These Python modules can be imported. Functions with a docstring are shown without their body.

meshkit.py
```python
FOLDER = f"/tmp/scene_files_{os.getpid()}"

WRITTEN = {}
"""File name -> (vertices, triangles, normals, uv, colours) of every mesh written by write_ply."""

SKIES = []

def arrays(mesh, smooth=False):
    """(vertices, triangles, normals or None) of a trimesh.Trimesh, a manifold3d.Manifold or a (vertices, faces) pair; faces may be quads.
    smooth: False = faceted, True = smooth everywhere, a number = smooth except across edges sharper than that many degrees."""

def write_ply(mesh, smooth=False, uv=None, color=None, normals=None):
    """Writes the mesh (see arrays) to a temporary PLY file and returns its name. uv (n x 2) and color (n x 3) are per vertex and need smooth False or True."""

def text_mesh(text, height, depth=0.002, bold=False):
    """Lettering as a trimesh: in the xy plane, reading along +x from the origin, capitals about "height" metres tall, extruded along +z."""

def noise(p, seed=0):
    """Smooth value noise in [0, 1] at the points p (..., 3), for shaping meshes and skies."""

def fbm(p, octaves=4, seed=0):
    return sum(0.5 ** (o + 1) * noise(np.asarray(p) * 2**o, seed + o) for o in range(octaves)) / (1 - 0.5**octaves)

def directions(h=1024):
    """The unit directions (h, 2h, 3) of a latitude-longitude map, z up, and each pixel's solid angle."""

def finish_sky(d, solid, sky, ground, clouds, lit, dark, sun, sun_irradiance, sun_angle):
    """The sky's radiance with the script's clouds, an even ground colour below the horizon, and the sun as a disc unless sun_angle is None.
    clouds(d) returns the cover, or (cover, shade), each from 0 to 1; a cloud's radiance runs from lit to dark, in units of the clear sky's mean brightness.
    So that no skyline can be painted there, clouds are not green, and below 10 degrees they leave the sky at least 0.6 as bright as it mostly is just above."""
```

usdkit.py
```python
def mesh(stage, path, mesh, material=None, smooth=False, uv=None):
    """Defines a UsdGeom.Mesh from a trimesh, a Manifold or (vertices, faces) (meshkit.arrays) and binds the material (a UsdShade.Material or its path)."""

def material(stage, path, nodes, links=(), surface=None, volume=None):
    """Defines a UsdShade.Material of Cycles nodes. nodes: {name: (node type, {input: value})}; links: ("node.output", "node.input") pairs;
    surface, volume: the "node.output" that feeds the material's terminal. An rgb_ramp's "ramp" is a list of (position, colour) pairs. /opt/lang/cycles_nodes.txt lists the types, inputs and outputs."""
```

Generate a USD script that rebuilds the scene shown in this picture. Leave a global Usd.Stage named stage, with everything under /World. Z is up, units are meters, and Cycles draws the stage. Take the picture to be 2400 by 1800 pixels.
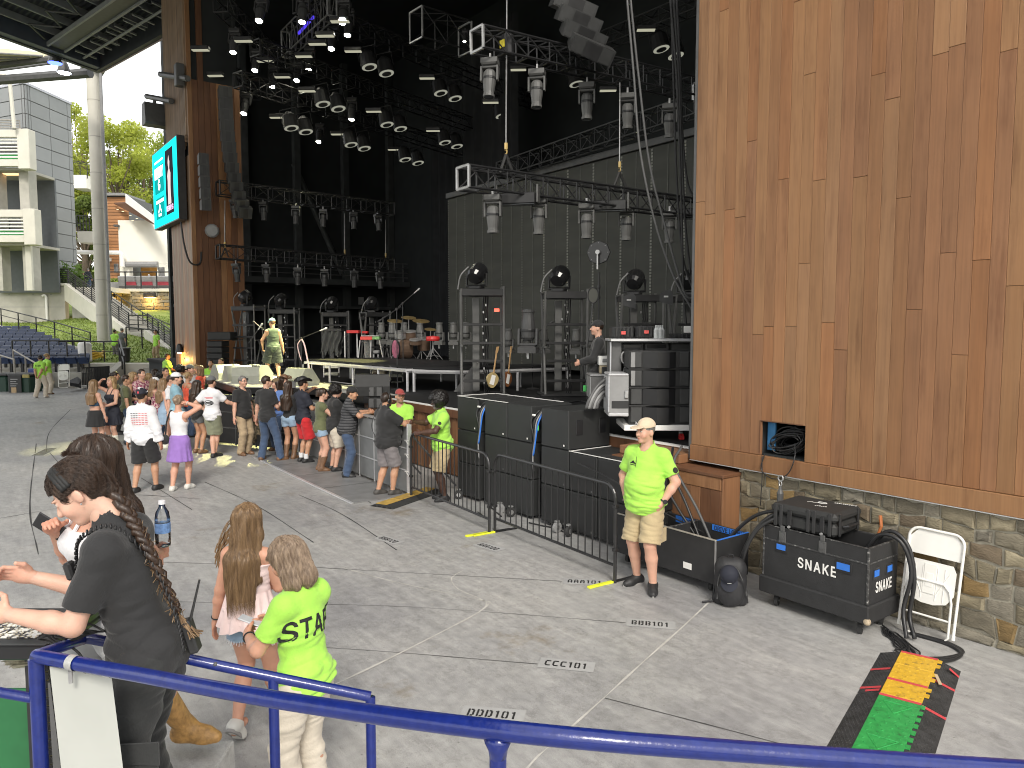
import math,random
import numpy as np,trimesh,usdkit,meshkit
from pxr import Usd,UsdGeom,UsdLux,UsdShade,Gf,Sdf,Vt
from scipy.spatial import ConvexHull
stage=Usd.Stage.CreateInMemory()
UsdGeom.SetStageUpAxis(stage,'Z');UsdGeom.SetStageMetersPerUnit(stage,1.0)
UsdGeom.Xform.Define(stage,'/World');UsdGeom.Scope.Define(stage,'/World/Looks')
RNG=np.random.default_rng(7)
# ---------------------------------------------------------------- camera (survey of the photograph: 2400 x 1800, f = 1765 px)
FPX,HORIZON,EYE,YAW=1765.,765.,2.9,math.radians(36.6)
PITCH=math.atan((900-HORIZON)/FPX)
FW=np.array([-math.cos(YAW),math.sin(YAW),0.]);RT=np.array([math.sin(YAW),math.cos(YAW),0.]);UP=np.array([0,0,1.])
FWD=FW*math.cos(PITCH)-UP*math.sin(PITCH);UPC=FW*math.sin(PITCH)+UP*math.cos(PITCH)
cam=UsdGeom.Camera.Define(stage,'/World/camera')
cam.CreateHorizontalApertureAttr(36.0);cam.CreateVerticalApertureAttr(27.0);cam.CreateFocalLengthAttr(36.0*FPX/2400)
cam.CreateClippingRangeAttr(Gf.Vec2f(0.05,2000.))
cam.AddTransformOp().Set(Gf.Matrix4d(*RT,0,*UPC,0,*(-FWD),0,0,0,EYE,1))
EXPOSURE=1.0
cam.CreateExposureAttr(EXPOSURE)
# ---------------------------------------------------------------- sky and sun (bright hazy afternoon, pavilion roof overhead)
SUN_EL,SUN_AZ=math.radians(40),math.radians(118)  # direction towards the sun, azimuth = atan2(x, y)
sdir=np.array([math.sin(SUN_AZ)*math.cos(SUN_EL),math.cos(SUN_AZ)*math.cos(SUN_EL),math.sin(SUN_EL)])
dome=UsdLux.DomeLight.Define(stage,'/World/sky')
skym=usdkit.material(stage,'/World/Looks/sky_look',{
'tc':('texture_coordinate',{}),'n':('noise_texture',{'scale':2.2,'detail':6.0,'roughness':0.6}),
'r':('rgb_ramp',{'ramp':[(0.30,(0.25,0.25,0.25)),(0.62,(1,1,1))]}),
's':('sky_texture',{'sky_type':'single_scattering','sun_disc':False,'sun_elevation':SUN_EL,'sun_rotation':SUN_AZ,'aerosol_density':2.5}),
'm':('mix',{'color2':(7.5,7.4,7.1)}),'b':('background_shader',{'strength':0.13})},
[('tc.generated','n.vector'),('n.fac','r.fac'),('r.color','m.fac'),('s.color','m.color1'),('m.color','b.color')],surface='b.background')
UsdShade.MaterialBindingAPI.Apply(dome.GetPrim()).Bind(skym)
dome.GetPrim().SetCustomDataByKey('kind','structure')
sun=UsdLux.DistantLight.Define(stage,'/World/sun')
sun.CreateIntensityAttr(0.34);sun.CreateAngleAttr(14.0);sun.CreateNormalizeAttr(True);sun.CreateColorAttr(Gf.Vec3f(1,.95,.86))
zz=sdir;xx=np.cross([0,0,1.],zz);xx/=np.linalg.norm(xx);yy=np.cross(zz,xx)
sun.AddTransformOp().Set(Gf.Matrix4d(*xx,0,*yy,0,*zz,0,0,0,0,1))
# ---------------------------------------------------------------- survey helpers: a point of the photograph on a known plane of the place
CAM=np.array([0,0,EYE])
def _ray(x,y):return FWD*FPX+RT*(x-1200)+UPC*(900-y)
def G(x,y,z=0.):
 d=_ray(x,y);return CAM+d*((z-EYE)/d[2])
def PY(x,y,Y):
 d=_ray(x,y);return CAM+d*(Y/d[1])
def PX(x,y,X):
 d=_ray(x,y);return CAM+d*(X/d[0])
def PD(x,y,D):
 d=_ray(x,y);return CAM+d*(D/(d@FW))
def px_of(P):
 P=np.asarray(P,float)-CAM;z=P@FWD
 return 1200+FPX*(P@RT)/z,900-FPX*(P@UPC)/z
 # ---------------------------------------------------------------- scene helpers
ORD=('first','second','third','fourth','fifth','sixth','seventh','eighth','ninth','tenth','eleventh','twelfth')
_used={}
def numbered(parent,name):
 k=parent+'/'+name;n=_used.get(k,-1)+1;_used[k]=n
 return k if n==0 else f'{k}_{n:03d}'
def tag(prim,label=None,cat=None,group=None,kind=None):
 p=prim.GetPrim() if hasattr(prim,'GetPrim') else prim
 for k,v in(('label',label),('category',cat),('group',group),('kind',kind)):
  if v:p.SetCustomDataByKey(k,v)
 return p
def xf(loc=(0,0,0),rz=0.,scale=1.,R=None):
 """4x4 numpy matrix (column vectors)."""
 m=np.eye(4)
 if R is None:
  c,s=math.cos(rz),math.sin(rz);R=np.array([[c,-s,0],[s,c,0],[0,0,1.]])
 m[:3,:3]=R*scale;m[:3,3]=loc
 return m
def setm(x,m):x.ClearXformOpOrder();x.AddTransformOp().Set(Gf.Matrix4d(*[float(v) for v in m.T.ravel()]))
def thing(name,label=None,cat=None,loc=(0,0,0),rz=0.,group=None,kind=None,m=None):
 p=numbered('/World',name);x=UsdGeom.Xform.Define(stage,p);setm(x,xf(loc,rz) if m is None else m)
 tag(x,label,cat,group,kind);return p
def mesh_of(path,mesh,mat,smooth=False,color=None):
 if isinstance(mesh,list):mesh=cat_(mesh)
 if hasattr(mesh,'vertices') and color is None and smooth is False:
  o=usdkit.mesh(stage,path,mesh,mat)
 else:
  o=usdkit.mesh(stage,path,mesh,mat,smooth=smooth)
 if color is not None:
  UsdGeom.PrimvarsAPI(o).CreatePrimvar('tint',Sdf.ValueTypeNames.Color3fArray,'vertex').Set(Vt.Vec3fArray.FromNumpy(np.asarray(color,np.float32)))
 return o
def part(parent,name,mesh,mat,smooth=False,label=None,color=None,kind=None):
 p=numbered(parent,name);o=mesh_of(p,mesh,mat,smooth,color);tag(o,label,kind=kind);return p
def solo(name,label,cat,mesh,mat,smooth=False,group=None,kind=None):
 """A thing that is a single mesh."""
 p=numbered('/World',name);o=mesh_of(p,mesh,mat,smooth);tag(o,label,cat,group,kind);return p
def dup(src,loc,rz=0.,label=None,group=None,scale=1.,m=None):
 base=src.rsplit('/',1)[1]
 if base[-4:-3]=='_' and base[-3:].isdigit():base=base[:-4]
 p=numbered('/World',base);x=UsdGeom.Xform.Define(stage,p);x.GetPrim().GetReferences().AddInternalReference(src)
 setm(x,xf(loc,rz,scale) if m is None else m);x.GetPrim().SetInstanceable(True)
 was=stage.GetPrimAtPath(src).GetCustomData();tag(x,label or was.get('label'),was.get('category'),group or was.get('group'))
 return p
 # ---------------------------------------------------------------- meshes
def cat_(ms):
 v,f,n=[],[],0
 for m in ms:
  mv,mf=(m.vertices,m.faces) if hasattr(m,'vertices') else m
  v.append(np.asarray(mv));f.append(np.asarray(mf)+n);n+=len(mv)
 return trimesh.Trimesh(np.vstack(v),np.vstack(f),process=False)
def hullm(pts):
 pts=np.asarray(pts,float);h=ConvexHull(pts);f=h.simplices.copy();c=pts[h.vertices].mean(0)
 a,b,d=pts[f[:,0]],pts[f[:,1]],pts[f[:,2]]
 flip=np.einsum('ij,ij->i',np.cross(b-a,d-a),a-c)<0;f[flip]=f[flip][:,::-1]
 return trimesh.Trimesh(pts,f,process=False)
_BF=np.array([[0,2,3],[0,3,1],[4,5,7],[4,7,6],[0,1,5],[0,5,4],[2,6,7],[2,7,3],[0,4,6],[0,6,2],[1,3,7],[1,7,5]])
def box(lo,hi,b=0.):
 """Axis-aligned box from corner to corner, chamfered by b."""
 lo,hi=np.minimum(lo,hi).astype(float),np.maximum(lo,hi).astype(float)
 if b<=0:
  v=np.array([[(lo,hi)[i][0],(lo,hi)[j][1],(lo,hi)[k][2]] for i in(0,1) for j in(0,1) for k in(0,1)])
  return trimesh.Trimesh(v,_BF[:,::-1],process=False) if False else trimesh.Trimesh(v,_BOXF,process=False)
 b=min(b,0.45*(hi-lo).min())
 v=[[(lo[0]+(b if a!=0 else 0),hi[0]-(b if a!=0 else 0))[i],(lo[1]+(b if a!=1 else 0),hi[1]-(b if a!=1 else 0))[j],(lo[2]+(b if a!=2 else 0),hi[2]-(b if a!=2 else 0))[k]]
 for i in(0,1) for j in(0,1) for k in(0,1) for a in(0,1,2)]
 return hullm(v)
_BOXF=np.array([[0,1,3],[0,3,2],[4,6,7],[4,7,5],[0,4,5],[0,5,1],[2,3,7],[2,7,6],[0,2,6],[0,6,4],[1,5,7],[1,7,3]])
def cbox(c,s,b=0.):c,s=np.asarray(c,float),np.asarray(s,float)/2;return box(c-s,c+s,b)
def moved(m,loc=(0,0,0),rz=0.,R=None,scale=1.):
 M=xf(loc,rz,scale,R);return trimesh.Trimesh(np.asarray(m.vertices)@M[:3,:3].T+M[:3,3],m.faces,process=False)
def rot(axis,a):
 return trimesh.transformations.rotation_matrix(a,axis)[:3,:3]
def frame_to(d):
 """Rotation whose z column is d."""
 d=np.asarray(d,float)/np.linalg.norm(d);u=np.array([0,0,1.]) if abs(d[2])<.9 else np.array([0,1.,0])
 x=np.cross(u,d);x/=np.linalg.norm(x);return np.stack([x,np.cross(d,x),d],1)
def tube(pts,r,n=8,closed=False,caps=True):
 """Round bar along a polyline; r a number or one per point."""
 P=np.asarray(pts,float);k=len(P);rr=np.broadcast_to(np.asarray(r,float),(k,))
 T=np.zeros_like(P)
 if closed:T=np.roll(P,-1,0)-np.roll(P,1,0)
 else:T[1:-1]=P[2:]-P[:-2];T[0]=P[1]-P[0];T[-1]=P[-1]-P[-2]
 T/=np.maximum(np.linalg.norm(T,axis=1,keepdims=True),1e-9)
 u=np.cross(T[0],[0.13,0.31,0.94]);u/=np.linalg.norm(u);V=[]
 a=np.arange(n)*2*math.pi/n
 for i in range(k):
  u=u-T[i]*(u@T[i]);u/=max(np.linalg.norm(u),1e-9);w=np.cross(T[i],u)
  V.append(P[i]+rr[i]*(np.cos(a)[:,None]*u+np.sin(a)[:,None]*w))
 V=np.vstack(V);F=[];K=k if closed else k-1
 i=np.arange(K)[:,None]*n;j=np.arange(n)[None];i2=((np.arange(K)[:,None]+1)%k)*n;j2=(j+1)%n
 A,B,C,D=(i+j).ravel(),(i+j2).ravel(),(i2+j2).ravel(),(i2+j).ravel()
 F=np.vstack([np.stack([A,B,C],1),np.stack([A,C,D],1)])
 if caps and not closed:
  e=(k-1)*n
  F=np.vstack([F,[[0,q+1,q] for q in range(1,n-1)],[[e,e+q,e+q+1] for q in range(1,n-1)]])
 return trimesh.Trimesh(V,F,process=False)
def cyl(a,b,r,n=12,r2=None):return tube([a,b],[r,r if r2 is None else r2],n)
def lathe(prof,n=20,loc=(0,0,0),R=None):
 """Surface of revolution of (radius, height) pairs about z."""
 P=np.asarray(prof,float);a=np.arange(n)*2*math.pi/n;k=len(P)
 V=np.stack([P[:,0][:,None]*np.cos(a),P[:,0][:,None]*np.sin(a),np.repeat(P[:,1][:,None],n,1)],-1).reshape(-1,3)
 i=np.arange(k-1)[:,None]*n;j=np.arange(n)[None];j2=(j+1)%n
 A,B,C,D=(i+j).ravel(),(i+j2).ravel(),(i+n+j2).ravel(),(i+n+j).ravel()
 F=np.vstack([np.stack([A,B,C],1),np.stack([A,C,D],1)])
 if P[0,0]>1e-6:F=np.vstack([F,[[0,q+1,q] for q in range(1,n-1)]])
 if P[-1,0]>1e-6:e=(k-1)*n;F=np.vstack([F,[[e,e+q,e+q+1] for q in range(1,n-1)]])
 m=trimesh.Trimesh(V,F,process=False);return moved(m,loc,R=R)
def plate(poly,t,R=None,loc=(0,0,0)):
 """Extruded polygon (xy outline, thickness t along z), then rotated and moved."""
 from shapely.geometry import Polygon
 p=poly if hasattr(poly,'geom_type') else Polygon(poly)
 m=trimesh.creation.extrude_polygon(p,t,engine='earcut');return moved(m,loc,R=R)
def curve(pts,n=24):
 """Catmull-Rom through the points."""
 P=np.asarray(pts,float);P=np.vstack([2*P[0]-P[1],P,2*P[-1]-P[-2]]);out=[]
 m=len(P)-3;per=max(2,n//m)
 for i in range(m):
  t=np.linspace(0,1,per,endpoint=(i==m-1))[:,None];a,b,c,d=P[i:i+4]
  out.append(.5*(2*b+(c-a)*t+(2*a-5*b+4*c-d)*t**2+(3*b-a-3*c+d)*t**3))
 return np.vstack(out)
def sag(a,b,drop,n=10):
 t=np.linspace(0,1,n)[:,None];return np.asarray(a)*(1-t)+np.asarray(b)*t-np.array([0,0,1.])*drop*4*t*(1-t)
WALLR=np.array([[1.,0,0],[0,0,-1.],[0,1.,0]])  # text in the xz plane, facing -y
# ---------------------------------------------------------------- materials
_mats={}
def mat(name,col,rough=.6,var=.18,scale=4.,bump=0.,bscale=60.,metal=0.,spec=.5,stretch=None,detail=4.,rnd=0.,coat=0.,tint=False,col2=None,ramp=None,coords='object',sheen=0.,sub=0.,extra=None):
 if name in _mats:return _mats[name]
 col=np.array(col,float);c2=np.array(col2,float) if col2 is not None else col*(1-var);c1=col*(1+.6*var) if col2 is None else col
 N={'tc':('texture_coordinate',{}),'geo':('geometry',{}),'map':('mapping',{'scale':tuple(stretch) if stretch else(1,1,1)}),
 'n':('noise_texture',{'scale':scale,'detail':detail,'roughness':.6}),
 'r':('rgb_ramp',{'ramp':ramp or[(.3,tuple(c2)),(.7,tuple(c1))]}),
 'p':('principled_bsdf',{'roughness':rough,'metallic':metal,'specular_ior_level':spec,'coat_weight':coat,'sheen_weight':sheen})}
 src='geo.position' if coords=='world' else 'tc.object'
 L=[(src,'map.vector'),('map.vector','n.vector'),('n.fac','r.fac')]
 out='r.color'
 if rnd:
  N['oi']=('object_info',{});N['mr']=('map_range',{'from_min':0.,'from_max':1.,'to_min':1-rnd,'to_max':1+rnd});N['hs']=('hsv',{})
  L+=[('oi.random','mr.value'),('mr.result','hs.value'),(out,'hs.color')];out='hs.color'
  N['of']=('mix',{'mix_type':'add','fac':1.});N['om']=('math',{'math_type':'multiply','value2':37.})
  N['cx']=('combine_xyz',{});L[1]=('of.color','n.vector')
  L+=[('map.vector','of.color1'),('oi.random','om.value1'),('om.value','cx.x'),('om.value','cx.y'),('om.value','cx.z'),('cx.vector','of.color2')]
 if tint:
  N['at']=('attribute',{'attribute':'tint'});N['mu']=('mix',{'mix_type':'multiply','fac':1.});L+=[('at.color','mu.color1'),(out,'mu.color2')];out='mu.color'
 if extra:
  out=extra(N,L,out)
 L.append((out,'p.base_color'))
 if sub:N['p'][1]['subsurface_weight']=sub;N['p'][1]['subsurface_scale']=.01
 if bump:
  N['n2']=('noise_texture',{'scale':bscale,'detail':3.});N['bp']=('bump',{'strength':min(1.,bump),'distance':.01})
  L+=[(L[1][0],'n2.vector'),('n2.fac','bp.height'),('bp.normal','p.normal')]
 m=usdkit.material(stage,'/World/Looks/'+name,N,L,surface='p.BSDF');_mats[name]=m;return m
def lamp_mat(name,col,strength):
 if name in _mats:return _mats[name]
 m=usdkit.material(stage,'/World/Looks/'+name,{'e':('emission',{'color':col,'strength':strength})},[],surface='e.emission');_mats[name]=m;return m
 # ================================================================ materials of the place
def concrete_extra(N,L,out):
# wide pale and dark blotches, streaks and brownish stains on trowelled concrete
 N['nb']=('noise_texture',{'scale':.35,'detail':5.,'roughness':.65});N['rb']=('rgb_ramp',{'ramp':[(.3,(.66,.66,.69)),(.5,(.95,.95,.95)),(.7,(1.12,1.11,1.08))]})
 N['ns']=('noise_texture',{'scale':.8,'detail':6.,'roughness':.7});N['rs']=('rgb_ramp',{'ramp':[(.60,(1,1,1)),(.72,(.72,.62,.48))]})
 N['mp2']=('mapping',{'scale':(.9,5.,1),'rotation':(0,0,.35)});N['nk']=('noise_texture',{'scale':1.6,'detail':5.,'roughness':.7});N['rk']=('rgb_ramp',{'ramp':[(.32,(.82,.82,.82)),(.55,(1,1,1)),(.74,(1.2,1.2,1.18))]})
 for a,b in(('m1','rb'),('m2','rs'),('m3','rk')):N[a]=('mix',{'mix_type':'multiply','fac':1.})
 L+=[('geo.position','nb.vector'),('nb.fac','rb.fac'),('geo.position','ns.vector'),('ns.fac','rs.fac'),('geo.position','mp2.vector'),('mp2.vector','nk.vector'),('nk.fac','rk.fac'),
 (out,'m1.color1'),('rb.color','m1.color2'),('m1.color','m2.color1'),('rs.color','m2.color2'),('m2.color','m3.color1'),('rk.color','m3.color2')]
 N['vo']=('voronoi_texture',{'scale':7.});N['rz']=('rgb_ramp',{'ramp':[(.035,(.45,.44,.42)),(.06,(1,1,1))]});N['na']=('noise_texture',{'scale':160.,'detail':2.});N['ra']=('rgb_ramp',{'ramp':[(.32,(.86,.86,.85)),(.68,(1.1,1.1,1.1))]});N['m4']=('mix',{'mix_type':'multiply','fac':.75});N['m5']=('mix',{'mix_type':'multiply','fac':1.})
 N['nc']=('noise_texture',{'scale':1.1,'detail':7.,'roughness':.75});N['rc']=('rgb_ramp',{'ramp':[(.485,(1,1,1)),(.499,(.70,.69,.67)),(.513,(1,1,1))]});N['m6']=('mix',{'mix_type':'multiply','fac':.55})
 L+=[('geo.position','vo.vector'),('vo.distance','rz.fac'),('geo.position','na.vector'),('na.fac','ra.fac'),('m3.color','m4.color1'),('rz.color','m4.color2'),('m4.color','m5.color1'),('ra.color','m5.color2'),('geo.position','nc.vector'),('nc.fac','rc.fac'),('m5.color','m6.color1'),('rc.color','m6.color2')]
 return 'm6.color'
M_FLOOR=mat('floor_concrete',(.38,.376,.37),.5,.16,9.,.35,90.,spec=.45,coords='world',extra=concrete_extra)
M_CONC=mat('wall_concrete',(.40,.385,.34),.85,.16,1.3,.3,30.,coords='world')
M_CONCW=mat('pale_concrete',(.58,.56,.49),.8,.08,1.,.2,30.,coords='world')
M_JOINT=mat('joint_dark',(.05,.05,.05),.9,.3,10.,coords='world')
M_CAULK=mat('joint_caulk',(.50,.485,.45),.8,.25,6.,coords='world')
M_BLACKWALL=mat('black_wall',(.018,.021,.022),.8,.3,1.,coords='world')
M_DECK=mat('deck_black',(.014,.014,.015),.7,.3,2.,.2,40.,spec=.25,coords='world')
M_BLACK=mat('black_paint',(.022,.022,.023),.45,.3,6.)
M_BLACKTEX=mat('black_textured',(.022,.0225,.0225),.6,.18,8.,.25,300.)
M_BLACKGLOSS=mat('black_gloss',(.015,.015,.016),.25,.2,5.)
M_DGREY=mat('dark_grey',(.085,.085,.085),.5,.2,6.)
M_GREY=mat('mid_grey',(.25,.25,.25),.5,.15,5.)
M_STEEL=mat('bare_steel',(.42,.42,.42),.38,.2,8.,metal=.7)
M_ALU=mat('brushed_aluminium',(.62,.62,.63),.35,.12,4.,metal=.55,stretch=(1,1,12))
M_WHITE=mat('white_paint',(.78,.77,.74),.45,.06,3.)
M_RUBBER=mat('black_rubber',(.028,.028,.028),.75,.3,9.)
M_CABLE=mat('cable_black',(.018,.018,.019),.4,.2,6.)
M_RED=mat('red_plastic',(.55,.03,.03),.4,.2,5.)
M_BLUETAPE=mat('blue_tape',(.03,.17,.62),.55,.15,8.)
M_YELLOWTAPE=mat('yellow_tape',(.75,.80,.04),.5,.15,8.)
M_LED=mat('led_wall_cloth',(.062,.063,.054),.7,.2,.6,coords='world',stretch=(1,1,4))
def wood_extra(N,L,out):
# fine vertical grain, streaky dark figure
 N['mpw']=('mapping',{'scale':(38,38,1.1)});N['nw']=('noise_texture',{'scale':1.0,'detail':5.,'roughness':.6});N['rw']=('rgb_ramp',{'ramp':[(.3,(.84,.82,.80)),(.55,(1,1,1)),(.75,(1.08,1.07,1.04))]})
 N['mpv']=('mapping',{'scale':(5,5,.55)});N['nv']=('noise_texture',{'scale':1.3,'detail':4.,'roughness':.7});N['rv']=('rgb_ramp',{'ramp':[(.28,(.72,.66,.64)),(.46,(1,1,1)),(.8,(1.08,1.04,.98))]})
 N['w1']=('mix',{'mix_type':'multiply','fac':1.});N['w2']=('mix',{'mix_type':'multiply','fac':1.})
 L+=[('of.color','mpw.vector'),('mpw.vector','nw.vector'),('nw.fac','rw.fac'),('of.color','mpv.vector'),('mpv.vector','nv.vector'),('nv.fac','rv.fac'),
 (out,'w1.color1'),('rw.color','w1.color2'),('w1.color','w2.color1'),('rv.color','w2.color2')]
 return 'w2.color'
WOODS=[mat(f'plank_wood_{i}',c,.5,.12,.9,.12,40.,rnd=.11,extra=wood_extra,spec=.35) for i,c in enumerate([(.262,.132,.062),(.275,.145,.068),(.24,.120,.060),(.268,.126,.056),(.28,.152,.076)])]
M_WOODDARK=mat('wood_old',(.15,.07,.036),.5,.2,1.,.1,40.,rnd=.15,extra=wood_extra,spec=.35)
M_WOODPALE=mat('wood_weathered',(.30,.21,.14),.6,.2,1.,.1,40.,rnd=.2,extra=wood_extra)
STONES=[mat(f'stone_{i}',c,.85,.25,7.,.9,34.,rnd=.22,detail=8.,stretch=(1,1,2.6)) for i,c in enumerate([(.21,.18,.12),(.25,.215,.145),(.165,.145,.105),(.27,.18,.075),(.20,.18,.14),(.155,.12,.08)])]
M_MORTAR=mat('mortar',(.36,.335,.27),.95,.15,9.,.5,60.,coords='world')
M_GRASS=mat('grass_ground',(.10,.165,.03),.9,.5,1.4,.6,30.,coords='world',detail=7.,ramp=[(.30,(.10,.13,.03)),(.52,(.17,.235,.04)),(.72,(.27,.29,.08))])
# ================================================================ ground and floor
gp=numbered('/World','ground');mesh_of(gp,box((-420,-300,-.5),(200,400,-.012)),mat('outer_ground',(.12,.13,.08),.95,.3,.2,coords='world'));tag(stage.GetPrimAtPath(gp),kind='structure')
FLOOR=numbered('/World','floor');tag(UsdGeom.Xform.Define(stage,FLOOR),kind='structure')
part(FLOOR,'concrete_slab',box((-44,-26,-.3),(9,8.3,0.)),M_FLOOR)
def joint(pxs,w,m,z,name,zpx=0.):
 P=np.array([G(x,y) for x,y in pxs]);
 if len(P)>2:P=curve(P,14)
 d=np.gradient(P[:,:2],axis=0);d/=np.linalg.norm(d,axis=1,keepdims=True);n=np.stack([-d[:,1],d[:,0]],1)
 ww=w*(1+.35*RNG.standard_normal(len(P)))[:,None] if len(P)>2 else w
 a=np.c_[P[:,:2]+n*ww/2,np.full(len(P),z)];b=np.c_[P[:,:2]-n*ww/2,np.full(len(P),z)];V=np.vstack([a,b]);k=len(P);i=np.arange(k-1)
 F=np.vstack([np.stack([i,i+k,i+1],1),np.stack([i+1,i+k,i+k+1],1)])
 nn=np.cross(V[F[0,1]]-V[F[0,0]],V[F[0,2]]-V[F[0,0]])
 part(FLOOR,name,trimesh.Trimesh(V,F if nn[2]>0 else F[:,::-1],process=False),m)
for q in([(350,1318),(640,1325),(850,1337),(1318,1363)],[(350,1410),(850,1419),(1100,1432),(1466,1460)],[(560,1508),(850,1524),(1260,1557)],[(560,1640),(880,1660),(1075,1679)],
[(1418,1637),(1700,1710),(2000,1790)]):
 joint(q,.008,M_JOINT,.004,'saw_joint')
for q in([(480,1130),(600,1185),(735,1272)],[(700,1160),(800,1205),(930,1290)],[(330,1120),(450,1195)],[(0,1215),(200,1180),(300,1160),(470,1170)],[(655,1060),(780,1120),(870,1180)]):
 joint(q,.014,M_JOINT,.004,'slab_joint')
for q in([(1228,1810),(1262,1772),(1300,1740),(1425,1628),(1510,1550),(1600,1470),(1680,1395)],[(770,1612),(880,1560),(1000,1500),(1120,1437),(1150,1412)]):
 joint(q,.019,M_CAULK,.0045,'caulked_joint')
for q in([(1120,1437),(1140,1412),(1075,1382),(1058,1355),(1085,1338)],[(800,1330),(870,1350),(960,1372),(1150,1412)],[(115,1060),(165,1110),(170,1070)],[(108,1060),(118,1010),(165,960)],[(85,1040),(70,1180),(90,1300)]):
 joint(q,.015,M_CAULK if q[0][0]>700 else M_JOINT,.004,'crack')
 # floor drain
dr=thing('floor_drain','black slotted drain grate set in the concrete at the edge of the yellow light','drain',m=xf(G(105,1059),math.radians(-20),.62))
part(dr,'frame',[box((-.95,-.24,0),(.95,-.2,.008)),box((-.95,.2,0),(.95,.24,.008)),box((-.95,-.2,0),(-.9,.2,.008)),box((.9,-.2,0),(.95,.2,.008))],M_STEEL)
part(dr,'grate',[box((-.9+i*.15,-.2,.001),(-.82+i*.15,.2,.005)) for i in range(12)],M_BLACK)
# stencilled row marks
M_PATCH=mat('patch_grey',(.37,.37,.365),.7,.12,7.,coords='world');M_INK=mat('stencil_ink',(.02,.02,.02),.7,.5,30.)
def stencil(txt,h,cond=.82):
 m=meshkit.text_mesh(txt,h,.0015,bold=True);v=np.array(m.vertices);v[:,0]*=cond
 return trimesh.Trimesh(v,m.faces,process=False)
def bars(txt,h):
 """Stencil capitals built from straight strokes with bridges."""
 S={'A':[(0,0,.22,.75),(.5,0,.72,.75),(.1,.8,.62,1.),(.26,.32,.46,.48)],'B':[(0,0,.24,1),(.32,.82,.68,1),(.32,.42,.66,.58),(.32,0,.68,.18),(.54,.18,.74,.40),(.54,.6,.74,.82)],
 'C':[(0,.16,.22,.84),(.12,.82,.70,1),(.12,0,.70,.18)],'D':[(0,0,.22,1),(.32,.82,.62,1),(.32,0,.62,.18),(.52,.14,.74,.86)],
 '1':[(.2,0,.42,1),(.05,.78,.2,.92)],'0':[(0,.1,.2,.9),(.5,.1,.7,.9),(.08,.84,.32,1),(.4,.84,.62,1),(.08,0,.32,.16),(.4,0,.62,.16)],'2':[(0,.82,.6,1),(.48,.5,.7,.85),(.0,.4,.6,.56),(0,.1,.2,.45),(0,0,.7,.16)]}
 out,x=[],0.
 for c in txt:
  out+=[box(((x+a)*h,b*h,0),((x+c2)*h,d*h,.0015)) for a,b,c2,d in S[c]];x+=.98 if c not in '1' else .78
 return cat_(out),x*h
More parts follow.
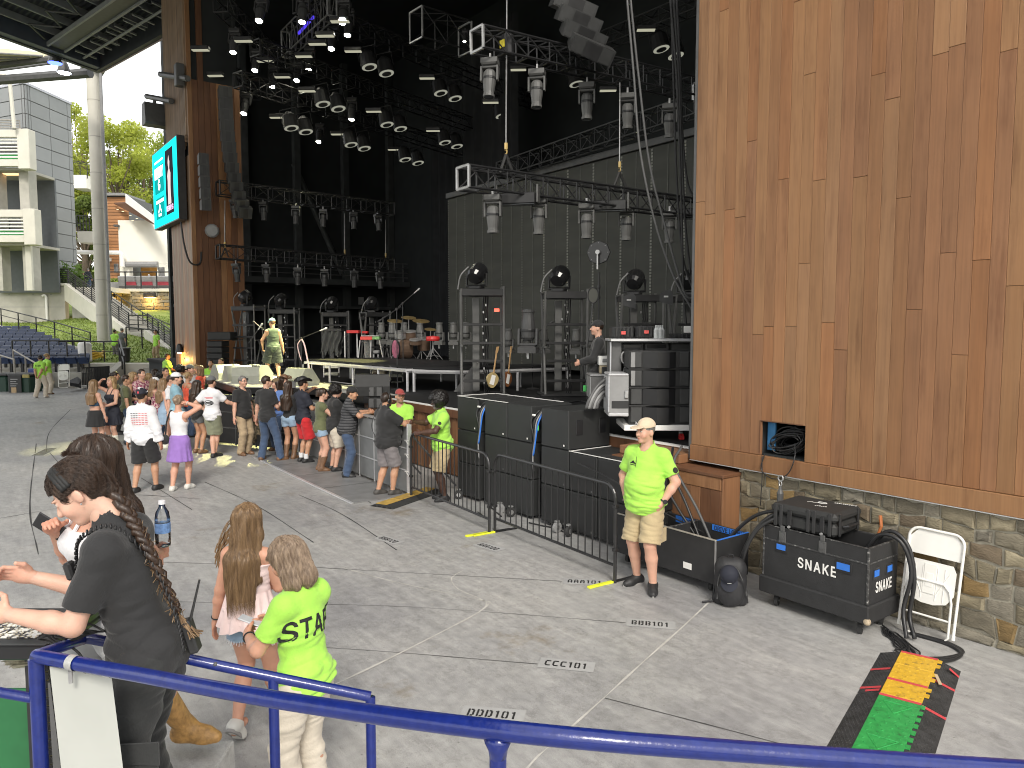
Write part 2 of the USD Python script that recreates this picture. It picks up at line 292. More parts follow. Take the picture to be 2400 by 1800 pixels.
for txt,a,b,h,lab in(('AAA101',(1330,1366),(1412,1370),.1,'black AAA101 stencil on grey patch at the foot of the barrier'),('BBB101',(1480,1464),(1571,1471),.1,'black BBB101 stencil on grey patch between man and cable ramp'),
('CCC101',(1275,1560),(1378,1570),.1,'black CCC101 stencil on grey patch in mid floor'),('DDD101',(1093,1678),(1212,1688),.1,'black DDD101 stencil on grey patch just beyond the blue railing'),
('AAA100',(1118,1278),(1162,1291),.1,'worn black AAA100 stencil on floor before the joined barriers'),('BBB120',(886,1262),(924,1274),.1,'worn black BBB120 stencil on floor behind the women in front')):
 A,B=G(*a),G(*b);d=(B-A)[:2];ang=math.atan2(d[1],d[0]);m,w=bars(txt,h);k=np.linalg.norm(d)/w
 t=thing('row_mark',lab,'floor marking',A+np.array([0,0,.004]),ang);m.vertices[:,0]*=k;
 part(t,'patch',box((-.05,-.045,0),(np.linalg.norm(d)+.05,h+.045,.0012)),M_PATCH);m.vertices[:,2]+=.0016;part(t,'lettering',m,M_INK)
 # ================================================================ stage: deck, fascia, house
DZ=1.32
ST=numbered('/World','stage_floor');tag(UsdGeom.Xform.Define(stage,ST),kind='structure')
part(ST,'deck',box((-41,7.75,DZ-.12),(-6.3,24,DZ)),M_DECK);part(ST,'skirt',box((-41,7.86,0),(-6.3,7.95,DZ-.125)),M_BLACKWALL)
fas=thing('stage_fascia','brown wood plank front of the stage behind the staff in lime shirts','stage front')
x=-16.2;i=0
while x<-6.35:
 w=.14+.02*RNG.random();part(fas,'plank',box((x,7.70+.006*RNG.random(),.02),(min(x+w-.004,-6.32),7.83,1.14),.004),M_WOODDARK if RNG.random()<.6 else WOODS[2]);x+=w
part(fas,'rail_board',box((-16.2,7.66,1.145),(-6.32,7.83,DZ-.02),.006),M_WOODDARK);part(fas,'edge_tape',box((-16.2,7.67,DZ-.018),(-6.32,7.745,DZ+.004)),M_WHITE)
# thrust
T_=[G(466,880,DZ),G(553,906,DZ),G(650,908,DZ),G(735,908,DZ),G(852,926,DZ)]
poly=[(-26.5,8.2)]+[tuple(p[:2]) for p in T_]+[(-15.4,8.2)]
th_=thing('thrust_stage','low black thrust platform with pale lit deck under the man in shorts','stage platform')
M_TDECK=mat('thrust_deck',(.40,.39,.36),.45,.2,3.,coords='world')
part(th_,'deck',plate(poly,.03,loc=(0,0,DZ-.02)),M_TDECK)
from shapely.geometry import Polygon as Poly
part(th_,'edge',plate(Poly(poly).buffer(.02),.16,loc=(0,0,DZ-.185)),M_BLACKGLOSS);part(th_,'step_ledge',plate(Poly(poly).buffer(.12),.035,loc=(0,0,DZ-.36)),M_DGREY)
part(th_,'skirt',plate(Poly(poly).buffer(-.15),DZ-.37,loc=(0,0,.0)),mat('skirt_cloth',(.03,.034,.03),.9,.5,2.))
HS=numbered('/World','stage_house');tag(UsdGeom.Xform.Define(stage,HS),'black walls and ceiling enclosing the deep stage',kind='structure')
part(HS,'back_wall',box((-44,22,0),(-3,22.4,19)),M_BLACKWALL);part(HS,'side_wall',box((-42.4,9.2,0),(-42,22,19)),M_BLACKWALL)
part(HS,'wing_wall',box((-4,9,0),(-3.6,22,19)),M_BLACKWALL);part(HS,'ceiling',box((-42.4,9.2,18.6),(-3,22.4,19)),M_BLACKWALL);part(HS,'proscenium_header',box((-30,7.95,15.5),(-3,8.3,20)),M_BLACKWALL)
# far side wall: gallery, doors, columns, braces in the gloom
M_GLOOM=mat('gloom_grey',(.05,.054,.054),.7,.3,2.,coords='world')
ga=thing('side_gallery','dim steel gallery with railing along the far black side wall','gallery')
part(ga,'floor_slab',box((-42,9.3,5.2),(-39.6,21.9,5.5)),M_GLOOM);part(ga,'lower_slab',box((-42,9.3,3.9),(-40.4,21.9,4.05)),M_GLOOM)
for k in range(4):part(ga,'rail',cyl((-39.7,9.4,5.75+.27*k),(-39.7,21.8,5.75+.27*k),.025,6),M_DGREY)
for k in range(9):part(ga,'post',cyl((-39.7,9.5+1.5*k,5.5),(-39.7,9.5+1.5*k,6.6),.03,6),M_DGREY)
for k in range(5):part(ga,'column',box((-42,10+2.9*k,0),(-41.6,10.35+2.9*k,18)),M_GLOOM)
part(ga,'brace',cyl((-41.8,10.2,12),(-41.8,13,6),.16,8),M_GLOOM);part(ga,'brace',cyl((-41.8,18.6,6),(-41.8,15.8,12),.16,8),M_GLOOM)
dd=thing('gallery_door','dim red brown double door beyond the upper gallery railing','door',(-41.95,10.9,5.5));
for k in range(2):part(dd,'door_leaf',box((0,.02+.95*k,0),(.06,.93+.95*k,2.5),.01),mat('dim_red_door',(.10,.035,.03),.5))
part(dd,'frame',[box((0,-.1,0),(.04,0,2.62)),box((0,1.9,0),(.04,2.,2.62)),box((0,0,2.52),(.04,1.9,2.62))],M_GREY)
for q,(a,b,lab) in enumerate((((840,696),(853,714),'small pale sheet pinned high on the dark back wall'),((840,726),(858,749),'larger pale sheet pinned low on the dark back wall'))):
 A,B=PX(*a,-41.5),PX(*b,-41.5);solo('wall_sheet',lab,'notice',box((-41.52,A[1],B[2]),(-41.5,B[1],A[2])),M_GREY)
 # black drapes upstage
def drape(x0,x1,y,z0,z1,lab):
 n=int((x1-x0)/.09);xs=np.linspace(x0,x1,n);ph=np.cumsum(RNG.uniform(.5,1.1,n));yy=y+.09*np.sin(ph);a=np.c_[xs,yy,np.full(n,z0)];b=np.c_[xs,yy,np.full(n,z1)]
 i=np.arange(n-1);V=np.vstack([a,b]);F=np.vstack([np.stack([i,i+1,i+n],1),np.stack([i+1,i+n+1,i+n],1)])
 return solo('black_drape',lab,'curtain',trimesh.Trimesh(np.vstack([V,V+[0,.03,0]]),np.vstack([F,F[:,::-1]+2*n]),process=False),mat('drape_cloth',(.02,.021,.023),.95,.3,2.),True)
drape(-36,-30.5,21.2,DZ,16,'black curtain hanging at the far corner of the stage');drape(-30.2,-25.9,19.5,DZ,16,'black curtain hanging beside the left edge of the big screen')
# upstage video wall
LW=thing('video_wall','huge unlit grey video wall with pale vertical seams at the back of the stage','video wall',(0,16,0))
for k in range(17):
 xa=-25.75+k*1.2
 for j in range(7):
  za=1.5+j*.92;part(LW,'led_panel',box((xa,0,za),(xa+1.1985,.08,min(za+.9185,7.9))),M_LED)
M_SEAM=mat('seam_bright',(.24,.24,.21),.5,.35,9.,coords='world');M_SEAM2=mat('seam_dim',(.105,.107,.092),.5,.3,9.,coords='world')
for k in range(17):
 xa=-25.75+k*1.2
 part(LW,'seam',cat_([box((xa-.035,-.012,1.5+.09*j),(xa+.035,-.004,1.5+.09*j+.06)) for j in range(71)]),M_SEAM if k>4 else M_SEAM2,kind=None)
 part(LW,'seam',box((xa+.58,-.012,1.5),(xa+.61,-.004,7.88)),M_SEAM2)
part(LW,'top_bar',box((-25.8,-.1,7.92),(-5.2,.2,8.12),.01),M_DGREY)
# ================================================================ right tower: planked wall over rubble stone
YW=7.42
WT=thing('plank_tower','tall wall of brown vertical wood planks over a low stone base','plank wall')
hA,hB=PY(1783,984,YW),PY(1877,1077,YW);HX0,HX1,HZ0,HZ1=hA[0],hB[0],hB[2],(hA[2]+PY(1877,1000,YW)[2])/2
x=-6.2
while x<-.8:
 w=.132+.022*RNG.random();x1=x+w
 cuts=[1.425]+[c+.5*RNG.random() for c in((2.6,6.2),(4.1,7.6),(3.2,5.4,7.9),(5.0,8.1))[RNG.integers(4)]]+[9.2]
 for a,b in zip(cuts[:-1],cuts[1:]):
  for(za,zb) in([(a,b)] if x1<=HX0+.01 or x>=HX1-.01 or a>HZ1 else[(max(a,HZ1),b)] if b>HZ1 else[]):
   if zb-za>.05:part(WT,'plank',box((x,YW-.004*RNG.random(),za),(x1-.003,YW+.035,zb-.004),.0015),WOODS[RNG.integers(5)])
 x=x1
for a,b in((-6.2,-4.32),(-4.317,-1.6),(-1.597,.9)):part(WT,'rail_board',box((a,YW-.03,1.235),(b,YW+.035,1.42),.004),WOODS[RNG.integers(2)])
part(WT,'drip_edge',box((-6.2,YW-.035,1.226),(.9,YW+.05,1.2335)),M_ALU)
part(WT,'backing',[box((-6.19,YW+.04,1.24),(HX0-.02,YW+1.6,9.2)),box((HX1+.02,YW+.04,1.24),(1.5,YW+1.6,9.2)),box((HX0-.019,YW+.04,HZ1+.02),(HX1+.019,YW+1.6,9.2)),box((HX0-.019,YW+.04,1.24),(HX1+.019,YW+1.6,HZ0-.01)),box((HX0-.019,YW+.9,HZ0-.009),(HX1+.019,YW+1.6,HZ1+.019))],M_BLACKWALL)
part(WT,'hatch_trim',[box((HX0-.012,YW-.006,HZ0),(HX0,YW+.04,HZ1)),box((HX0-.012,YW-.006,HZ1),(HX1+.012,YW+.04,HZ1+.012))],M_WOODDARK)
part(WT,'corner_strip',box((-6.235,YW-.01,1.24),(-6.203,YW+.4,9.2)),M_DGREY)
bp=solo('blue_plate','blue painted plate inside the cable hatch of the plank wall','plate',box((HX0+.01,YW+.12,HZ0+.03),(HX0+.11,YW+.15,HZ1-.02),.004),mat('blue_plate_paint',(.05,.2,.42),.5,.2));
cb=[]
for k in range(34):
 cx,cz=HX0+.27+.03*RNG.standard_normal(),HZ0+.13+.05*RNG.random();a,b=.17+.05*RNG.random(),.06+.1*RNG.random();y=YW+.1+.25*RNG.random();th=np.linspace(0,2*math.pi,26)[:-1]
 cb.append(tube(np.c_[cx+a*np.cos(th),y+.05*np.sin(th*2+k),np.maximum(cz+b*np.sin(th)+.25*a*np.cos(th),HZ0+.012)],.0075,5,True))
cbn=thing('cable_bundle','thick tangle of black cable coiled inside the wall hatch','cable');
for m in cb:part(cbn,'loop',m,M_CABLE,True)
lp=[PY(1790,1060,YW-.02),PY(1800,1110,YW-.05),PY(1840,1128,YW-.06),PY(1885,1110,YW-.06),PY(1903,1065,YW-.04),PY(1890,1030,YW-.01)]
lp=[PY(1792,1065,YW-.04),PY(1784,1100,YW-.06),PY(1812,1122,YW-.07),PY(1845,1112,YW-.07),PY(1862,1075,YW-.06),PY(1863,1040,YW+.05)]
solo('loose_cable','thin black cable looping down out of the wall hatch','cable',tube(curve(lp,30),.006,6),M_CABLE,True)
solo('loose_cable','thin black cable hanging straight down over the stone below the hatch','cable',tube(curve([PY(1786,1068,YW-.045),PY(1786,1120,YW-.055),PY(1782,1185,YW-.06)],12),.005,6),M_CABLE,True)
def stone_wall(parent,x0,x1,z0,z1,y,hmin,hmax,wmin,wmax,gap=.012,depth=.035,R=None,loc=(0,0,0),limit=280,rng=None):
 rng=rng or np.random.default_rng(3);z=z0;n=0
 while z<z1-.01:
  h=min(rng.uniform(hmin,hmax),z1-z);h=z1-z if z1-z-h<hmin*.6 else h;x=x0-rng.random()*wmin
  while x<x1:
   w=rng.uniform(wmin,wmax)*(1.25 if h<(hmin+hmax)/2 else .9);a,b=max(x,x0),min(x+w,x1)
   if b-a>wmin*.35:
    ns=3 if b-a>.2 else 2
    bot=[(a+(b-a)*t,z) for t in np.linspace(0,1,ns+1)];top=[(b-(b-a)*t,z+h) for t in np.linspace(0,1,ns+1)]
    P=np.array(bot+top);P+=np.c_[.10*h*np.sin(P[:,1]*43+P[:,0]*17),.13*h*np.sin(P[:,0]*9+P[:,1]*29)+.05*h*np.sin(P[:,0]*31)]
    c=P.mean(0);d=P-c;L=np.linalg.norm(d,axis=1,keepdims=True);P1=c+d*(1-gap*rng.uniform(.5,1.3)/L);P2=c+d*(1-(gap+.018+.012*rng.random((len(P),1)))/L)
    k=len(P);dp=depth*rng.uniform(.5,1.25);f=y-dp*(1+.25*rng.standard_normal(k));
    V=np.vstack([np.c_[P1[:,0],np.full(k,y+.03),P1[:,1]],np.c_[P1[:,0],np.full(k,y-dp*.45),P1[:,1]],np.c_[P2[:,0],f,P2[:,1]],[[c[0]+.1*(b-a)*rng.standard_normal()*.5,y-dp*1.15,c[1]]]])
    i=np.arange(k);j=(i+1)%k;F=[]
    for q in(0,1):F+=[np.stack([i+q*k,j+q*k,j+(q+1)*k],1),np.stack([i+q*k,j+(q+1)*k,i+(q+1)*k],1)]
    F.append(np.stack([i+2*k,j+2*k,np.full(k,3*k)],1));m=trimesh.Trimesh(V,np.vstack(F),process=False)
    if R is not None:m=moved(m,loc,R=R)
    part(parent,'stone',m,STONES[rng.choice(6,p=[.28,.2,.2,.08,.16,.08])],38);n+=1
    if n>=limit:return
   x+=w
  z+=h
SW=thing('stone_base','rubble stone base wall with pale mortar under the wood planks','stone wall')
part(SW,'mortar',box((-5.5,YW+.035,0),(1.5,YW+.4,1.222)),M_MORTAR)
stone_wall(SW,-5.47,-1.2,.0,1.215,YW+.03,.085,.2,.13,.36,.014,.020)
# wood box at the corner of the stage
CB=thing('corner_box','wood panelled box end of the stage beside the stone wall','stage end')
bxr,byf=-5.5,7.12
x=-7.3
while x<bxr-.01:
 w=min(.15,bxr-x);part(CB,'plank',box((x,byf-.003*RNG.random(),.03),(x+w-.003,byf+.03,.98),.003),M_WOODDARK if RNG.random()<.5 else WOODS[2]);x+=w
part(CB,'rail_board',box((-7.3,byf-.008,.985),(bxr,byf+.03,1.13),.004),WOODS[0]);part(CB,'side_panel',box((bxr+.002,byf,.03),(bxr+.03,YW+.02,1.13),.004),WOODS[2]);part(CB,'top_board',box((-7.3,byf-.02,1.135),(bxr+.04,YW+.3,1.175),.005),M_WOODDARK)
part(CB,'core',box((-7.28,byf+.035,.0),(bxr-.002,7.66,1.13)),M_BLACKWALL);part(CB,'upper_ledge',box((-7.3,7.25,1.18),(-6.25,7.66,1.29),.006),WOODS[2])
# ================================================================ left tower
LT=thing('plank_tower','distant wood tower with battens on top and smooth planks below at the far stage corner','plank tower')
z0,z1,zb=1.3,21.,9.3;XR,XL,YF,YB=-30.,-33.35,7.42,9.2
part(LT,'core',box((XL+.05,YF+.05,z0),(XR-.05,YB,z1)),M_BLACKWALL)
x=XL
while x<XR-.02:
 w=min(.28,XR-x);part(LT,'plank',box((x,YF-.004*RNG.random(),z0),(x+w-.008,YF+.05,zb),.004),M_WOODPALE if RNG.random()<.35 else WOODS[RNG.integers(5)]);x+=w
for k in range(20):part(LT,'batten',box((XL+k*.165,YF-.1,zb+(.9 if k<12 else-1.2+.1*k)),(XL+k*.165+.07,YF+.05,z1)),M_WOODPALE)
part(LT,'corner_post',box((XR-.05,YF-.06,z0),(XR+.06,YF+.1,z1),.01),WOODS[1])
y=YF+.1
while y<YB:
 w=.22;part(LT,'plank',box((XR-.05,y,z0),(XR+.02,y+w-.008,z1 if RNG.random()<.4 else 12),.004),WOODS[RNG.integers(4)] if RNG.random()<.4 else M_WOODDARK);y+=w
 # wall lamp at its foot and loop of cable on its side
wl=thing('wall_lamp','small black wall lamp glowing amber at the foot of the far wood tower','lamp',PY(421,826,YF-.12));part(wl,'shade',lathe([(.05,.35),(.10,.3),(.16,.0),(.14,.0)],10),M_BLACK);part(wl,'bulb',lathe([(.0,-.06),(.08,-.03),(.08,.05),(.0,.08)],8),lamp_mat('amber_glow',(1,.6,.18),14.))
l_=UsdLux.SphereLight.Define(stage,wl+'/lamp_light');l_.CreateRadiusAttr(.06);l_.CreateIntensityAttr(9.);l_.CreateNormalizeAttr(True);l_.CreateColorAttr(Gf.Vec3f(1,.55,.15));l_.AddTranslateOp().Set((0,-.14,-.3))
solo('loose_cable','black cable hanging in a long loop across the far wood tower','cable',tube(curve([PX(424,520,XR+.04),PX(432,575,XR+.05),PX(446,615,XR+.05),PX(468,618,XR+.06),PX(472,590,XR+.05)],24),.035,6),M_CABLE,True)
# screen on the far tower
SC=thing('advert_screen','turquoise event screen hung on the far wood tower beside the sky','screen')
YS=7.05;q0,q1,q2,q3=PY(355,373,YS),PY(412,312,YS),PY(418,505,YS),PY(364,541,YS);sx0,sx1=(q0[0]+q3[0])/2,(q1[0]+q2[0])/2;sz1,sz0=(q0[2]+q1[2])/2,(q2[2]+q3[2])/2;sw,sh=sx1-sx0,sz1-sz0
part(SC,'cabinet',box((sx0-.05,YS+.012,sz0-.05),(sx1+.05,YS+.3,sz1+.05)),M_BLACK)
def scr(name,u0,v0,u1,v1,m,d):part(SC,name,box((sx0+u0*sw,YS-d,sz0+v0*sh),(sx0+u1*sw,YS-d+.008,sz0+v1*sh)),m)
S1,S2,S3,S4=lamp_mat('screen_turquoise',(.01,.62,.62),1.25),lamp_mat('screen_teal',(.005,.22,.21),1.1),lamp_mat('screen_dark',(.02,.02,.025),1.),lamp_mat('screen_white',(.95,.95,.95),1.25)
scr('picture',0,0,1,1,S1,0.);scr('name_box',.1,.44,.48,.80,S2,.012);scr('sponsor_box',.12,.1,.48,.38,S2,.012);scr('photo_box',.56,.1,.86,.92,S3,.012)
def word(s,u,v,h,wmax,m=S4,parent=SC,name='lettering',cond=1.):
 t=meshkit.text_mesh(s,h,.006,bold=True);w=t.vertices[:,0].max();t.vertices[:,0]*=min(cond,wmax/w);t.vertices[:,0]-=t.vertices[:,0].max()/2
 part(parent,name,moved(t,(sx0+u*sw,YS-.02,sz0+v*sh),R=WALLR),m)
word('KENNY',.29,.64,.42,.36*sw);word('G',.29,.48,.4,1.);
scr('caption_line',.1,.85,.46,.875,S4,.012)
scr('caption_line',.14,.31,.46,.35,S4,.02);part(SC,'emblem',[moved(plate([(-.3,0),(0,.35),(.3,0),(.2,0),(0,.22),(-.2,0)],.006),(sx0+.3*sw,YS-.02,sz0+.18*sh),R=WALLR),box((sx0+.24*sw,YS-.026,sz0+.13*sh),(sx0+.36*sw,YS-.02,sz0+.165*sh))],S4)
part(SC,'figure',moved(plate([(-.25,0),(-.2,.9),(-.28,1.1),(-.05,1.35),(-.12,1.6),(0,1.85),(.14,1.6),(.08,1.35),(.26,1.15),(.2,.7),(.25,0)],.006),(sx0+.71*sw,YS-.02,sz0+.22*sh),R=WALLR),lamp_mat('screen_pale',(.5,.42,.4),1.))
word('KENNY G',.71,.14,.2,.26*sw,lamp_mat('screen_pink',(.8,.5,.75),1.))
# bracket arms and hanging loudspeaker on the far tower
br=thing('tower_bracket','grey steel arm sticking out of the far wood tower under the roof','bracket');A,B=PY(376,174,7.1),PY(440,184,7.2);part(br,'arm',cyl(A,B,.11,8),M_DGREY);part(br,'clamp',cbox((A+B)/2+np.array([.9,0,-.2]),(.35,.3,.8),.03),M_DGREY)
hs_=thing('hanging_speaker','dark bell shaped loudspeaker hanging from an arm against the sky','loudspeaker');A,B=PY(344,226,7.1),PY(402,237,7.2);part(hs_,'arm',cyl(A,B,.11,8),M_DGREY);C_=PY(364,270,7.1)
part(hs_,'hanger',cyl(PY(362,228,7.1),PY(362,256,7.1),.07,8),M_DGREY);part(hs_,'body',hullm([C_+np.array([dx*w,dy*.45,dz]) for dx in(-1,1) for dy in(-1,1) for w,dz in((.26,.42),(.36,-.34),(.28,-.45))]),M_DGREY)
# ================================================================ pavilion roof over the audience (its far corner is in view)
M_ROOF=mat('roof_steel',(.055,.06,.07),.55,.2,3.,metal=.2);M_PURLIN=mat('purlin_grey',(.30,.31,.32),.5,.15,3.)
RF=thing('pavilion_roof','dark steel pavilion roof with pale purlins seen from below at top left','roof')
_a,_b,_c=G(226,166,16.3),G(0,85,16.3),G(386,76,16.3);RZ=17.1
rd=(_b-_a)[:2]/np.linalg.norm((_b-_a)[:2]);re_=(_c-_a)[:2]/np.linalg.norm((_c-_a)[:2])
def RP(a,b,z):q=_a[:2]+re_*a+rd*b;return np.array([q[0],q[1],z])
def slab(a0,a1,b0,b1,z0,z1):return hullm([RP(a,b,z) for a in(a0,a1) for b in(b0,b1) for z in(z0,z1)])
n=330;bs=np.linspace(0,46,n*2);V_=np.array([RP(a,b,RZ+.10*(k%4<2)) for a in(0,30) for k,b in enumerate(bs)]);i=np.arange(2*n-1)
part(RF,'corrugated_deck',trimesh.Trimesh(V_,np.vstack([np.stack([i,i+1,i+2*n],1),np.stack([i+1,i+2*n+1,i+2*n],1)]),process=False),M_ROOF);part(RF,'top_skin',slab(0,30,0,46,RZ+.2,RZ+.5),M_ROOF)
part(RF,'fascia',slab(-.25,0,-.25,46,16.3,RZ+.6),M_ROOF);part(RF,'fascia',slab(.002,30,-.25,0,16.3,RZ+.6),M_ROOF);part(RF,'gutter_edge',slab(0,30,-.31,-.255,16.25,16.42),mat('fascia_edge',(.45,.36,.36),.5));part(RF,'deep_beam',slab(.01,.5,.002,46,16.35,RZ-.02),mat('beam_slate',(.10,.115,.15),.5,.15,2.))
for k in range(14):part(RF,'purlin',slab(1.4+1.7*k,1.49+1.7*k,.2,46,RZ-.34,RZ-.02),M_PURLIN)
for b in(2.0,2.9):part(RF,'catwalk_beam',slab(.6,30,b,b+.10,16.42,16.62),M_PURLIN)
part(RF,'catwalk_deck',slab(.6,30,2.11,2.89,16.5,16.53),M_DGREY);part(RF,'service_pipe',cyl(RP(.6,1.0,16.5),RP(30,1.0,16.5),.06,8),M_PURLIN)
for k in range(22):part(RF,'bracket',slab(1.+.95*k,1.09+.95*k,.45,1.65,16.52,16.6),M_PURLIN)
for k in range(26):part(RF,'web_brace',cyl(RP(.9+1.1*k,3.2+(k%2)*1.2,16.6),RP(2.+1.1*k,4.4-(k%2)*1.2,16.6),.04,6),M_DGREY)
# pale upper roof beyond and its beams
q=[G(-260,100,17.6),G(128,136,17.6),G(-260,178,17.6)];q=[tuple(p[:2]) for p in q]
ur=thing('upper_roof','pale yellowish soffit of another roof beyond the dark pavilion roof','roof');part(ur,'soffit',plate(q,.25,loc=(0,0,17.6)),mat('soffit_pale',(.66,.60,.42),.7,.1,1.,coords='world'));part(ur,'edge_beam',cyl(G(-250,181,17.5),G(130,138,17.5),.22,8),M_DGREY)
for k in range(3):part(ur,'seam',cyl(G(-200,112+18*k,17.57),G(100-30*k,131+4*k,17.57),.05,6),M_GREY)
part(ur,'tie_beam',cyl(G(-160,200,16.4),G(212,171,16.4),.26,8),M_DGREY);part(ur,'tie_rod',cyl(G(-150,185,16.6),G(140,146,16.6),.06,6),M_DGREY)
CD=44.5
co=thing('roof_column','tall round concrete column carrying the corner of the pavilion roof','column');cb_=PD(243,803,CD);zt=PD(218,168,CD)[2]
part(co,'shaft',lathe([(.34,0),(.34,zt-cb_[2])],24,cb_),M_CONCW)
for k in range(7):part(co,'band',lathe([(.347,0),(.347,.035)],24,cb_+np.array([0,0,1.6+2.05*k])),M_CONC)
dp=PD(256,803,CD-.1)+RT*.12;part(co,'drain_pipe',cyl(dp,dp+np.array([0,0,zt-cb_[2]]),.085,10),M_GREY)
part(co,'cap_plate',cbox(cb_+np.array([0,0,zt-cb_[2]+.08]),(1.2,1.2,.16),.02),M_DGREY)
for nm,lab,pxy,c in(('roof_lamp','small roof lamp glowing deep blue at the corner of the pavilion roof',(129,143),(.05,.08,1.)),('roof_lamp','small white floodlight below the blue lamp under the roof corner',(150,166),(.8,.85,1.))):
 p=G(*pxy,16.2);t=thing(nm,lab,'lamp',p);part(t,'housing',lathe([(.12,.5),(.2,.35),(.34,-.1)],12),M_DGREY);part(t,'lens',lathe([(.0,-.16),(.28,-.14),(.33,-.1)],12),lamp_mat('lens_blue' if c[0]<.5 else 'lens_white',c,5.));part(t,'stem',cyl((0,0,.45),(0,0,1.),.04,6),M_DGREY)
 # ================================================================ terraces beyond: local frame u = right of the view, v = away
def UV(u,v,z):return RT*u+FW*v+np.array([0,0,z])
RB=np.stack([RT,FW,UP],1)
def bx(u0,u1,v0,v1,z0,z1,b=0.):return moved(box((u0,v0,z0),(u1,v1,z1),b),R=RB)
def uof(x,v,y=700.):return(x-1200)/(math.cos(PITCH)*FPX+math.sin(PITCH)*(900-y))*v
def zof(y,v):return EYE+v*(math.cos(PITCH)*(900-y)-math.sin(PITCH)*FPX)/(math.cos(PITCH)*FPX+math.sin(PITCH)*(900-y))
def zg(u,v):return 1.02+.112*(v-39.5)+.35*math.sin(u*.35)*max(0,min(1,(v-42)/10))
us,vs=np.linspace(-46,-14,40),np.linspace(39.4,67,34)
V=np.array([UV(u,v,zg(u,v)) for v in vs for u in us]);k=len(us);F=[[a*k+b,a*k+b+1,(a+1)*k+b+1] for a in range(len(vs)-1) for b in range(k-1)]+[[a*k+b,(a+1)*k+b+1,(a+1)*k+b] for a in range(len(vs)-1) for b in range(k-1)]
p=numbered('/World','grass_slope');mesh_of(p,trimesh.Trimesh(V,F,process=False),M_GRASS,True);tag(stage.GetPrimAtPath(p),kind='structure')
# grass blades on the bank, as joined tufts
rg=np.random.default_rng(5);n=26000;uu,vv=rg.uniform(-45,-15,n),rg.uniform(39.5,62,n);hh=rg.uniform(.05,.13,n);aa=rg.uniform(0,6.28,n)
base=np.array([UV(u,v,zg(u,v)) for u,v in zip(uu,vv)]);w=np.c_[np.cos(aa),np.sin(aa),np.zeros(n)]*.035;tip=base+np.c_[rg.normal(0,.04,n),rg.normal(0,.04,n),hh]
solo('grass_blades','short green and yellow grass on the bank below the terrace','grass',trimesh.Trimesh(np.stack([base-w,base+w,tip],1).reshape(-1,3),np.arange(3*n).reshape(-1,3),process=False),M_GRASS,kind='stuff')
# platform with steps at the foot of the bank
pv=38.6;PF=thing('side_platform','concrete platform with broad steps at the foot of the grass bank','platform');ul,ur_=uof(265,pv),uof(430,pv)+3
part(PF,'slab',bx(ul-1.6,ur_,pv,pv+1.6,-.1,1.0),M_CONCW)
for k in range(4):part(PF,'step',bx(uof(292,pv-2),ur_,pv-.42*(k+1),pv-.42*k-.004,0,1.-.2*(k+1)),M_CONC)
part(PF,'cheek_wall',moved(hullm([(uof(288,pv)-.35,pv-2.4,0),(uof(288,pv),pv-2.4,0),(uof(288,pv)-.35,pv,0),(uof(288,pv),pv,0),(uof(288,pv)-.35,pv-2.4,.15),(uof(288,pv),pv-2.4,.15),(uof(288,pv)-.35,pv,1.1),(uof(288,pv),pv,1.1)]),R=RB),M_CONC)
# curb wall and railing of the seating ramp
cu=[(208,824,39.5),(120,796,41.5),(0,764,44),(-120,730,46.5)];CU=[PD(*q) for q in cu]
kb=thing('ramp_curb','pale concrete curb rising beside the blue seats along the grass','curb');
for a,b in zip(CU[:-1],CU[1:]):part(kb,'kerb_block',hullm([p+d+np.array([0,0,z]) for p in(a,b) for d in(FW*0,FW*.35) for z in(0,-1.6)]),M_CONC)
def railing(name,lab,pts,h,rails,nposts,r=.03,mt=None,group=None,posts=True):
 t=thing(name,lab,'railing',group=group);mt=mt or M_BLACK;P=np.array(pts)
 for f in rails:
  for a,b in zip(P[:-1],P[1:]):part(t,'rail',cyl(a+UP*h*f,b+UP*h*f,r if f>.98 else r*.7,6),mt)
 seg=np.linalg.norm(np.diff(P,axis=0),axis=1);L=np.r_[0,np.cumsum(seg)]
 for s in np.linspace(0,L[-1],nposts):
  j=min(np.searchsorted(L,s,'right')-1,len(P)-2);q=P[j]+(P[j+1]-P[j])*((s-L[j])/seg[j]);part(t,'post',cyl(q,q+UP*h,r,6),mt)
 return t
railing('handrail','black handrail climbing along the concrete curb beside the grass',[p+FW*.2 for p in CU],1.0,(1,.62),9,.035)
railing('handrail','black railing on the low platform above the stacked barriers',[PD(x,848,38.9) for x in(140,210,280)],1.05,(1,.5),5,.035)
railing('handrail','black hand railing stepping down beside the platform steps',[PD(281,845,38.4),PD(293,888,36.6)],1.1,(1,.6),3,.04)
# concrete retaining walls and stairs
rv=62.;ct=thing('retaining_wall','tall weathered concrete retaining wall under the left terrace','wall');
part(ct,'wall_panel',bx(uof(-120,rv),uof(152,rv),rv,rv+.5,1.5,zof(670,rv)),M_CONC);part(ct,'coping',bx(uof(-120,rv),uof(160,rv),rv-.12,rv+.6,zof(670,rv)+.004,zof(664,rv),.02),M_CONCW)
part(ct,'panel_joint',bx(uof(-120,rv),uof(151,rv),rv-.01,rv-.002,zof(720,rv),zof(719,rv)),M_GREY)
for x in(22,78,120):part(ct,'tie_hole',cyl(UV(uof(x,rv),rv-.01,zof(690,rv)),UV(uof(x,rv),rv+.02,zof(690,rv)),.06,8),M_GREY)
part(ct,'drain_pipe',tube([UV(uof(102,rv),rv-.15,zof(694,rv)),UV(uof(108,rv),rv-.15,zof(692,rv)),UV(uof(111,rv),rv-.15,zof(696,rv)),UV(uof(111,rv),rv-.15,zof(752,rv))],.1,8),M_WHITE)
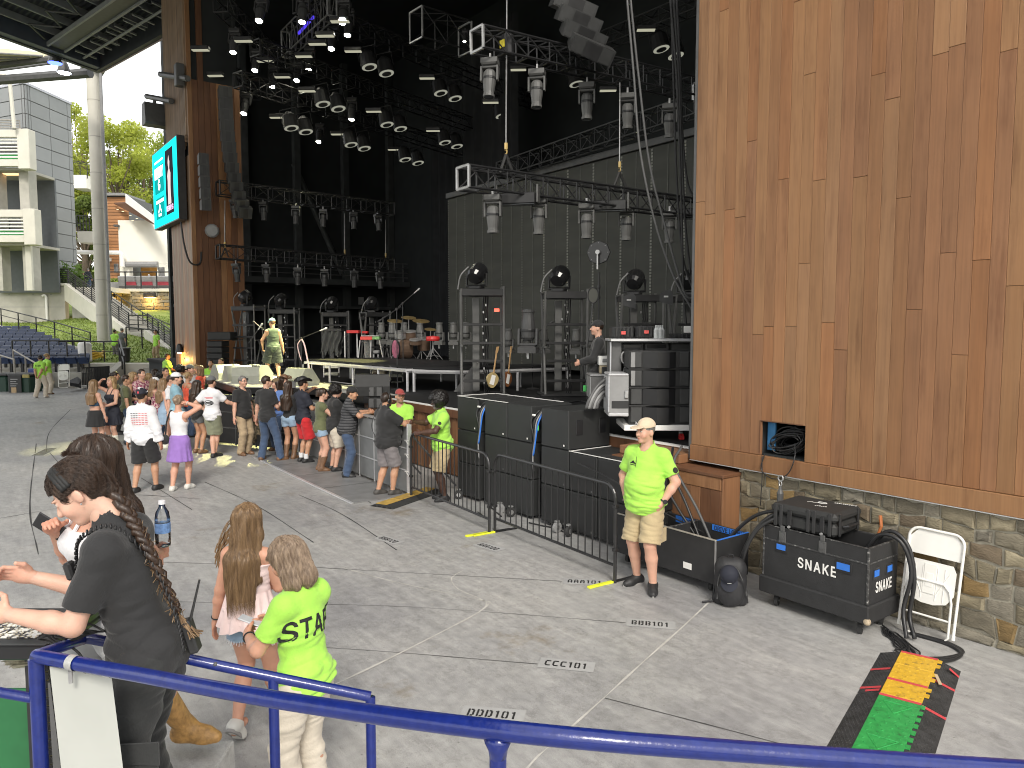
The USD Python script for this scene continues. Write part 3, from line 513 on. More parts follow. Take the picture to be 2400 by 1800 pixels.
# stair: upper flight from terrace (160,668) to landing (300,790), lower flight to (415,850)
stv0,stv1,stv2=61.5,52.,44.
SA,SB,SB2,SCc=PD(160,672,stv0),PD(303,778,stv1),PD(347,780,stv1-1),PD(416,836,stv2)
sr=thing('outdoor_stair','concrete stair descending from the terrace beside the column','stairs')
def flight(a,b,w,n,nm):
 side=np.cross(UP,(b-a)*[1,1,0]);side/=np.linalg.norm(side)
 for k in range(n):
  p,q=a+(b-a)*k/n,a+(b-a)*(k+1)/n;z=p[2]-(a[2]-b[2])/n
  part(sr,nm,hullm([np.array([c[0],c[1],zz])+side*s for c in(p,q) for s in(0,w) for zz in(z-.35,z)]),M_CONC)
 return side
s1=flight(SA,SB,2.4,26,'step');s2=flight(SB2,SCc,2.2,16,'step')
if(s1@FW)<0:pass
part(sr,'stringer',hullm([p+UP*z-s1*d for p in(SA,SB) for z in(.25,-1.1) for d in(.002,.3)]),M_CONCW);part(sr,'stringer',hullm([p+UP*z-s2*d for p in(SB2,SCc) for z in(.25,-.8) for d in(.002,.25)]),M_CONCW)
part(sr,'landing',hullm([p+UP*z for p in(SB,SB2,SB+FW*2.4,SB2+FW*2.4) for z in(0,-.3)]),M_CONC);part(sr,'flank_wall',hullm([np.array([p[0],p[1],z])+FW*.4 for p,z in((SA,SA[2]-.3),(SA,2.),(SB,SB[2]-.3),(SB,1.5))]+[np.array([p[0],p[1],z])+FW*.6 for p,z in((SA,SA[2]-.3),(SA,2.),(SB,SB[2]-.3),(SB,1.5))]),M_CONC)
M_RAILW=mat('rail_grey',(.30,.28,.25),.5)
railing('stair_railing','railing of thin bars along the upper stair flight beside the column',[SA+UP*.25,SB+UP*.25],1.05,(1,.85,.7,.55,.4,.25,.1),8,.045,M_BLACK)
railing('stair_railing','black railing guarding the middle stair landing',[SB+UP*.1,SB2+UP*.1],1.05,(1,.7,.4,.1),3,.045)
railing('stair_railing','railing of thin bars along the lower stair flight near the wood tower',[SB2+UP*.25,SCc+UP*.25],1.05,(1,.85,.7,.55,.4,.25,.1),6,.045)
railing('stair_railing','far black railing of the stair against the stone wall',[SA+FW*2.4+UP*.2,SB+FW*2.4+UP*.2,SCc+FW*2.4+UP*.2],1.05,(1,.5),12,.04)
railing('stair_railing','lone black railing below the stair landing on the grass',[PD(297,812,43),PD(372,822,41)],1.1,(1,),3,.04)
# stone wall behind the stair
wv=66.;w0,w1=uof(255,wv),uof(440,wv);zt=zof(684,wv);st2=thing('garden_wall','dark rubble stone retaining wall under the bar terrace','stone wall')
part(st2,'mortar',bx(w0,w1,wv,wv+.5,.5,zt),M_MORTAR);stone_wall(st2,w0,w1,zof(800,wv),zt,0,.24,.42,.45,1.3,.03,.1,RB,FW*wv,270,np.random.default_rng(9))
part(st2,'coping',bx(w0-.2,w1,wv-.2,wv+.6,zt+.004,zof(677,wv),.02),M_CONCW)
for x in(257,354):
 wl_=thing('wall_light','amber downlight on the dark stone wall '+('beside the column' if x<300 else 'midway along the bar terrace'),'lamp',UV(uof(x,wv),wv-.18,zof(694,wv)));part(wl_,'hood',moved(box((-.5,-.2,-.1),(.5,.15,.25),.03),R=RB),M_BLACK);part(wl_,'tube_lamp',moved(box((-.4,-.15,-.16),(.4,.1,-.105)),R=RB),lamp_mat('amber_glow',(1,.6,.18),14.))
 l_=UsdLux.SphereLight.Define(stage,wl_+'/lamp_light');l_.CreateRadiusAttr(.15);l_.CreateIntensityAttr(16.);l_.CreateNormalizeAttr(True);l_.CreateColorAttr(Gf.Vec3f(1,.6,.15));l_.AddTranslateOp().Set(tuple(float(c) for c in-FW*.35+UP*-.45))
 # terrace floors
tz=zof(672,rv);TZ2=zof(680,wv)
tf=numbered('/World','terrace');tag(UsdGeom.Xform.Define(stage,tf),kind='structure');part(tf,'left_floor',bx(uof(-200,rv),uof(250,rv),rv+.61,rv+16,tz-.4,tz-.02),M_CONCW);part(tf,'bar_floor',bx(w0+.3,w1+3,wv+.61,wv+20,TZ2-.4,TZ2-.02),M_CONCW)
# hillside carrying trees
p=numbered('/World','hillside');hs=[[-60,70,2.],[-60,130,16.],[-12,70,3.],[-12,130,16.]];mesh_of(p,trimesh.Trimesh([UV(*q) for q in hs],[[0,2,3],[0,3,1]],process=False),M_GRASS);tag(stage.GetPrimAtPath(p),kind='structure')
railing('terrace_railing','black railing of the bar terrace above the dark stone wall',[UV(uof(x,wv),wv+.2,TZ2) for x in(256,440)],zof(637,wv)-TZ2,(1,.05),6,.06)
railing('terrace_railing','railing of horizontal bars on the left terrace by the man in lime',[UV(uof(82,rv),rv+.3,tz),UV(uof(158,rv),rv+.3,tz)],1.45,(1,.88,.76,.64,.52,.4,.28,.16),4,.05)
railing('terrace_railing','railing of horizontal bars between the concrete piers at far left',[UV(uof(-20,rv),rv+.3,tz),UV(uof(62,rv),rv+.3,tz)],1.5,(1,.88,.76,.64,.52,.4,.28,.16),3,.05)
# grey panel building
GB=thing('panel_building','tall building clad in grey rectangular panels left of the column','building');M_PANEL=mat('grey_panel',(.225,.235,.238),.5,.06,.5,rnd=.05)
v0=62.8;P0=UV(uof(80,v0),v0,0);v1=68.5;P1=UV(uof(184,v1),v1,0);P2=UV(uof(-60,66),66,0);ztop=zof(197,v0)
def clad(a,b,ncol,widths,z0,z1,nrow):
 d=b-a;L=np.linalg.norm(d);d/=L;nn=np.array([d[1],-d[0],0]);nn=nn if nn@FW<0 else-nn;R=np.stack([d,-nn,UP],1);cs=np.r_[0,np.cumsum(widths)]*L/sum(widths);zs=np.linspace(z0,z1,nrow+1)
 for i in range(ncol):
  for j in range(nrow):part(GB,'panel',moved(box((cs[i]+.03,-.06,zs[j]+.03),(cs[i+1]-.03,0,zs[j+1]-.03),.008),a,R=R),M_PANEL)
 part(GB,'backing_wall',moved(box((0.02,.01,z0),(L-.02,.3,z1)),a,R=R),M_DGREY);part(GB,'parapet',moved(box((-.08,-.12,z1+.002),(L+.08,.35,z1+.22),.02),a,R=R),mat('parapet_grey',(.45,.46,.52),.5))
clad(P0,P1,4,(.9,3.6,3.6,.8),tz-1,ztop,15);clad(P0,P2,3,(2.,2.6,4.),tz-1,ztop,15)
# balcony block in front of it: piers, two slatted balconies
BB=thing('balcony_block','concrete balcony block with two white slatted balconies at far left','building');bv=58.
for x0,x1 in((-6,9),(58,80)):part(BB,'pier',bx(uof(x0,bv),uof(x1,bv),bv,bv+1.,tz-.5,zof(380,bv)),M_CONC)
part(BB,'pier_front',bx(uof(69,bv),uof(82,bv),bv-.25,bv-.004,tz-.5,zof(500,bv)),M_CONCW)
for ya,yb,xe in((312,396,105),(496,571,110)):
 for k,(a,b) in enumerate(((ya,ya+17),(yb-16,yb))):part(BB,'balcony_beam',bx(uof(-80,bv),uof(xe-27,bv),bv-1.,bv-.7,zof(b,bv),zof(a,bv),.02),M_CONCW)
 part(BB,'balcony_end',bx(uof(xe-27,bv)+.004,uof(xe,bv),bv-1.05,bv-.2,zof(yb+6,bv),zof(ya-2,bv),.03),M_CONCW)
 for k in range(6):part(BB,'slat',cyl(UV(uof(-80,bv),bv-.8,zof(ya+22+8*k,bv)),UV(uof(xe-27,bv),bv-.8,zof(ya+22+8*k,bv)),.06,6),M_WHITE)
 part(BB,'green_panel',bx(uof(-80,bv),uof(xe-29,bv),bv-.6,bv-.55,zof(yb-17,bv),zof(yb-30,bv)),mat('green_panel',(.05,.30,.09),.5));part(BB,'balcony_floor',bx(uof(-80,bv),uof(xe-28,bv),bv-.5,bv+3.5,zof(yb+6,bv),zof(yb,bv)),M_CONC)
 part(BB,'recess',bx(uof(-80,bv),uof(xe-30,bv),bv+1.2,bv+1.3,zof(yb-16,bv),zof(ya+14,bv)),M_DGREY)
part(BB,'back_wall',bx(uof(-80,bv),uof(80,bv)-.2,bv+3.6,bv+3.8,tz-.5,zof(396,bv)),mat('recess_wall',(.10,.11,.115),.6,.1));part(BB,'soffit_lamp',bx(uof(5,bv),uof(45,bv),bv+.6,bv+1.2,zof(404,bv),zof(398,bv)),lamp_mat('warm_soffit',(1,.55,.25),1.2))
part(BB,'corner_pipe',tube([UV(uof(-40,bv),bv-1.4,zof(156,bv)),UV(uof(66,bv),bv-1.4,zof(192,bv)),UV(uof(76,bv),bv-1.4,zof(206,bv)),UV(uof(81,bv),bv-1.4,zof(312,bv))],.13,8),M_CONCW)
railing('balcony_railing','brown railing on top of the upper slatted balcony',[UV(uof(-60,bv),bv-.6,zof(312,bv)),UV(uof(78,bv),bv-.6,zof(318,bv))],.95,(1,.8,.6,.4,.2),4,.05,M_RAILW)
# white bar building with wood end and sloping eaves
WB=thing('bar_building','white rendered bar building with cedar clad end and sloping eaves','building');bv2=77.
M_CEDAR=mat('cedar_board',(.42,.20,.085),.55,.2,1.,rnd=.2,stretch=(.6,.6,8))
cu0,cu1=uof(250,bv2),uof(310,bv2);rows=30
for k in range(rows):
 za,zb_=zof(682,bv2)+k*(zof(462,bv2)-zof(682,bv2))/rows,zof(682,bv2)+(k+1)*(zof(462,bv2)-zof(682,bv2))/rows
 part(WB,'cedar_board',bx(cu0,cu1 if za<zof(480,bv2) else cu1,bv2-.1,bv2-.02,za+.02,zb_-.02),M_CEDAR)
part(WB,'cedar_backing',bx(cu0,cu1,bv2,bv2+5,zof(682,bv2),zof(460,bv2)),M_DGREY);part(WB,'white_wall',bx(cu1-1.6+.9,uof(450,bv2),bv2-.9,bv2-.15,zof(620,bv2),zof(519,bv2),.02),mat('white_render',(.80,.78,.69),.8,.04,.4))
M_WR=mat('white_render',(.8,.78,.69));sv0,sv1=uof(316,bv2),uof(380,bv2)
part(WB,'white_wall',bx(cu1-.7,sv0,bv2-.9,bv2-.15,zof(684,bv2),zof(620,bv2)-.004),M_WR);part(WB,'white_wall',bx(sv1,uof(450,bv2),bv2-.9,bv2-.15,zof(684,bv2),zof(620,bv2)-.004),M_WR)
part(WB,'counter_recess',bx(sv0,sv1,bv2+1.5,bv2+1.6,zof(684,bv2),zof(620,bv2)),mat('bar_orange',(.62,.30,.07),.5,.5,.9));part(WB,'counter',bx(sv0,sv1,bv2-1.1,bv2-.2,zof(684,bv2),zof(655,bv2),.02),M_GREY);part(WB,'awning_roll',cyl(UV(sv0-.2,bv2-1.1,zof(622,bv2)),UV(sv1+.2,bv2-1.1,zof(622,bv2)),.3,10),M_GREY)
for a,b in((300,460),):part(WB,'eaves_board',hullm([UV(uof(x,v),v,zof(y,v)) for x,y,v in((303,454,74),(303,475,74),(385,520,70),(385,537,70))]+[UV(uof(x,v),v,zof(y,v)) for x,y,v in((304,454,74.3),(304,475,74.3),(386,520,70.3),(386,537,70.3))]),M_WHITE)
part(WB,'eaves_soffit',hullm([UV(uof(x,v),v,zof(y,v)) for x,y,v in((276,478,76.6),(303,476,74.2),(385,536,70.2),(360,521,76.2))]+[UV(uof(x,v),v,zof(y,v)+.12) for x,y,v in((276,478,76.6),(303,476,74.2),(385,536,70.2),(360,521,76.2))]),mat('soffit_brown',(.17,.075,.04),.6,.2))
part(WB,'roof_cap',bx(cu0-.3,uof(305,bv2),bv2-.5,bv2+4,zof(460,bv2)+.004,zof(454,bv2)),M_GREY)
for x,y in((284,485),(296,490),(313,499),(328,507),(318,512)):part(WB,'downlight',moved(lathe([(0,-.02),(.12,0)],8),UV(uof(x,75.),75.,zof(y,75.)-.22)),lamp_mat('warm_spot',(1,.8,.5),2.))
part(WB,'duct_pipe',tube([UV(uof(180,bv2),bv2-1.6,zof(594,bv2)),UV(uof(304,bv2),bv2-1.6,zof(596,bv2)),UV(uof(308,bv2),bv2-1.6,zof(600,bv2)),UV(uof(309,bv2),bv2-1.6,zof(628,bv2))],.22,8),M_WHITE)
part(WB,'vent_box',bx(uof(259,bv2),uof(267,bv2),bv2-.4,bv2-.11,zof(613,bv2),zof(605,bv2)),M_WHITE);part(WB,'wall_spot',bx(uof(288,bv2),uof(298,bv2),bv2-1.3,bv2-.91,zof(535,bv2),zof(530,bv2)),M_DGREY)
for x0,x1,y0,y1 in((282,292,620,641),(384,398,628,650)):part(WB,'poster',bx(uof(x0,bv2),uof(x1,bv2),bv2-1.,bv2-.92,zof(y1,bv2),zof(y0,bv2)),mat('poster_bw',(.15,.15,.15),.5,.9,2.))
part(WB,'upper_balcony',bx(uof(188,74),uof(226,74),74,76,zof(568,74),zof(542,74)),M_CONCW)
railing('balcony_railing','black upright railing of the small balcony between building and column',[UV(uof(187,74),74.1,zof(542,74)),UV(uof(230,74),74.1,zof(546,74))],1.55,(1,.5,.05),7,.045)
part(WB,'upper_terrace',bx(uof(182,76),uof(214,76),76,78,zof(441,76),zof(410,76)),M_WR)
railing('balcony_railing','thin railing of the high roof terrace against the tree',[UV(uof(183,76),76.1,zof(412,76)),UV(uof(216,76),76.1,zof(418,76))],1.5,(1,.9),3,.04)
# bar furniture
pl_=thing('planter_box','grey square planter with low yellow green plants on the bar terrace','planter');q=wv+1.6;part(pl_,'box',bx(uof(258,q),uof(291,q),q,q+.9,TZ2,zof(661,q),.02),M_GREY)
rp=np.random.default_rng(4);L=[]
for k in range(260):c=UV(rp.uniform(uof(259,q),uof(290,q)),q+rp.uniform(.1,.8),zof(661,q)+rp.uniform(0,.25));d=rp.normal(0,.1,(3,3));L.append(trimesh.Trimesh(c+d,[[0,1,2]],process=False))
M_LEAFY=mat('leaf_yellow',(.22,.30,.05),.6,.3,4.);part(pl_,'plants',L,M_LEAFY)
def lounge(u,v,z,lab):
 t=thing('lounge_chair',lab,'chair',UV(u,v,z),m=xf(UV(u,v,z),R=RB),group=None);part(t,'seat',box((-.9,-.5,.25),(.9,.5,.45),.04),M_DGREY);part(t,'back_cushion',moved(box((-.85,-.12,0),(.85,.12,.9),.05),(0,-.42,.42),R=rot([1,0,0],.25)),M_GREY);part(t,'red_cushion',moved(box((-.25,-.17,.1),(.75,-.13,.42),.02),(0,-.42,.42),R=rot([1,0,0],.25)),mat('cushion_red',(.35,.05,.07),.8))
 for s in(-1,1):part(t,'leg',box((s*.8-.05,-.45,0),(s*.8+.05,-.35,.25)),M_BLACK);part(t,'leg',box((s*.8-.05,.35,0),(s*.8+.05,.45,.25)),M_BLACK)
for x,lab in((309,'grey lounge seat with red cushion right of the planter box'),(347,'middle grey lounge seat with red cushion on the bar terrace'),(384,'grey lounge seat with red cushion nearest the wood tower')):lounge(uof(x,wv+1.8),wv+1.8,TZ2,lab)
tb=thing('bar_table','small white high table before the bar counter','table',UV(uof(322,71),71,TZ2));part(tb,'top',lathe([(0,1.08),(.9,1.08),(.9,1.14),(0,1.14)],16),M_WHITE);part(tb,'stem',cyl((0,0,0),(0,0,1.08),.06,8),M_GREY)
# ================================================================ trees
def leafmat(nm,c):
 if nm in _mats:return _mats[nm]
 m=usdkit.material(stage,'/World/Looks/'+nm,{'geo':('geometry',{}),'n':('noise_texture',{'scale':.55,'detail':3.}),'r':('rgb_ramp',{'ramp':[(.3,tuple(.6*np.array(c))),(.7,tuple(1.5*np.array(c)))]}),'d':('principled_bsdf',{'roughness':.6}),'t':('translucent_bsdf',{}),'x':('mix_closure',{'fac':.5})},
 [('geo.position','n.vector'),('n.fac','r.fac'),('r.color','d.base_color'),('r.color','t.color'),('d.BSDF','x.closure1'),('t.BSDF','x.closure2')],surface='x.closure');_mats[nm]=m;return m
def tree(lab,base,H,R_,seed,c,nleaf=9000,clumps=26,low=.25):
 r=np.random.default_rng(seed);t=thing('leafy_tree',lab,'tree',base);M_BARK=mat('bark',(.13,.10,.07),.9,.3,3.)
 cs=[];limbs=[]
 for k in range(clumps):
  a=r.uniform(0,6.28);z=H*(low+(1-low)*r.random()**.8);rad=R_*math.sqrt(max(.05,1-((z/H-.55)/.55)**2))*r.uniform(.3,1.);c0=np.array([rad*math.cos(a),rad*math.sin(a),z]);cs.append((c0,R_*r.uniform(.2,.36)))
  s=np.array([0,0,z*.45]);limbs.append(tube([s,(s+c0)/2+r.normal(0,.3,3),c0],[.13,.08,.025],5))
 part(t,'trunk',cat_([tube([(0,0,-1),(.1,0,H*.35),(-.1,.1,H*.7),(0,0,H*.95)],[.4,.32,.18,.04],8)]+limbs),M_BARK,True)
 w=np.array([q[1]**2 for q in cs]);idx=r.choice(len(cs),nleaf,p=w/w.sum());C0=np.array([q[0] for q in cs])[idx];S0=np.array([q[1] for q in cs])[idx]
 d=r.normal(size=(nleaf,3));d/=np.linalg.norm(d,axis=1,keepdims=True);P=C0+d*(S0*r.random(nleaf)**.4)[:,None]*[1,1,.8];a,b=r.normal(0,1,(nleaf,3)),r.normal(0,1,(nleaf,3));a/=np.linalg.norm(a,axis=1,keepdims=True);b=np.cross(a,b);b/=np.linalg.norm(b,axis=1,keepdims=True);s=r.uniform(.10,.24,nleaf)[:,None]
 V=np.stack([P-a*s,P+b*s*.55,P+a*s,P-b*s*.55],1).reshape(-1,3);i=np.arange(nleaf)[:,None]*4;part(t,'crown',trimesh.Trimesh(V,np.vstack([i+[0,1,2],i+[0,2,3]]),process=False),leafmat(f'leaf_{seed}',c),kind='stuff')
for(x,y0,v,H,R_,c,lab,nl,cl) in((290,640,86,17.4,5.6,(.34,.38,.06),'big sunlit yellow green tree behind the bar building',15000,34),(205,660,90,22.,4.2,(.32,.36,.06),'slim tall tree rising just behind the round column',9000,34),(203,690,82,11.5,3.2,(.14,.19,.04),'dark green bushy tree low between grey building and column',9000,20),
(345,640,96,18.2,5.2,(.26,.31,.05),'green tree behind the turquoise screen',10000,28),(400,640,104,17,6.,(.10,.15,.03),'far tree mostly hidden by the wood tower',5000,24)):
 tree(lab,UV(uof(x,v),v,zof(y0,v)-.5),H*.93,R_,int(x)+int(v),c,nl,cl,.12 if R_<4 else .22)
 # shrubs at the stair head
for x,y,v,s,lab in((160,655,66,1.3,'clipped green shrub behind the stair head railing'),(180,668,65,.8,'small yellow green bush at the top of the stair')):
 t=thing('shrub',lab,'shrub',UV(uof(x,v),v,tz));r=np.random.default_rng(x);P=r.normal(0,.4*s,(700,3))+[0,0,s*.8];P[:,2]=np.maximum(P[:,2],.05);d=r.normal(0,.12,(700,3,3));part(t,'foliage',trimesh.Trimesh((P[:,None]+d).reshape(-1,3),np.arange(2100).reshape(-1,3),process=False),leafmat('leaf_shrub',(.10,.17,.03)),kind='stuff')
 part(t,'stem',cyl((0,0,0),(0,0,s),.06,6),mat('bark',(.13,.1,.07)))
 # ================================================================ blue tip up seats
M_SEAT=mat('seat_navy',(.022,.040,.095),.28,.2,5.);seat0=None;ns=0
for k in range(9):
 v=36.0+.93*k;z=zof(852,36.)+.165*k
 for j in range(12):
  u=uof(186-17.0*k,v)-.54*j
  if u<uof(-30,v):break
  M_=xf(UV(u,v,z-.42),R=np.stack([-RT,-FW,UP],1));lab=f'navy stadium seat at far left, {ORD[k]} row up, {ORD[j]} from its right end'
  if seat0 is None:
   seat0=thing('stadium_seat',lab,'seat',m=M_,group='navy stadium seats in rows');b=[hullm([(s*.25,-.18,.42),(s*.25,-.1,.42)][:0]+[(-.235,-.2,.42),(.235,-.2,.42),(-.25,-.26,.85),(.25,-.26,.85),(-.2,-.29,.9),(.2,-.29,.9),(-.235,-.15,.42),(.235,-.15,.42),(-.25,-.21,.85),(.25,-.21,.85),(-.2,-.24,.9),(.2,-.24,.9)]) for s in(1,)]
   part(seat0,'backrest',b,M_SEAT);part(seat0,'seat_pan',hullm([(-.22,-.16,.40),(.22,-.16,.40),(-.22,-.02,.74),(.22,-.02,.74),(-.22,-.11,.40),(.22,-.11,.40),(-.22,.05,.72),(.22,.05,.72)]),M_SEAT)
   for s in(-1,1):part(seat0,'support',box((s*.24-.02,-.22,0),(s*.24+.02,-.12,.45)),M_BLACK)
  else:dup(seat0,(0,0,0),label=lab,m=M_)
sb=thing('seat_tiers','stepped concrete tiers under the navy seats at far left','seating tiers')
for k in range(9):v=36.0+.93*k;part(sb,'tier',bx(uof(-160,v),uof(196-16.5*k,v),v-.45,v+.475,-.2,zof(852,36.)+.165*k-.42),M_CONC)
railing('handrail','grey tube handrail in front of the navy seats',[PD(30,836,35.3),PD(200,836,35.6)],.75,(1,.1),5,.035)
railing('handrail','grey handrail sloping down to the green bins',[PD(-30,868,35.),PD(36,890,33.5)],.9,(1,),3,.035,M_RAILW)
railing('handrail','grey handrail sloping down towards the two staff at left',[PD(33,868,35.),PD(92,905,33.2)],.95,(1,),3,.035,M_RAILW)
# ================================================================ people: signed distance bodies, meshed by surface nets
def surface_nets(d,origin,h):
 """Zero surface of the field d (nx, ny, nz): (vertices, triangles)."""
 s=d<0
 c=[s[a:d.shape[0]-1+a,b:d.shape[1]-1+b,e:d.shape[2]-1+e] for a in(0,1) for b in(0,1) for e in(0,1)]
 cnt=sum(x.astype(np.int8) for x in c);act=(cnt>0)&(cnt<8)
 idx=np.full(act.shape,-1,np.int64);cells=np.argwhere(act);idx[act]=np.arange(len(cells))
 if len(cells)==0:return np.zeros((0,3)),np.zeros((0,3),int)
 off=np.array([(a,b,e) for a in(0,1) for b in(0,1) for e in(0,1)])
 val=np.stack([d[cells[:,0]+o[0],cells[:,1]+o[1],cells[:,2]+o[2]] for o in off],1)
 acc,n=np.zeros((len(cells),3)),np.zeros(len(cells))
 for i in range(8):
  for b in(1,2,4):
   j=i|b
   if j==i:continue
   a0,a1=val[:,i],val[:,j];m=(a0<0)!=(a1<0);t=np.where(m,a0/np.where(m,a0-a1,1),0)
   acc+=np.where(m[:,None],off[i]+t[:,None]*(off[j]-off[i]),0);n+=m
 V=origin+h*(cells+acc/n[:,None]);F=[]
 for ax in range(3):
  sl0=[slice(1,-1)]*3;sl0[ax]=slice(0,-1);sl1=[slice(1,-1)]*3;sl1[ax]=slice(1,None)
  e0,e1=s[tuple(sl0)],s[tuple(sl1)];q=np.argwhere(e0!=e1);inside0=e0[tuple(q.T)]
  o=np.ones(3,int);o[ax]=0;p=q+o;u,w=[(1,2),(2,0),(0,1)][ax];eu,ew=np.eye(3,dtype=int)[u],np.eye(3,dtype=int)[w]
  A,B,C,D=(idx[tuple((p-eu-ew).T)],idx[tuple((p-ew).T)],idx[tuple(p.T)],idx[tuple((p-eu).T)])
  Q=np.stack([A,B,C,D],1);Q[~inside0]=Q[~inside0][:,::-1];F+=[Q[:,[0,1,2]],Q[:,[0,2,3]]]
 F=np.vstack(F);return V,F[(F>=0).all(1)]
BIG=.4
def wavy(X,Y,Z,seed):
 """Cheap wrinkle noise in about [-.5, .5]: warped sines."""
 r=np.random.default_rng(seed);p=r.uniform(0,6.28,8).astype(np.float32);w=np.sin(1.3*Y+p[0])+np.sin(1.1*Z+p[1]);u=np.sin(1.2*X+p[2])+np.sin(.9*Z+p[3])
 return .17*(np.sin(2.9*X+1.3*w+p[4])+np.sin(2.7*Y+1.2*Z+1.2*u+p[5])+np.sin(3.1*Z-1.4*X+1.1*w+p[6]))
class Field:
 """A distance field on a grid; primitives are evaluated only near themselves."""
 def __init__(s,lo,hi,h):
  s.lo=np.asarray(lo,float);s.h=h;s.n=np.ceil((np.asarray(hi)-s.lo)/h).astype(int)+1;s.ax=[(s.lo[i]+h*np.arange(s.n[i])).astype(np.float32) for i in range(3)]
 def new(s):return np.full(tuple(s.n),BIG,np.float32)
 def _sl(s,lo,hi):return tuple(slice(max(0,int((lo[i]-s.lo[i])/s.h)),min(s.n[i],int((hi[i]-s.lo[i])/s.h)+2)) for i in range(3))
 def _p(s,sl):return np.meshgrid(*[s.ax[i][sl[i]] for i in range(3)],indexing='ij',sparse=True)
 def _join(s,d,sl,v,k):
  a=d[sl]
  if k<=0:d[sl]=np.minimum(a,v);return
  hh=np.clip(.5+.5*(v-a)/k,0,1);d[sl]=v*(1-hh)+a*hh-k*hh*(1-hh)
 def cone(s,d,a,b,ra,rb,k=.03,mg=.09):
  a,b=np.asarray(a,float),np.asarray(b,float);r=max(ra,rb)+mg;sl=s._sl(np.minimum(a,b)-r,np.maximum(a,b)+r)
  if any(x.stop<=x.start for x in sl):return
  X,Y,Z=s._p(sl);ba=b-a;L=ba@ba+1e-9;t=np.clip(((X-a[0])*ba[0]+(Y-a[1])*ba[1]+(Z-a[2])*ba[2])/L,0,1)
  q=np.sqrt((X-a[0]-t*ba[0])**2+(Y-a[1]-t*ba[1])**2+(Z-a[2]-t*ba[2])**2)-(ra+(rb-ra)*t);s._join(d,sl,q,k)
 def ell(s,d,c,r,R=None,k=.03,mg=.09):
  c,r=np.asarray(c,float),np.asarray(r,float);m=r.max()+mg;sl=s._sl(c-m,c+m)
  if any(x.stop<=x.start for x in sl):return
  X,Y,Z=s._p(sl);X,Y,Z=X-c[0],Y-c[1],Z-c[2]
  if R is not None:X,Y,Z=(R[0,0]*X+R[1,0]*Y+R[2,0]*Z,R[0,1]*X+R[1,1]*Y+R[2,1]*Z,R[0,2]*X+R[1,2]*Y+R[2,2]*Z)
  k0=np.sqrt((X/r[0])**2+(Y/r[1])**2+(Z/r[2])**2);k1=np.sqrt((X/r[0]**2)**2+(Y/r[1]**2)**2+(Z/r[2]**2)**2);s._join(d,sl,k0*(k0-1)/np.maximum(k1,1e-6),k)
 def plane(s,p,n):
  """Signed distance to the plane (positive on the side of n) as a full field."""
  n=np.asarray(n,float)/np.linalg.norm(n);X,Y,Z=np.meshgrid(*s.ax,indexing='ij',sparse=True);return(X-p[0])*n[0]+(Y-p[1])*n[1]+(Z-p[2])*n[2]
 def noise(s,sc,seed,rng=(1,1,1)):
  X,Y,Z=[a.astype(np.float32)*np.float32(sc*q) for a,q in zip(np.meshgrid(*s.ax,indexing='ij',sparse=True),rng)];return wavy(X,Y,Z,seed)
 def nets(s,d):return surface_nets(d,s.lo,s.h)
def strands(parent,gf,d,v,hm,flow,seed,n=5200,steps=11,step=.012):
 """Loose hair strands that follow the surface of the field d."""
 from scipy.ndimage import map_coordinates
 r=np.random.default_rng(seed);gr=np.gradient(d,gf.h);P=v[r.integers(len(v),size=n)]+r.normal(0,.002,(n,3));off=np.abs(r.normal(0,.0022,(n,1)))+.0008;Q=[P];wob=r.normal(0,.22,(n,3))
 at=lambda a,P:map_coordinates(a,((P-gf.lo)/gf.h).T,order=1,mode='nearest')
 for k in range(steps):
  N_=np.stack([at(g,P) for g in gr],1);N_/=np.maximum(np.linalg.norm(N_,axis=1,keepdims=True),1e-6);f=flow(P)+0*P;f=f/np.maximum(np.linalg.norm(f,axis=1,keepdims=True),1e-6)+wob*(.6+.08*k);f-=N_*(N_*f).sum(1,keepdims=True);f/=np.maximum(np.linalg.norm(f,axis=1,keepdims=True),1e-6)
  P=P+f*step;P=P-N_*np.clip(at(d,P)[:,None]-off,-.01,.01);Q.append(P)
 Q=np.stack(Q,1);w=np.tile(np.linspace(.0019,.0007,steps+1),(n,1))
 c=UsdGeom.BasisCurves.Define(stage,numbered(parent,'hair_strands'));c.CreateTypeAttr('linear');c.CreatePointsAttr(Vt.Vec3fArray.FromNumpy(Q.reshape(-1,3).astype(np.float32)));c.CreateCurveVertexCountsAttr(Vt.IntArray.FromNumpy(np.full(n,steps+1,np.int32)));c.CreateWidthsAttr(Vt.FloatArray.FromNumpy(w.ravel().astype(np.float32)));c.SetWidthsInterpolation('vertex');UsdShade.MaterialBindingAPI.Apply(c.GetPrim()).Bind(hm);tag(c,kind='stuff')
def ik(a,b,l1,l2,pole):
 """Elbow between a and b; pole is the direction it points to. Returns (elbow, end)."""
 a,b=np.asarray(a,float),np.asarray(b,float);v=b-a;L=np.linalg.norm(v);L2=min(max(L,abs(l1-l2)+.01),(l1+l2)*.999);v=v/L;b=a+v*L2
 x=(l1**2-l2**2+L2**2)/(2*L2);hgt=math.sqrt(max(l1**2-x**2,0));p=np.asarray(pole,float);p=p-v*(p@v);p/=max(np.linalg.norm(p),1e-6);return a+v*x+p*hgt,b
SKIN=mat('skin',(1.,1.,1.),.5,.10,9.,.12,200.,tint=True,spec=.4,ramp=[(.3,(.92,.90,.89)),(.7,(1.06,1.03,1.02))],sub=.08)
M_FACE=mat('painted_print',(1.,1.,1.),.7,.02,3.,tint=True)
def cloth(name,c,rough=.85,var=.14,bump=.25):return mat('cloth_'+name,c,rough,var,6.,bump,90.,sheen=.15,detail=5.)
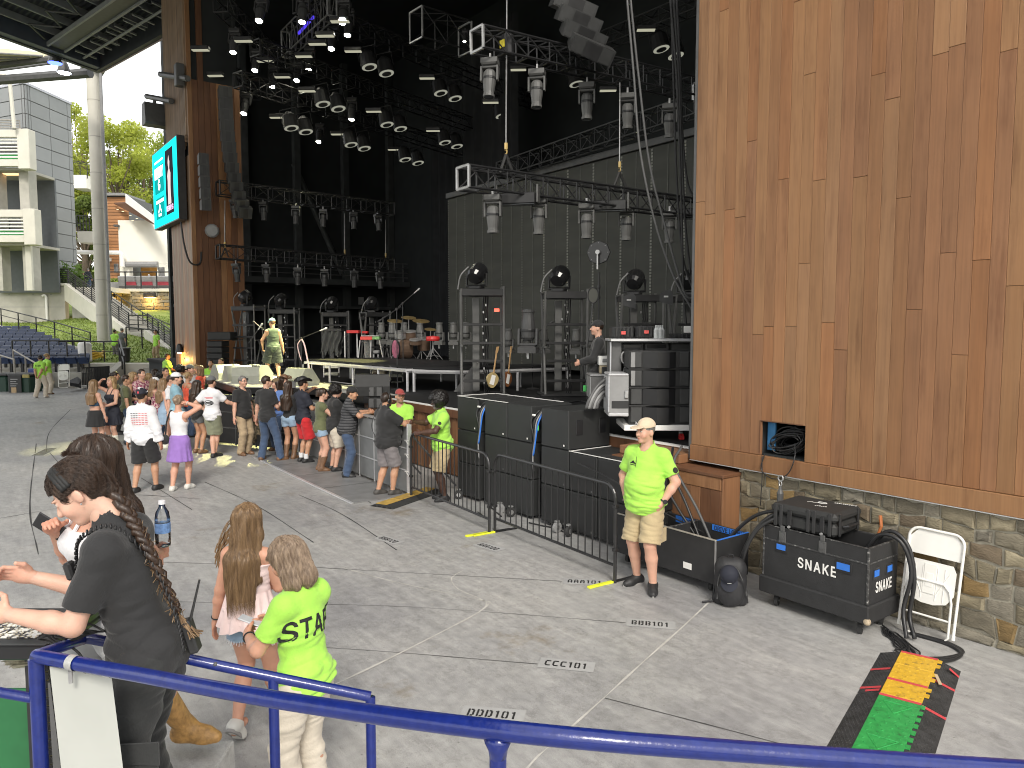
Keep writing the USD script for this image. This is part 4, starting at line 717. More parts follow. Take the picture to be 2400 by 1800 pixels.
def hairm(name,c,c2):
 return mat('hair_'+name,c,.42,.3,1.,.5,1.,col2=c2,stretch=(60,60,4),spec=.45,detail=3.)
def arms_at(sx,kind):
 """Preset hand targets (local frame: x = right hand side of the person, y = front, z up; for a height of 1.75)."""
 return{'down':((sx*.30,.03,.80),(sx*.5,-1,0)),'pocket':((sx*.20,.07,.90),(sx*.8,-1,0)),'hip':((sx*.19,.05,1.02),(sx*1,-.6,0)),'front':((sx*.08,.30,1.06),(sx*.7,-.4,-1)),'phone':((sx*.10,.32,1.12),(sx*.6,-.2,-1)),
 'back':((sx*.06,-.20,.90),(sx*1,-.5,0)),'head':((sx*.13,.06,1.62),(sx*1,.2,-.4)),'lean':((sx*.12,.44,1.18),(sx*.6,-.3,-1)),'cross':((-sx*.10,.22,1.16),(sx*1,.1,-.8)),'raise':((sx*.12,.36,1.50),(sx*.5,.0,-1)),'swing':((sx*.28,.18,.86),(sx*.4,-1,0)),'swingb':((sx*.28,-.16,.84),(sx*.4,-1,0))}[kind]
def person(label,pos,face,H=1.75,skin=(.50,.30,.21),top=None,bottom=None,hair=None,hat=None,shoes=None,arms=('down','down'),stance=.10,feet=None,lean=0.,side=0.,twist=0.,head=(0,0),wide=1.,belly=0.,female=False,res=None,group=None,beard=None,glasses=False,extra=None,pelvis_z=None,lipc=None,child=None):
 """pos: where the feet stand; face: direction (world xy) that the person faces; the body is one mesh, hair and clothes are its children."""
 pos=np.asarray(pos,float);f=np.asarray(face,float)[:2];f=f/np.linalg.norm(f);rz=math.atan2(f[1],f[0])-math.pi/2;S=H/1.75
 dist=float((pos-CAM)@FW);px=2.344*dist/FPX  # metres per rendered pixel
 h=res or float(np.clip(px*.9,.007,.018));hh=min(h,max(.0045,px*.45))
 t=thing('person',label,'person',m=xf(pos,rz,S),group=group);h/=S;hh/=S
 fem=.93 if female else 1.
 # ---- skeleton (height 1.75)
 pz=pelvis_z or .93;pel=np.array([0,0.,pz]);tilt=rot([1,0,0],-lean)@rot([0,1,0],side);tw=rot([0,0,1],twist)
 Tm=tilt@tw
 def tp(x,y,z):return pel+Tm@np.array([x,y,z])
 ch,nk,hdp=tp(0,.0,.33),tp(0,-.01,.53),tp(0,.015,.60)
 sh={s:tp(s*.152*wide**.8*fem,-.015,.460) for s in(-1,1)};hp={s:pel+np.array([s*.085,0,-.02]) for s in(-1,1)}
 yaw,pit=head;HR=Tm@rot([0,0,1],-yaw)@rot([1,0,0],-pit);hc=hdp+HR@np.array([0,.01,.105])
 fl=feet or{-1:(-stance,0),1:(stance,0)}
 if isinstance(fl,(list,tuple)):fl={-1:fl[0],1:fl[1]}
 leg={}
 for s in(-1,1):
  q=fl[s];ank=np.array([q[0],q[1],.085+(q[2] if len(q)>2 else 0)]);leg[s]=(ik(hp[s],ank,.425,.425,(s*.12,1,0)),q[3] if len(q)>3 else s*.18,q[4] if len(q)>4 else 0.)
 arm={}
 for s,a in zip((-1,1),arms):
  tgt,pole=arms_at(s,a) if isinstance(a,str) else a;g=pel+(Tm if isinstance(a,str) else np.eye(3))@(np.array(tgt)-pel);arm[s]=ik(sh[s],g,.285,.255,Tm@np.array(pole,float))
 allp=np.array([pel,ch,nk,hc+[0,0,.15],hc+[0,.2,0],hc-[0,.15,0]]+[q for s in(-1,1) for q in(arm[s][0],arm[s][1],leg[s][0][0],leg[s][0][1]-[0,0,.1],sh[s])]);lo,hi=allp.min(0)-.24,allp.max(0)+.24;lo[2]=min(-.03,lo[2]+.2)
 fd=Field(lo,hi,h)
 # ---- fields
 dT=fd.new();W=wide
 fd.ell(dT,tp(0,0,.0),(.155*(1+.3*(W-1))*(1.06 if female else 1),.115+.05*belly,.12),Tm);fd.ell(dT,tp(0,.015+.05*belly,.16),(.135*W*fem+.05*belly,.098+.10*belly,.17),Tm,.05);fd.ell(dT,tp(0,.005,.34),(.155*W*fem,.112+.03*belly,.17),Tm,.05)
 for s in(-1,1):fd.cone(dT,tp(s*.05,-.01,.47),sh[s]-Tm@[s*.01,0,.0],.075*(W**.5)*fem,.062*fem*(W**.5),.05)
 if female:
  for s in(-1,1):fd.ell(dT,tp(s*.07,.085,.33),(.062,.06,.066),Tm,.04)
 fd.cone(dT,nk-Tm@[0,0,.06],hdp+HR@np.array([0,-.01,.03]),.062*fem*(W**.4),.054*fem*(W**.3),.035)
 dA={};dL={}
 for s in(-1,1):
  e,w=arm[s];d=fd.new();R0=.052*fem*(W**.6);fd.cone(d,sh[s],e,R0*1.02,R0*.82,.02);fd.cone(d,e,e+(w-e)*.35,R0*.80,R0*.80,.02);fd.cone(d,e+(w-e)*.35,w,R0*.80,.028*fem,.02);dA[s]=d
  (k_,an),toe,_=leg[s];d=fd.new();LW=W**.5*(1.04 if female else 1.);fd.cone(d,hp[s]+[0,0,.0],k_,.092*LW,.057*LW,.02);fd.cone(d,k_,k_+(an-k_)*.35+[0,-.012,0],.056*LW,.057*LW,.02);fd.cone(d,k_+(an-k_)*.35+[0,-.012,0],an,.057*LW,.036,.02);fd.cone(d,an,an-[0,0,.03],.037,.036,.02);dL[s]=d
  td=np.array([math.sin(toe),math.cos(toe),0]);fd.cone(d,an-[0,0,.04]-td*.035,an-[0,0,.045]+td*.11,.038,.03,.03)
 def sm(a,b,k):
  q=np.clip(.5+.5*(b-a)/k,0,1);return b*(1-q)+a*q-k*q*(1-q)
 dAA,dLL=np.minimum(dA[-1],dA[1]),np.minimum(dL[-1],dL[1]);body=sm(sm(dT,dAA,.035),dLL,.03)
 V,F=fd.nets(body);parts_=[(V,F)];cols=[np.tile(np.array(skin),(len(V),1))]
 # ---- head
 hf=Field(hc-[.16,.18,.2],hc+[.16,.18,.19],hh);d=hf.new();hd=lambda x,y,z:hc+HR@np.array([x,y,z])
 hf.ell(d,hd(0,-.015,.03),(.074,.093,.088),HR);hf.ell(d,hd(0,.028,-.035),(.057,.064,.078),HR,.04);hf.ell(d,hd(0,.062,-.09),(.030,.026,.022),HR,.025);hf.cone(d,hd(0,-.02,-.06),hd(0,-.03,-.15),.055*fem,.056*fem,.03)
 hf.cone(d,hd(0,.090,.012),hd(0,.108,-.022),.008,.0135,.012);hf.ell(d,hd(0,.094,-.026),(.017,.012,.009),HR,.008)
 for s in(-1,1):
  hf.ell(d,hd(s*.077,-.012,-.012),(.010,.021,.031),HR@rot([0,0,1],s*.4),.008);hf.ell(d,hd(s*.030,.081,.030),(.020,.010,.006),HR,.012)
  hf.ell(d,hd(s*.04,.06,-.03),(.022,.022,.025),HR,.03)
 e_=hf.new()
 for s in(-1,1):hf.ell(e_,hd(s*.031,.094,.012),(.017,.013,.011),HR,.004)
 d=np.maximum(d,-e_)*1.;
 for s in(-1,1):hf.ell(d,hd(s*.030,.076,.012),(.0135,.0125,.0125),HR,.002)
 hf.ell(d,hd(0,.088,-.056),(.023,.009,.0055),HR,.005);hf.ell(d,hd(0,.086,-.067),(.019,.009,.006),HR,.005)
 Vh,Fh=hf.nets(d);q=(Vh-hc)@HR;col=np.tile(np.array(skin),(len(Vh),1));sk=np.array(skin)
 def blot(c0,r,cc,hard=.35):
  m=np.sqrt((((q-np.array(c0))/np.array(r))**2).sum(1));a=np.clip((1-m)/hard,0,1)[:,None];col[:]=col*(1-a)+np.array(cc)*a
 for s in(-1,1):
  blot((s*.04,.06,-.035),(.03,.05,.026),sk*[1.10,.88,.85],.8)
  blot((s*.030,.088,.012),(.017,.02,.0085),(.55,.52,.48),.3);blot((s*.030,.09,.012),(.0075,.02,.008),(.03,.02,.015),.3);blot((s*.03,.09,.021),(.02,.03,.0045),(.06,.04,.03),.5);blot((s*.032,.085,.036),(.024,.03,.006),tuple(np.array(hair[1] if hair else(.08,.05,.03))*.6) if True else 0,.5)
 blot((0,.095,-.061),(.026,.03,.010),np.array(lipc) if lipc else sk*[.92,.58,.56],.5);blot((0,.1,-.03),(.018,.02,.01),sk*[1.02,.88,.86],.8)
 if beard:
  m=(q[:,1]>-.005)&(q[:,2]<-.028-.2*np.maximum(0,.03-q[:,1]))&~((np.abs(q[:,0])<.024)&(np.abs(q[:,2]+.061)<.010)&(q[:,1]>.07))&(q[:,2]>-.125);col[m]=.35*col[m]+.65*np.array(beard)
 parts_.append((Vh,Fh));cols.append(col)
 # ---- hands
 for s in(-1,1):
  a_=arms[(s+1)//2]
  if a_=='pocket':continue
  e,w=arm[s];z=(w-e)/np.linalg.norm(w-e);grip=not(isinstance(a_,str) and a_ in('down','swing','swingb'));curl=.55 if grip else .22
  inn=Tm@np.array([-s*1.,.15 if not grip else .0,-.3 if grip else 0]);inn=inn-z*(inn@z);inn/=np.linalg.norm(inn);fwd=np.cross(inn,z)*(-s);
  c0=w+z*.045;g=Field(w-.16,w+.16,hh);d=g.new();Rh=np.stack([fwd,inn,z],1);g.ell(d,c0,(.041,.017,.050),Rh);g.cone(d,w-z*.03,w+z*.02,.027*fem,.026*fem,.02)
  for i,(off,L) in enumerate(((.030,.072),(.011,.080),(-.009,.075),(-.027,.060))):
   p0=c0+fwd*off*.9+z*.038;d1=z*math.cos(curl)+inn*math.sin(curl);d2=z*math.cos(curl*2.3)+inn*math.sin(curl*2.3);d3=z*math.cos(curl*3.2)+inn*math.sin(curl*3.2)
   p1=p0+d1*L*.45;p2=p1+d2*L*.33;p3=p2+d3*L*.25;g.cone(d,p0-z*.02,p1,.0095,.0088,.003);g.cone(d,p1,p2,.0088,.0082,.003);g.cone(d,p2,p3,.0082,.0070,.003)
  t0=c0+fwd*.034-z*.02;t1=t0+(fwd*.7+z*.6+inn*.35)*.036;t2=t1+(fwd*.2+z*.9+inn*.4)*.030;g.cone(d,t0,t1,.013,.0105,.006);g.cone(d,t1,t2,.0105,.0085,.004)
  vv,ff=g.nets(d);parts_.append((vv,ff));cols.append(np.tile(sk*[1.03,.95,.93],(len(vv),1)))
 m=cat_([p for p in parts_ if len(p[0])]);part(t,'body',m,SKIN,True,color=np.vstack(cols))
 # ---- clothes
 seed=int(abs(pos[0]*97+pos[1]*131))%9973;folds=.004-np.abs(fd.noise(9.,seed,(.8,.8,2.2)))*.030+fd.noise(21.,seed+5,(1,1,2.))*.006
 def emit(name,dd,m,smooth=True):
  v,ff=fd.nets(dd.astype(np.float32))
  if len(v):return part(t,name,(v,ff),m,smooth),v
 out={'t':t,'S':S}
 if bottom:
  kind,bm=bottom[0],bottom[1];waist=tp(0,0,bottom[2] if len(bottom)>2 and bottom[2] is not None else .07);loose=bottom[3] if len(bottom)>3 else .012
  up_=Tm@np.array([0,0,1.])
  if kind in('shorts','pants','short shorts','capri'):
   legs=None;fr={'shorts':.98,'pants':3.,'short shorts':.36,'capri':1.5}[kind]
   for s in(-1,1):
    (k_,an),toe,_=leg[s];dd=fd.new();LW=W**.5
    if kind=='pants':fd.cone(dd,hp[s],k_,.094*LW+loose,.062*LW+loose*1.5,.02);fd.cone(dd,k_,an-[0,0,.02],.062*LW+loose*1.5,.050+loose*1.9,.02)
    elif kind=='capri':fd.cone(dd,hp[s],k_,.094*LW+loose,.06*LW+loose,.02);fd.cone(dd,k_,an,.06*LW+loose,.043+loose,.02)
    else:end=hp[s]+(k_-hp[s])*(fr+.25);fd.cone(dd,hp[s],end,.094*LW+loose,(.066 if kind=='shorts' else .092)*LW+loose*(3.2 if kind=='shorts' else 1.2),.02)
    cut=(k_+(an-k_)*.80 if kind=='capri' else an-[0,0,.045]) if kind in('pants','capri') else hp[s]+(k_-hp[s])*fr;nrm=(an-k_) if kind in('pants','capri') else(k_-hp[s])
    dd=np.maximum(dd,fd.plane(cut,nrm));legs=dd if legs is None else np.minimum(legs,dd)
   dd=sm(dT-loose*.8,legs,.025)+folds*.8;dd=np.maximum(dd,fd.plane(waist,up_))
  elif kind in('skirt','dress'):
   hem=bottom[4] if len(bottom)>4 else .50;dd=fd.new();fd.cone(dd,pel+[0,0,.02],[0,0.0,hem-.1],.150,.205+loose,.03);fd.cone(dd,pel+[.05,0,.0],[.06,0,hem-.1],.12,.18+loose,.03);fd.cone(dd,pel-[.05,0,.0],[-.06,0,hem-.1],.12,.18+loose,.03)
   X,Y,Z=np.meshgrid(*fd.ax,indexing='ij',sparse=True);ang=np.arctan2(Y,X);dd=dd+.012*np.sin(ang*11+3*np.sin(ang*2))*np.clip((pz-Z)*3,0,1);dd=np.maximum(dd,hem-Z+X*0+Y*0);dd=np.minimum(dd,np.maximum(sm(dLL-.016,dT-.012,.03),hem-Z+X*0+Y*0));dd=np.maximum(dd,fd.plane(waist,up_))+folds*.4
  emit('skirt' if kind in('skirt','dress') else 'shorts' if 'shorts' in kind else 'trousers',dd,bm)
  if kind not in('skirt','dress') and kind!='short shorts' and px<.02:
   w2=np.maximum(np.maximum(sm(dT-loose*.8,dLL-loose,.025)-.004,fd.plane(waist+up_*.004,up_)),-fd.plane(waist-up_*.032,up_));emit('belt',w2,mat('belt_'+('dark' if not belly else 'brown'),(.03,.025,.02) if not belly else(.12,.06,.04),.5))
 if top:
  kind,tm=top[0],top[1];loose=top[2] if len(top)>2 else .016;hemz=top[3] if len(top)>3 else-.10;up_=Tm@np.array([0,0,1.])
  dd=dT-loose
  if hemz<0:hf_=fd.new();fd.ell(hf_,tp(0,.01+.03*belly,.0),(.165*(1+.4*(W-1))+.03*belly,.125+.075*belly,.16),Tm);dd=sm(dd,hf_-loose,.05)
  slv={'tee':.72,'polo':.78,'long':9.,'tank':0,'crop':0,'strap':0,'cap':.3,'tube':0,'three':1.4}[kind]
  if slv:
   for s in(-1,1):
    e,w=arm[s];a=fd.new();R0=.052*fem*(W**.6);end=sh[s]+(e-sh[s])*min(slv+.25,1.0)
    fd.cone(a,sh[s],end,R0+loose*.9+.004,R0+loose*1.15,.02)
    if slv<1.:a=np.maximum(a,fd.plane(sh[s]+(e-sh[s])*slv,e-sh[s]))
    else:
     fr=1. if slv>2 else slv-1;e2=e+(w-e)*(fr+.02);fd.cone(a,e,e2,R0+loose*1.4,.034+loose*1.2,.02);a=np.maximum(a,fd.plane(e+(w-e)*(fr-.04),w-e))
    dd=sm(dd,a,.045)
  Zg=fd.ax[2][None,None,:];X_=folds*(1.25 if loose>.013 else .5)*np.clip((pz+.44-Zg)/.34,.28,1.15);dd=dd+X_;dd=np.maximum(dd,-fd.plane(tp(0,0,hemz),up_))
  nkr={'tank':.115,'crop':.12,'strap':.15,'tube':.3,'cap':.10}.get(kind,.077 if kind!='polo' else .066);cut=fd.new()
  if kind in('strap','tube'):dd=np.maximum(dd,fd.plane(tp(0,0,.405 if kind=='strap' else .39),up_))
  else:fd.cone(cut,tp(0,.03,.50),tp(0,.0,.70),nkr*.8,nkr*1.2,.01);dd=np.maximum(dd,-cut)
  if kind in('tank','crop'):
   for s in(-1,1):c2=fd.new();fd.ell(c2,sh[s]+Tm@np.array([s*.035,0,-.02]),(.075,.2,.12),Tm);dd=np.maximum(dd,-c2)
  r=emit('shirt' if kind in('tee','polo','long','three') else 'top',dd,tm);out['shirt']=(dd,fd);out['sp']=r[0]
  if kind=='strap' and px<.03:
   for s in(-1,1):part(t,'strap',tube([tp(s*.07,.115,.40),tp(s*.078,.05,.52),tp(s*.08,-.03,.535),tp(s*.07,-.125,.40)],.009,5),tm)
  if kind=='polo':
   c2=fd.new();fd.cone(c2,nk-Tm@[0,.0,.035],nk+Tm@[0,.012,.02],.082,.066,.01);c3=fd.new();fd.cone(c3,nk-Tm@[0,0,.1],nk+Tm@[0,.0,.1],.056,.058,.01);v_,f_=fd.nets(np.maximum(np.maximum(c2,-c3),fd.plane(nk+Tm@[0,.01,.015],up_)).astype(np.float32));part(r[0],'collar',(v_,f_),tm,True)
   # ---- shoes
 if shoes is not None:
  sm_,kind=(shoes,'shoe') if not isinstance(shoes,tuple) else shoes
  for s in(-1,1):
   (k_,an),toe,pitch=leg[s];g=Field(an-[.2,.24,.13],an+[.2,.24,.34 if kind=='boot' else .12],hh*1.3);d=g.new();td=np.array([math.sin(toe),math.cos(toe),0]);sd=np.array([td[1],-td[0],0])
   Rp=rot(sd,-pitch);o=lambda f_,z_,s_=0.:an+Rp@(td*f_+sd*s_+np.array([0,0,z_]))
   g.cone(d,o(-.045,-.045),o(.10,-.055),.044,.039,.03);g.cone(d,o(.09,-.058),o(.148,-.060),.042,.034,.03);g.cone(d,o(-.03,-.03),o(-.01,.0),.046,.044,.03);g.cone(d,o(-.005,-.012),o(.095,-.048),.046,.042,.03)
   if kind=='boot':g.cone(d,o(-.01,.0),an+(k_-an)*.55,.050,.068,.03);d=np.maximum(d,g.plane(an+(k_-an)*(.62 if pitch==0 else .62),k_-an))
   else:d=np.maximum(d,g.plane(o(0,.016),Rp@np.array([0,0,1.])))
   d=np.maximum(d,-g.plane(o(0,-.085),Rp@np.array([0,0,1.])));v,ff=g.nets(d)
   sp=part(t,'boot' if kind=='boot' else 'shoe',(v,ff),sm_,True) if len(v) else t
   if kind=='shoe' and px<.013:
    pl=[o(.185*math.cos(a)*(1 if math.cos(a)>0 else .52),-.0845,.045*math.sin(a)*(1-.12*math.cos(a))) for a in np.linspace(0,6.28,16)[:-1]];part(sp,'sole',hullm(np.vstack([pl,np.array(pl)+Rp@np.array([0,0,.022])])),out.get('solem',shoes_sole))
    # ---- hair
 if hair:
  st,hcol,hm=hair[0],hair[1],hair[2];L=hair[3] if len(hair)>3 else .3;lo_=hc-[.2,.24,.14+(L if st in('long','tail','bob','wavy') else .05)];gf=Field(lo_,hc+[.2,.2,.25],max(hh,h*.7));d=gf.new()
  th={'short':.010,'buzz':.004,'afro':.058,'curly':.030}.get(st,.014)
  gf.ell(d,hd(0,-.017,.036),(.074+th,.092+th,.089+th),HR)
  if st in('afro','curly'):gf.ell(d,hd(0,-.035,.05),(.10+th,.105+th,.09+th),HR,.02)
  if st=='back':gf.cone(d,hd(0,-.06,.0),hd(.01,-.085,-.06),.062,.034,.04)
  if st in('long','wavy','bob'):
   w_=.075;gf.cone(d,hd(0,-.06,.03),tp(0,-.105,.42) if L>.2 else hd(0,-.07,-.13),.085,.075,.04)
   for s in(-1,1):gf.cone(d,hd(s*.062,-.02,.03),hd(s*.075,-.03,-.10 if st!='bob' else-.13),.038,.040,.03);gf.cone(d,hd(s*.070,-.04,-.09),tp(s*.10,-.08,.55-min(L,.25)) if L>.2 else hd(s*.08,-.035,-.15),.042,.038,.03)
   if L>.2:gf.cone(d,tp(0,-.115,.44),tp(0,-.135,.52-L),.085,.062,.04);gf.cone(d,tp(.05,-.115,.44),tp(.055,-.13,.55-L),.07,.045,.04);gf.cone(d,tp(-.05,-.115,.44),tp(-.055,-.13,.55-L),.07,.045,.04)
  if st=='tail':gf.ell(d,hd(0,-.11,.06),(.035,.035,.035),HR,.02);gf.cone(d,hd(0,-.125,.05),hd(0,-.13,-.12),.036,.028,.02);gf.cone(d,hd(0,-.13,-.12),hd(0,-.115,-.14-L*.5),.028,.010,.02)
  if st=='bun':gf.ell(d,hd(0,-.115,.05),(.05,.045,.048),HR,.015)
  X,Y,Z=np.meshgrid(*gf.ax,indexing='ij');Q=np.stack([X-hc[0],Y-hc[1],Z-hc[2]],-1)@HR
  az=np.arctan2(Q[...,0],Q[...,1]+.02)
  if st in('afro','curly'):d=d+wavy(X*75,Y*75,Z*75,2)*(.022 if st=='afro' else .028)+wavy(X*28,Y*28,Z*28,4)*(.014 if st=='afro' else .03)
  elif st not in('buzz',):wob=3*wavy(X*5,Y*5,Z*4,8);d=d+.002*np.sin(az*38+wob*3)+(.0042*np.sin(az*11+Z*(22 if st=='wavy' else 6)+wob) if st in('long','wavy','bob','tail') else 0)+wavy(X*26,Y*26,Z*7,5)*.008
  low={'short':-.035,'buzz':-.03,'curly':-.05,'afro':-.09,'bun':-.03,'tail':-.03}.get(st,-9.)
  face_=np.maximum.reduce([(-(Q[...,1]-(.046 if st not in('afro','curly') else .07))+.0*Q[...,2]),np.abs(Q[...,0])-(.068 if st in('long','wavy','bob') else .09),Q[...,2]-(.066+(.01 if st in('short','buzz') else 0))]);d=np.maximum(d,-face_)
  if low>-5:d=np.maximum(d,np.maximum((low-.03*np.clip((-.03-Q[...,1])*12,0,1))-Q[...,2],0*d-1))
  if st in('short','buzz','bun','tail','back'):d=np.maximum(d,-np.maximum.reduce([np.abs(Q[...,1]+.005)-.035,Q[...,2]-.018,-np.abs(Q[...,0])+.05]))
  v,ff=gf.nets(d.astype(np.float32));
  if len(v):
   hp_=part(t,'hair',(v,ff),hm,True)
   if px<.0085:strands(hp_,gf,d.astype(np.float32),v,hm,(lambda P:hd(.01,-.115,-.055)-P) if st=='back' else(lambda P:np.array([0,0,-1.])+.35*(P-hd(0,-.02,.11))/.1*(P[:,2:]>hd(0,0,.05)[2])),seed)
   # ---- hats
 if hat:
  hk,hm=hat[0],hat[1];gf=Field(hc-[.26,.26,.03],hc+[.26,.26,.26],hh*1.2);d=gf.new();ho=.012 if hair and hair[0]!='buzz' else .006
  if hk in('cap','capback','beanie','visor'):
   gf.ell(d,hd(0,-.015,.05),(.080+ho,.098+ho,.085+ho),HR);d=np.maximum(d,-gf.plane(hd(0,0,.045),HR@np.array([0,.05,1.])))
   if hk=='beanie':pass
   else:
    sgn=-1 if hk=='capback' else 1;b=gf.new();gf.ell(b,hd(0,sgn*.115-.01,.048),(.075,.075,.07),HR);sl_=HR@np.array([0,-.10*-sgn,1.]);b=np.maximum(np.maximum(b,gf.plane(hd(0,sgn*.1,.062),sl_)),-gf.plane(hd(0,sgn*.1,.052),sl_));v2,f2=gf.nets(b.astype(np.float32))
   v,ff=gf.nets(d.astype(np.float32));cp=part(t,'cap',(v,ff),hm,True)
   if hk!='beanie':part(cp,'brim',(v2,f2),hm,True)
  elif hk=='cowboy':
   gf.ell(d,hd(0,-.015,.085),(.082+ho,.100+ho,.085),HR);cr=gf.new();gf.cone(cr,hd(0,-.08,.185),hd(0,.06,.185),.022,.022);d=np.maximum(np.maximum(d,-cr),-gf.plane(hd(0,0,.06),HR@np.array([0,0,1.])));X,Y,Z=np.meshgrid(*gf.ax,indexing='ij');Q=np.stack([X-hc[0],Y-hc[1],Z-hc[2]],-1)@HR
   rr=np.sqrt((Q[...,0]/.175)**2+(Q[...,1]/.19)**2);b=np.maximum((rr-1)*.17,np.abs(Q[...,2]-.062-.075*(Q[...,0]/.175)**2+.012*(Q[...,1]/.19)**2)-.006);v,ff=gf.nets(np.minimum(d,b).astype(np.float32));part(t,'hat',(v,ff),hm,True)
 if glasses:
  for s in(-1,1):part(t,'glasses',tube([hd(s*.032+.021*math.cos(a),.103,.012+.015*math.sin(a)) for a in np.linspace(0,6.28,13)[:-1]],.0022,5,True),M_BLACK) if glasses is True else part(t,'sunglasses',hullm([hd(s*.032+.024*math.cos(a),.102+y_,.012+.016*math.sin(a)) for a in np.linspace(0,6.28,11)[:-1] for y_ in(0,.004)]),M_BLACKGLOSS)
  for s in(-1,1):part(t,'glasses',tube([hd(s*.052,.1,.014),hd(s*.078,.0,.012)],.0025,5),M_BLACK)
 out.update(tp=tp,hd=hd,arm=arm,sh=sh,leg=leg,Tm=Tm,hc=hc,HR=HR,pel=pel)
 return out
shoes_sole=mat('shoe_sole',(.30,.29,.28),.7)
def on_cloth(o,name,mesh,u,w,front,m,off=.004,hw=None):
 """Lays a flat mesh (xy plane, metres, reading along +x) on the shirt's front or back at (u across, w above the pelvis), following the cloth."""
 dd,fd=o['shirt'];Tm,pel=o['Tm'],o['pel'];mesh=mesh.copy() if hasattr(mesh,'copy') else mesh
 v=np.array(mesh.vertices);s=1 if front else-1;x=-s*(v[:,0]+u) if front else(v[:,0]+u);x=x if not front else-(v[:,0]+u)
 ys=np.arange(.32,-.02,-.004);P=pel+np.stack([np.repeat(x[:,None],len(ys),1),s*np.repeat(ys[None],len(v),0),np.repeat((v[:,1]+w)[:,None],len(ys),1)],-1)@Tm.T
 g=(P-fd.lo)/fd.h;from scipy.ndimage import map_coordinates
 val=map_coordinates(dd,g.reshape(-1,3).T,order=1,mode='constant',cval=.3).reshape(len(v),-1);k=np.argmax(val<0,1);k=np.where((val<0).any(1),k,len(ys)-1);y=ys[k]+off+v[:,2]
 W_=pel+np.stack([x,s*y,v[:,1]+w],1)@Tm.T;f=np.asarray(mesh.faces);part(o['sp'],name,trimesh.Trimesh(W_,f,process=False),m)
def word_mesh(txt,h,width=None):
 m=meshkit.text_mesh(txt,h,.0015,bold=True);w=m.vertices[:,0].max();k=1 if width is None else width/w;v=np.array(m.vertices);v[:,0]=(v[:,0]-w/2)*k;m2=trimesh.Trimesh(v,m.faces,process=False)
 return m2 .subdivide() if len(m2 .faces)<3000 else m2
def disc_mesh(r,n=20):return lathe([(0,0),(r,0),(r,.0015),(0,.0015)],n)
def rect_mesh(w,h,nx=8,ny=2):
 xs,ys=np.meshgrid(np.linspace(-w/2,w/2,nx+1),np.linspace(-h/2,h/2,ny+1));V=np.c_[xs.ravel(),ys.ravel(),np.zeros(xs.size)];k=nx+1;F=[[a*k+b,a*k+b+1,(a+1)*k+b+1] for a in range(ny) for b in range(nx)]+[[a*k+b,(a+1)*k+b+1,(a+1)*k+b] for a in range(ny) for b in range(nx)];return trimesh.Trimesh(V,F,process=False)
 # ================================================================ rigging: trusses, moving lights, loudspeaker arrays
M_TRUSS=mat('truss_black',(.018,.018,.019),.4,.2,5.);M_FIX=mat('fixture_shell',(.055,.055,.056),.42,.15,6.);M_FIXN=mat('fixture_shell_grey',(.105,.105,.102),.45,.15,6.);M_LENSOFF=mat('lens_off',(.05,.055,.06),.12,.2,3.)
L_HOT=lamp_mat('lens_hot',(1.,.97,.78),26.);L_PALE=lamp_mat('lens_pale',(.62,.62,.50),.26);L_STRIP=lamp_mat('strip_pale',(.8,.78,.58),.28)
def truss(lab,A,B,w=.36,hgt=.36,step=.5,group=None,up=None,M=None):
 A,B=np.asarray(A,float),np.asarray(B,float);t=thing('lighting_truss',lab,'truss',group=group);d=B-A;L=np.linalg.norm(d);d/=L;u=np.asarray(up,float) if up is not None else UP;s=np.cross(d,u);s/=np.linalg.norm(s);n=np.cross(s,d);M=M or M_TRUSS
 cs=[(-w/2,hgt/2),(w/2,hgt/2),(w/2,-hgt/2),(-w/2,-hgt/2)];P=lambda k,x:A+d*x+s*cs[k][0]+n*cs[k][1]
 for k in range(4):part(t,'chord',cyl(P(k,0),P(k,L),.026,6),M)
 m=max(2,int(L/step));br=[]
 for i in range(m+1):
  x=L*i/m
  for k in range(4):br.append(cyl(P(k,x),P((k+1)%4,x),.016,5))
  if i<m:
   for k in(0,1,3):br.append(cyl(P(k,x),P((k+1)%4,x+L/m),.013,5))
 part(t,'lattice',br,M);
 for x in(0,L):part(t,'end_frame',[cyl(P(k,x),P((k+1)%4,x),.032,6) for k in range(4)],M_STEEL if group is None else M)
 return t
def fixture(name,lab,m,shell,lens,k=1.,group=None,label_cat='stage light'):
 """Moving head hung from the origin: base box, yoke, tapered head with a round lens pointing down -z."""
 t=thing(name,lab,label_cat,m=m,group=group)
 part(t,'base',hullm([(sx*.17*k,sy*.12*k,z*k) for sx in(-1,1) for sy in(-1,1) for z in(-.02,-.12)]+[(sx*.13*k,sy*.09*k,-.15*k) for sx in(-1,1) for sy in(-1,1)]),shell)
 part(t,'yoke',[box((-.17*k,-.05*k,-.2*k),(.17*k,.05*k,-.15*k),.012*k)]+[hullm([(s*x*k,y*k,z*k) for x in(.15,.185) for y,z in((-.07,-.17),(.07,-.17),(-.045,-.46),(.045,-.46))]) for s in(-1,1)],shell)
 part(t,'head',lathe([(.0,-.24),(.09,-.25),(.125,-.30),(.135,-.42),(.125,-.55),(.105,-.70),(.105,-.74),(.118,-.75),(.118,-.80),(.09,-.80)],14,R=np.diag([k,k,k])),shell)
 part(t,'head_rib',lathe([(.137,-.40),(.14,-.41),(.14,-.44),(.137,-.45)],14,R=np.diag([k,k,k])),M_BLACK)
 part(t,'lens',lathe([(.0,-.79),(.095,-.795),(.095,-.803),(0,-.815)],14,R=np.diag([k,k,k])),lens)
 part(t,'clamp',[box((-.02*k,-.03*k,-.02),(.02*k,.03*k,.1))],M_STEEL);return t
X1=-12.
A,B=PX(1085,416,X1),PX(1660,494,X1);truss('near black box truss with five grey moving lights in front of the big screen',A,B,.4,.40,.42)
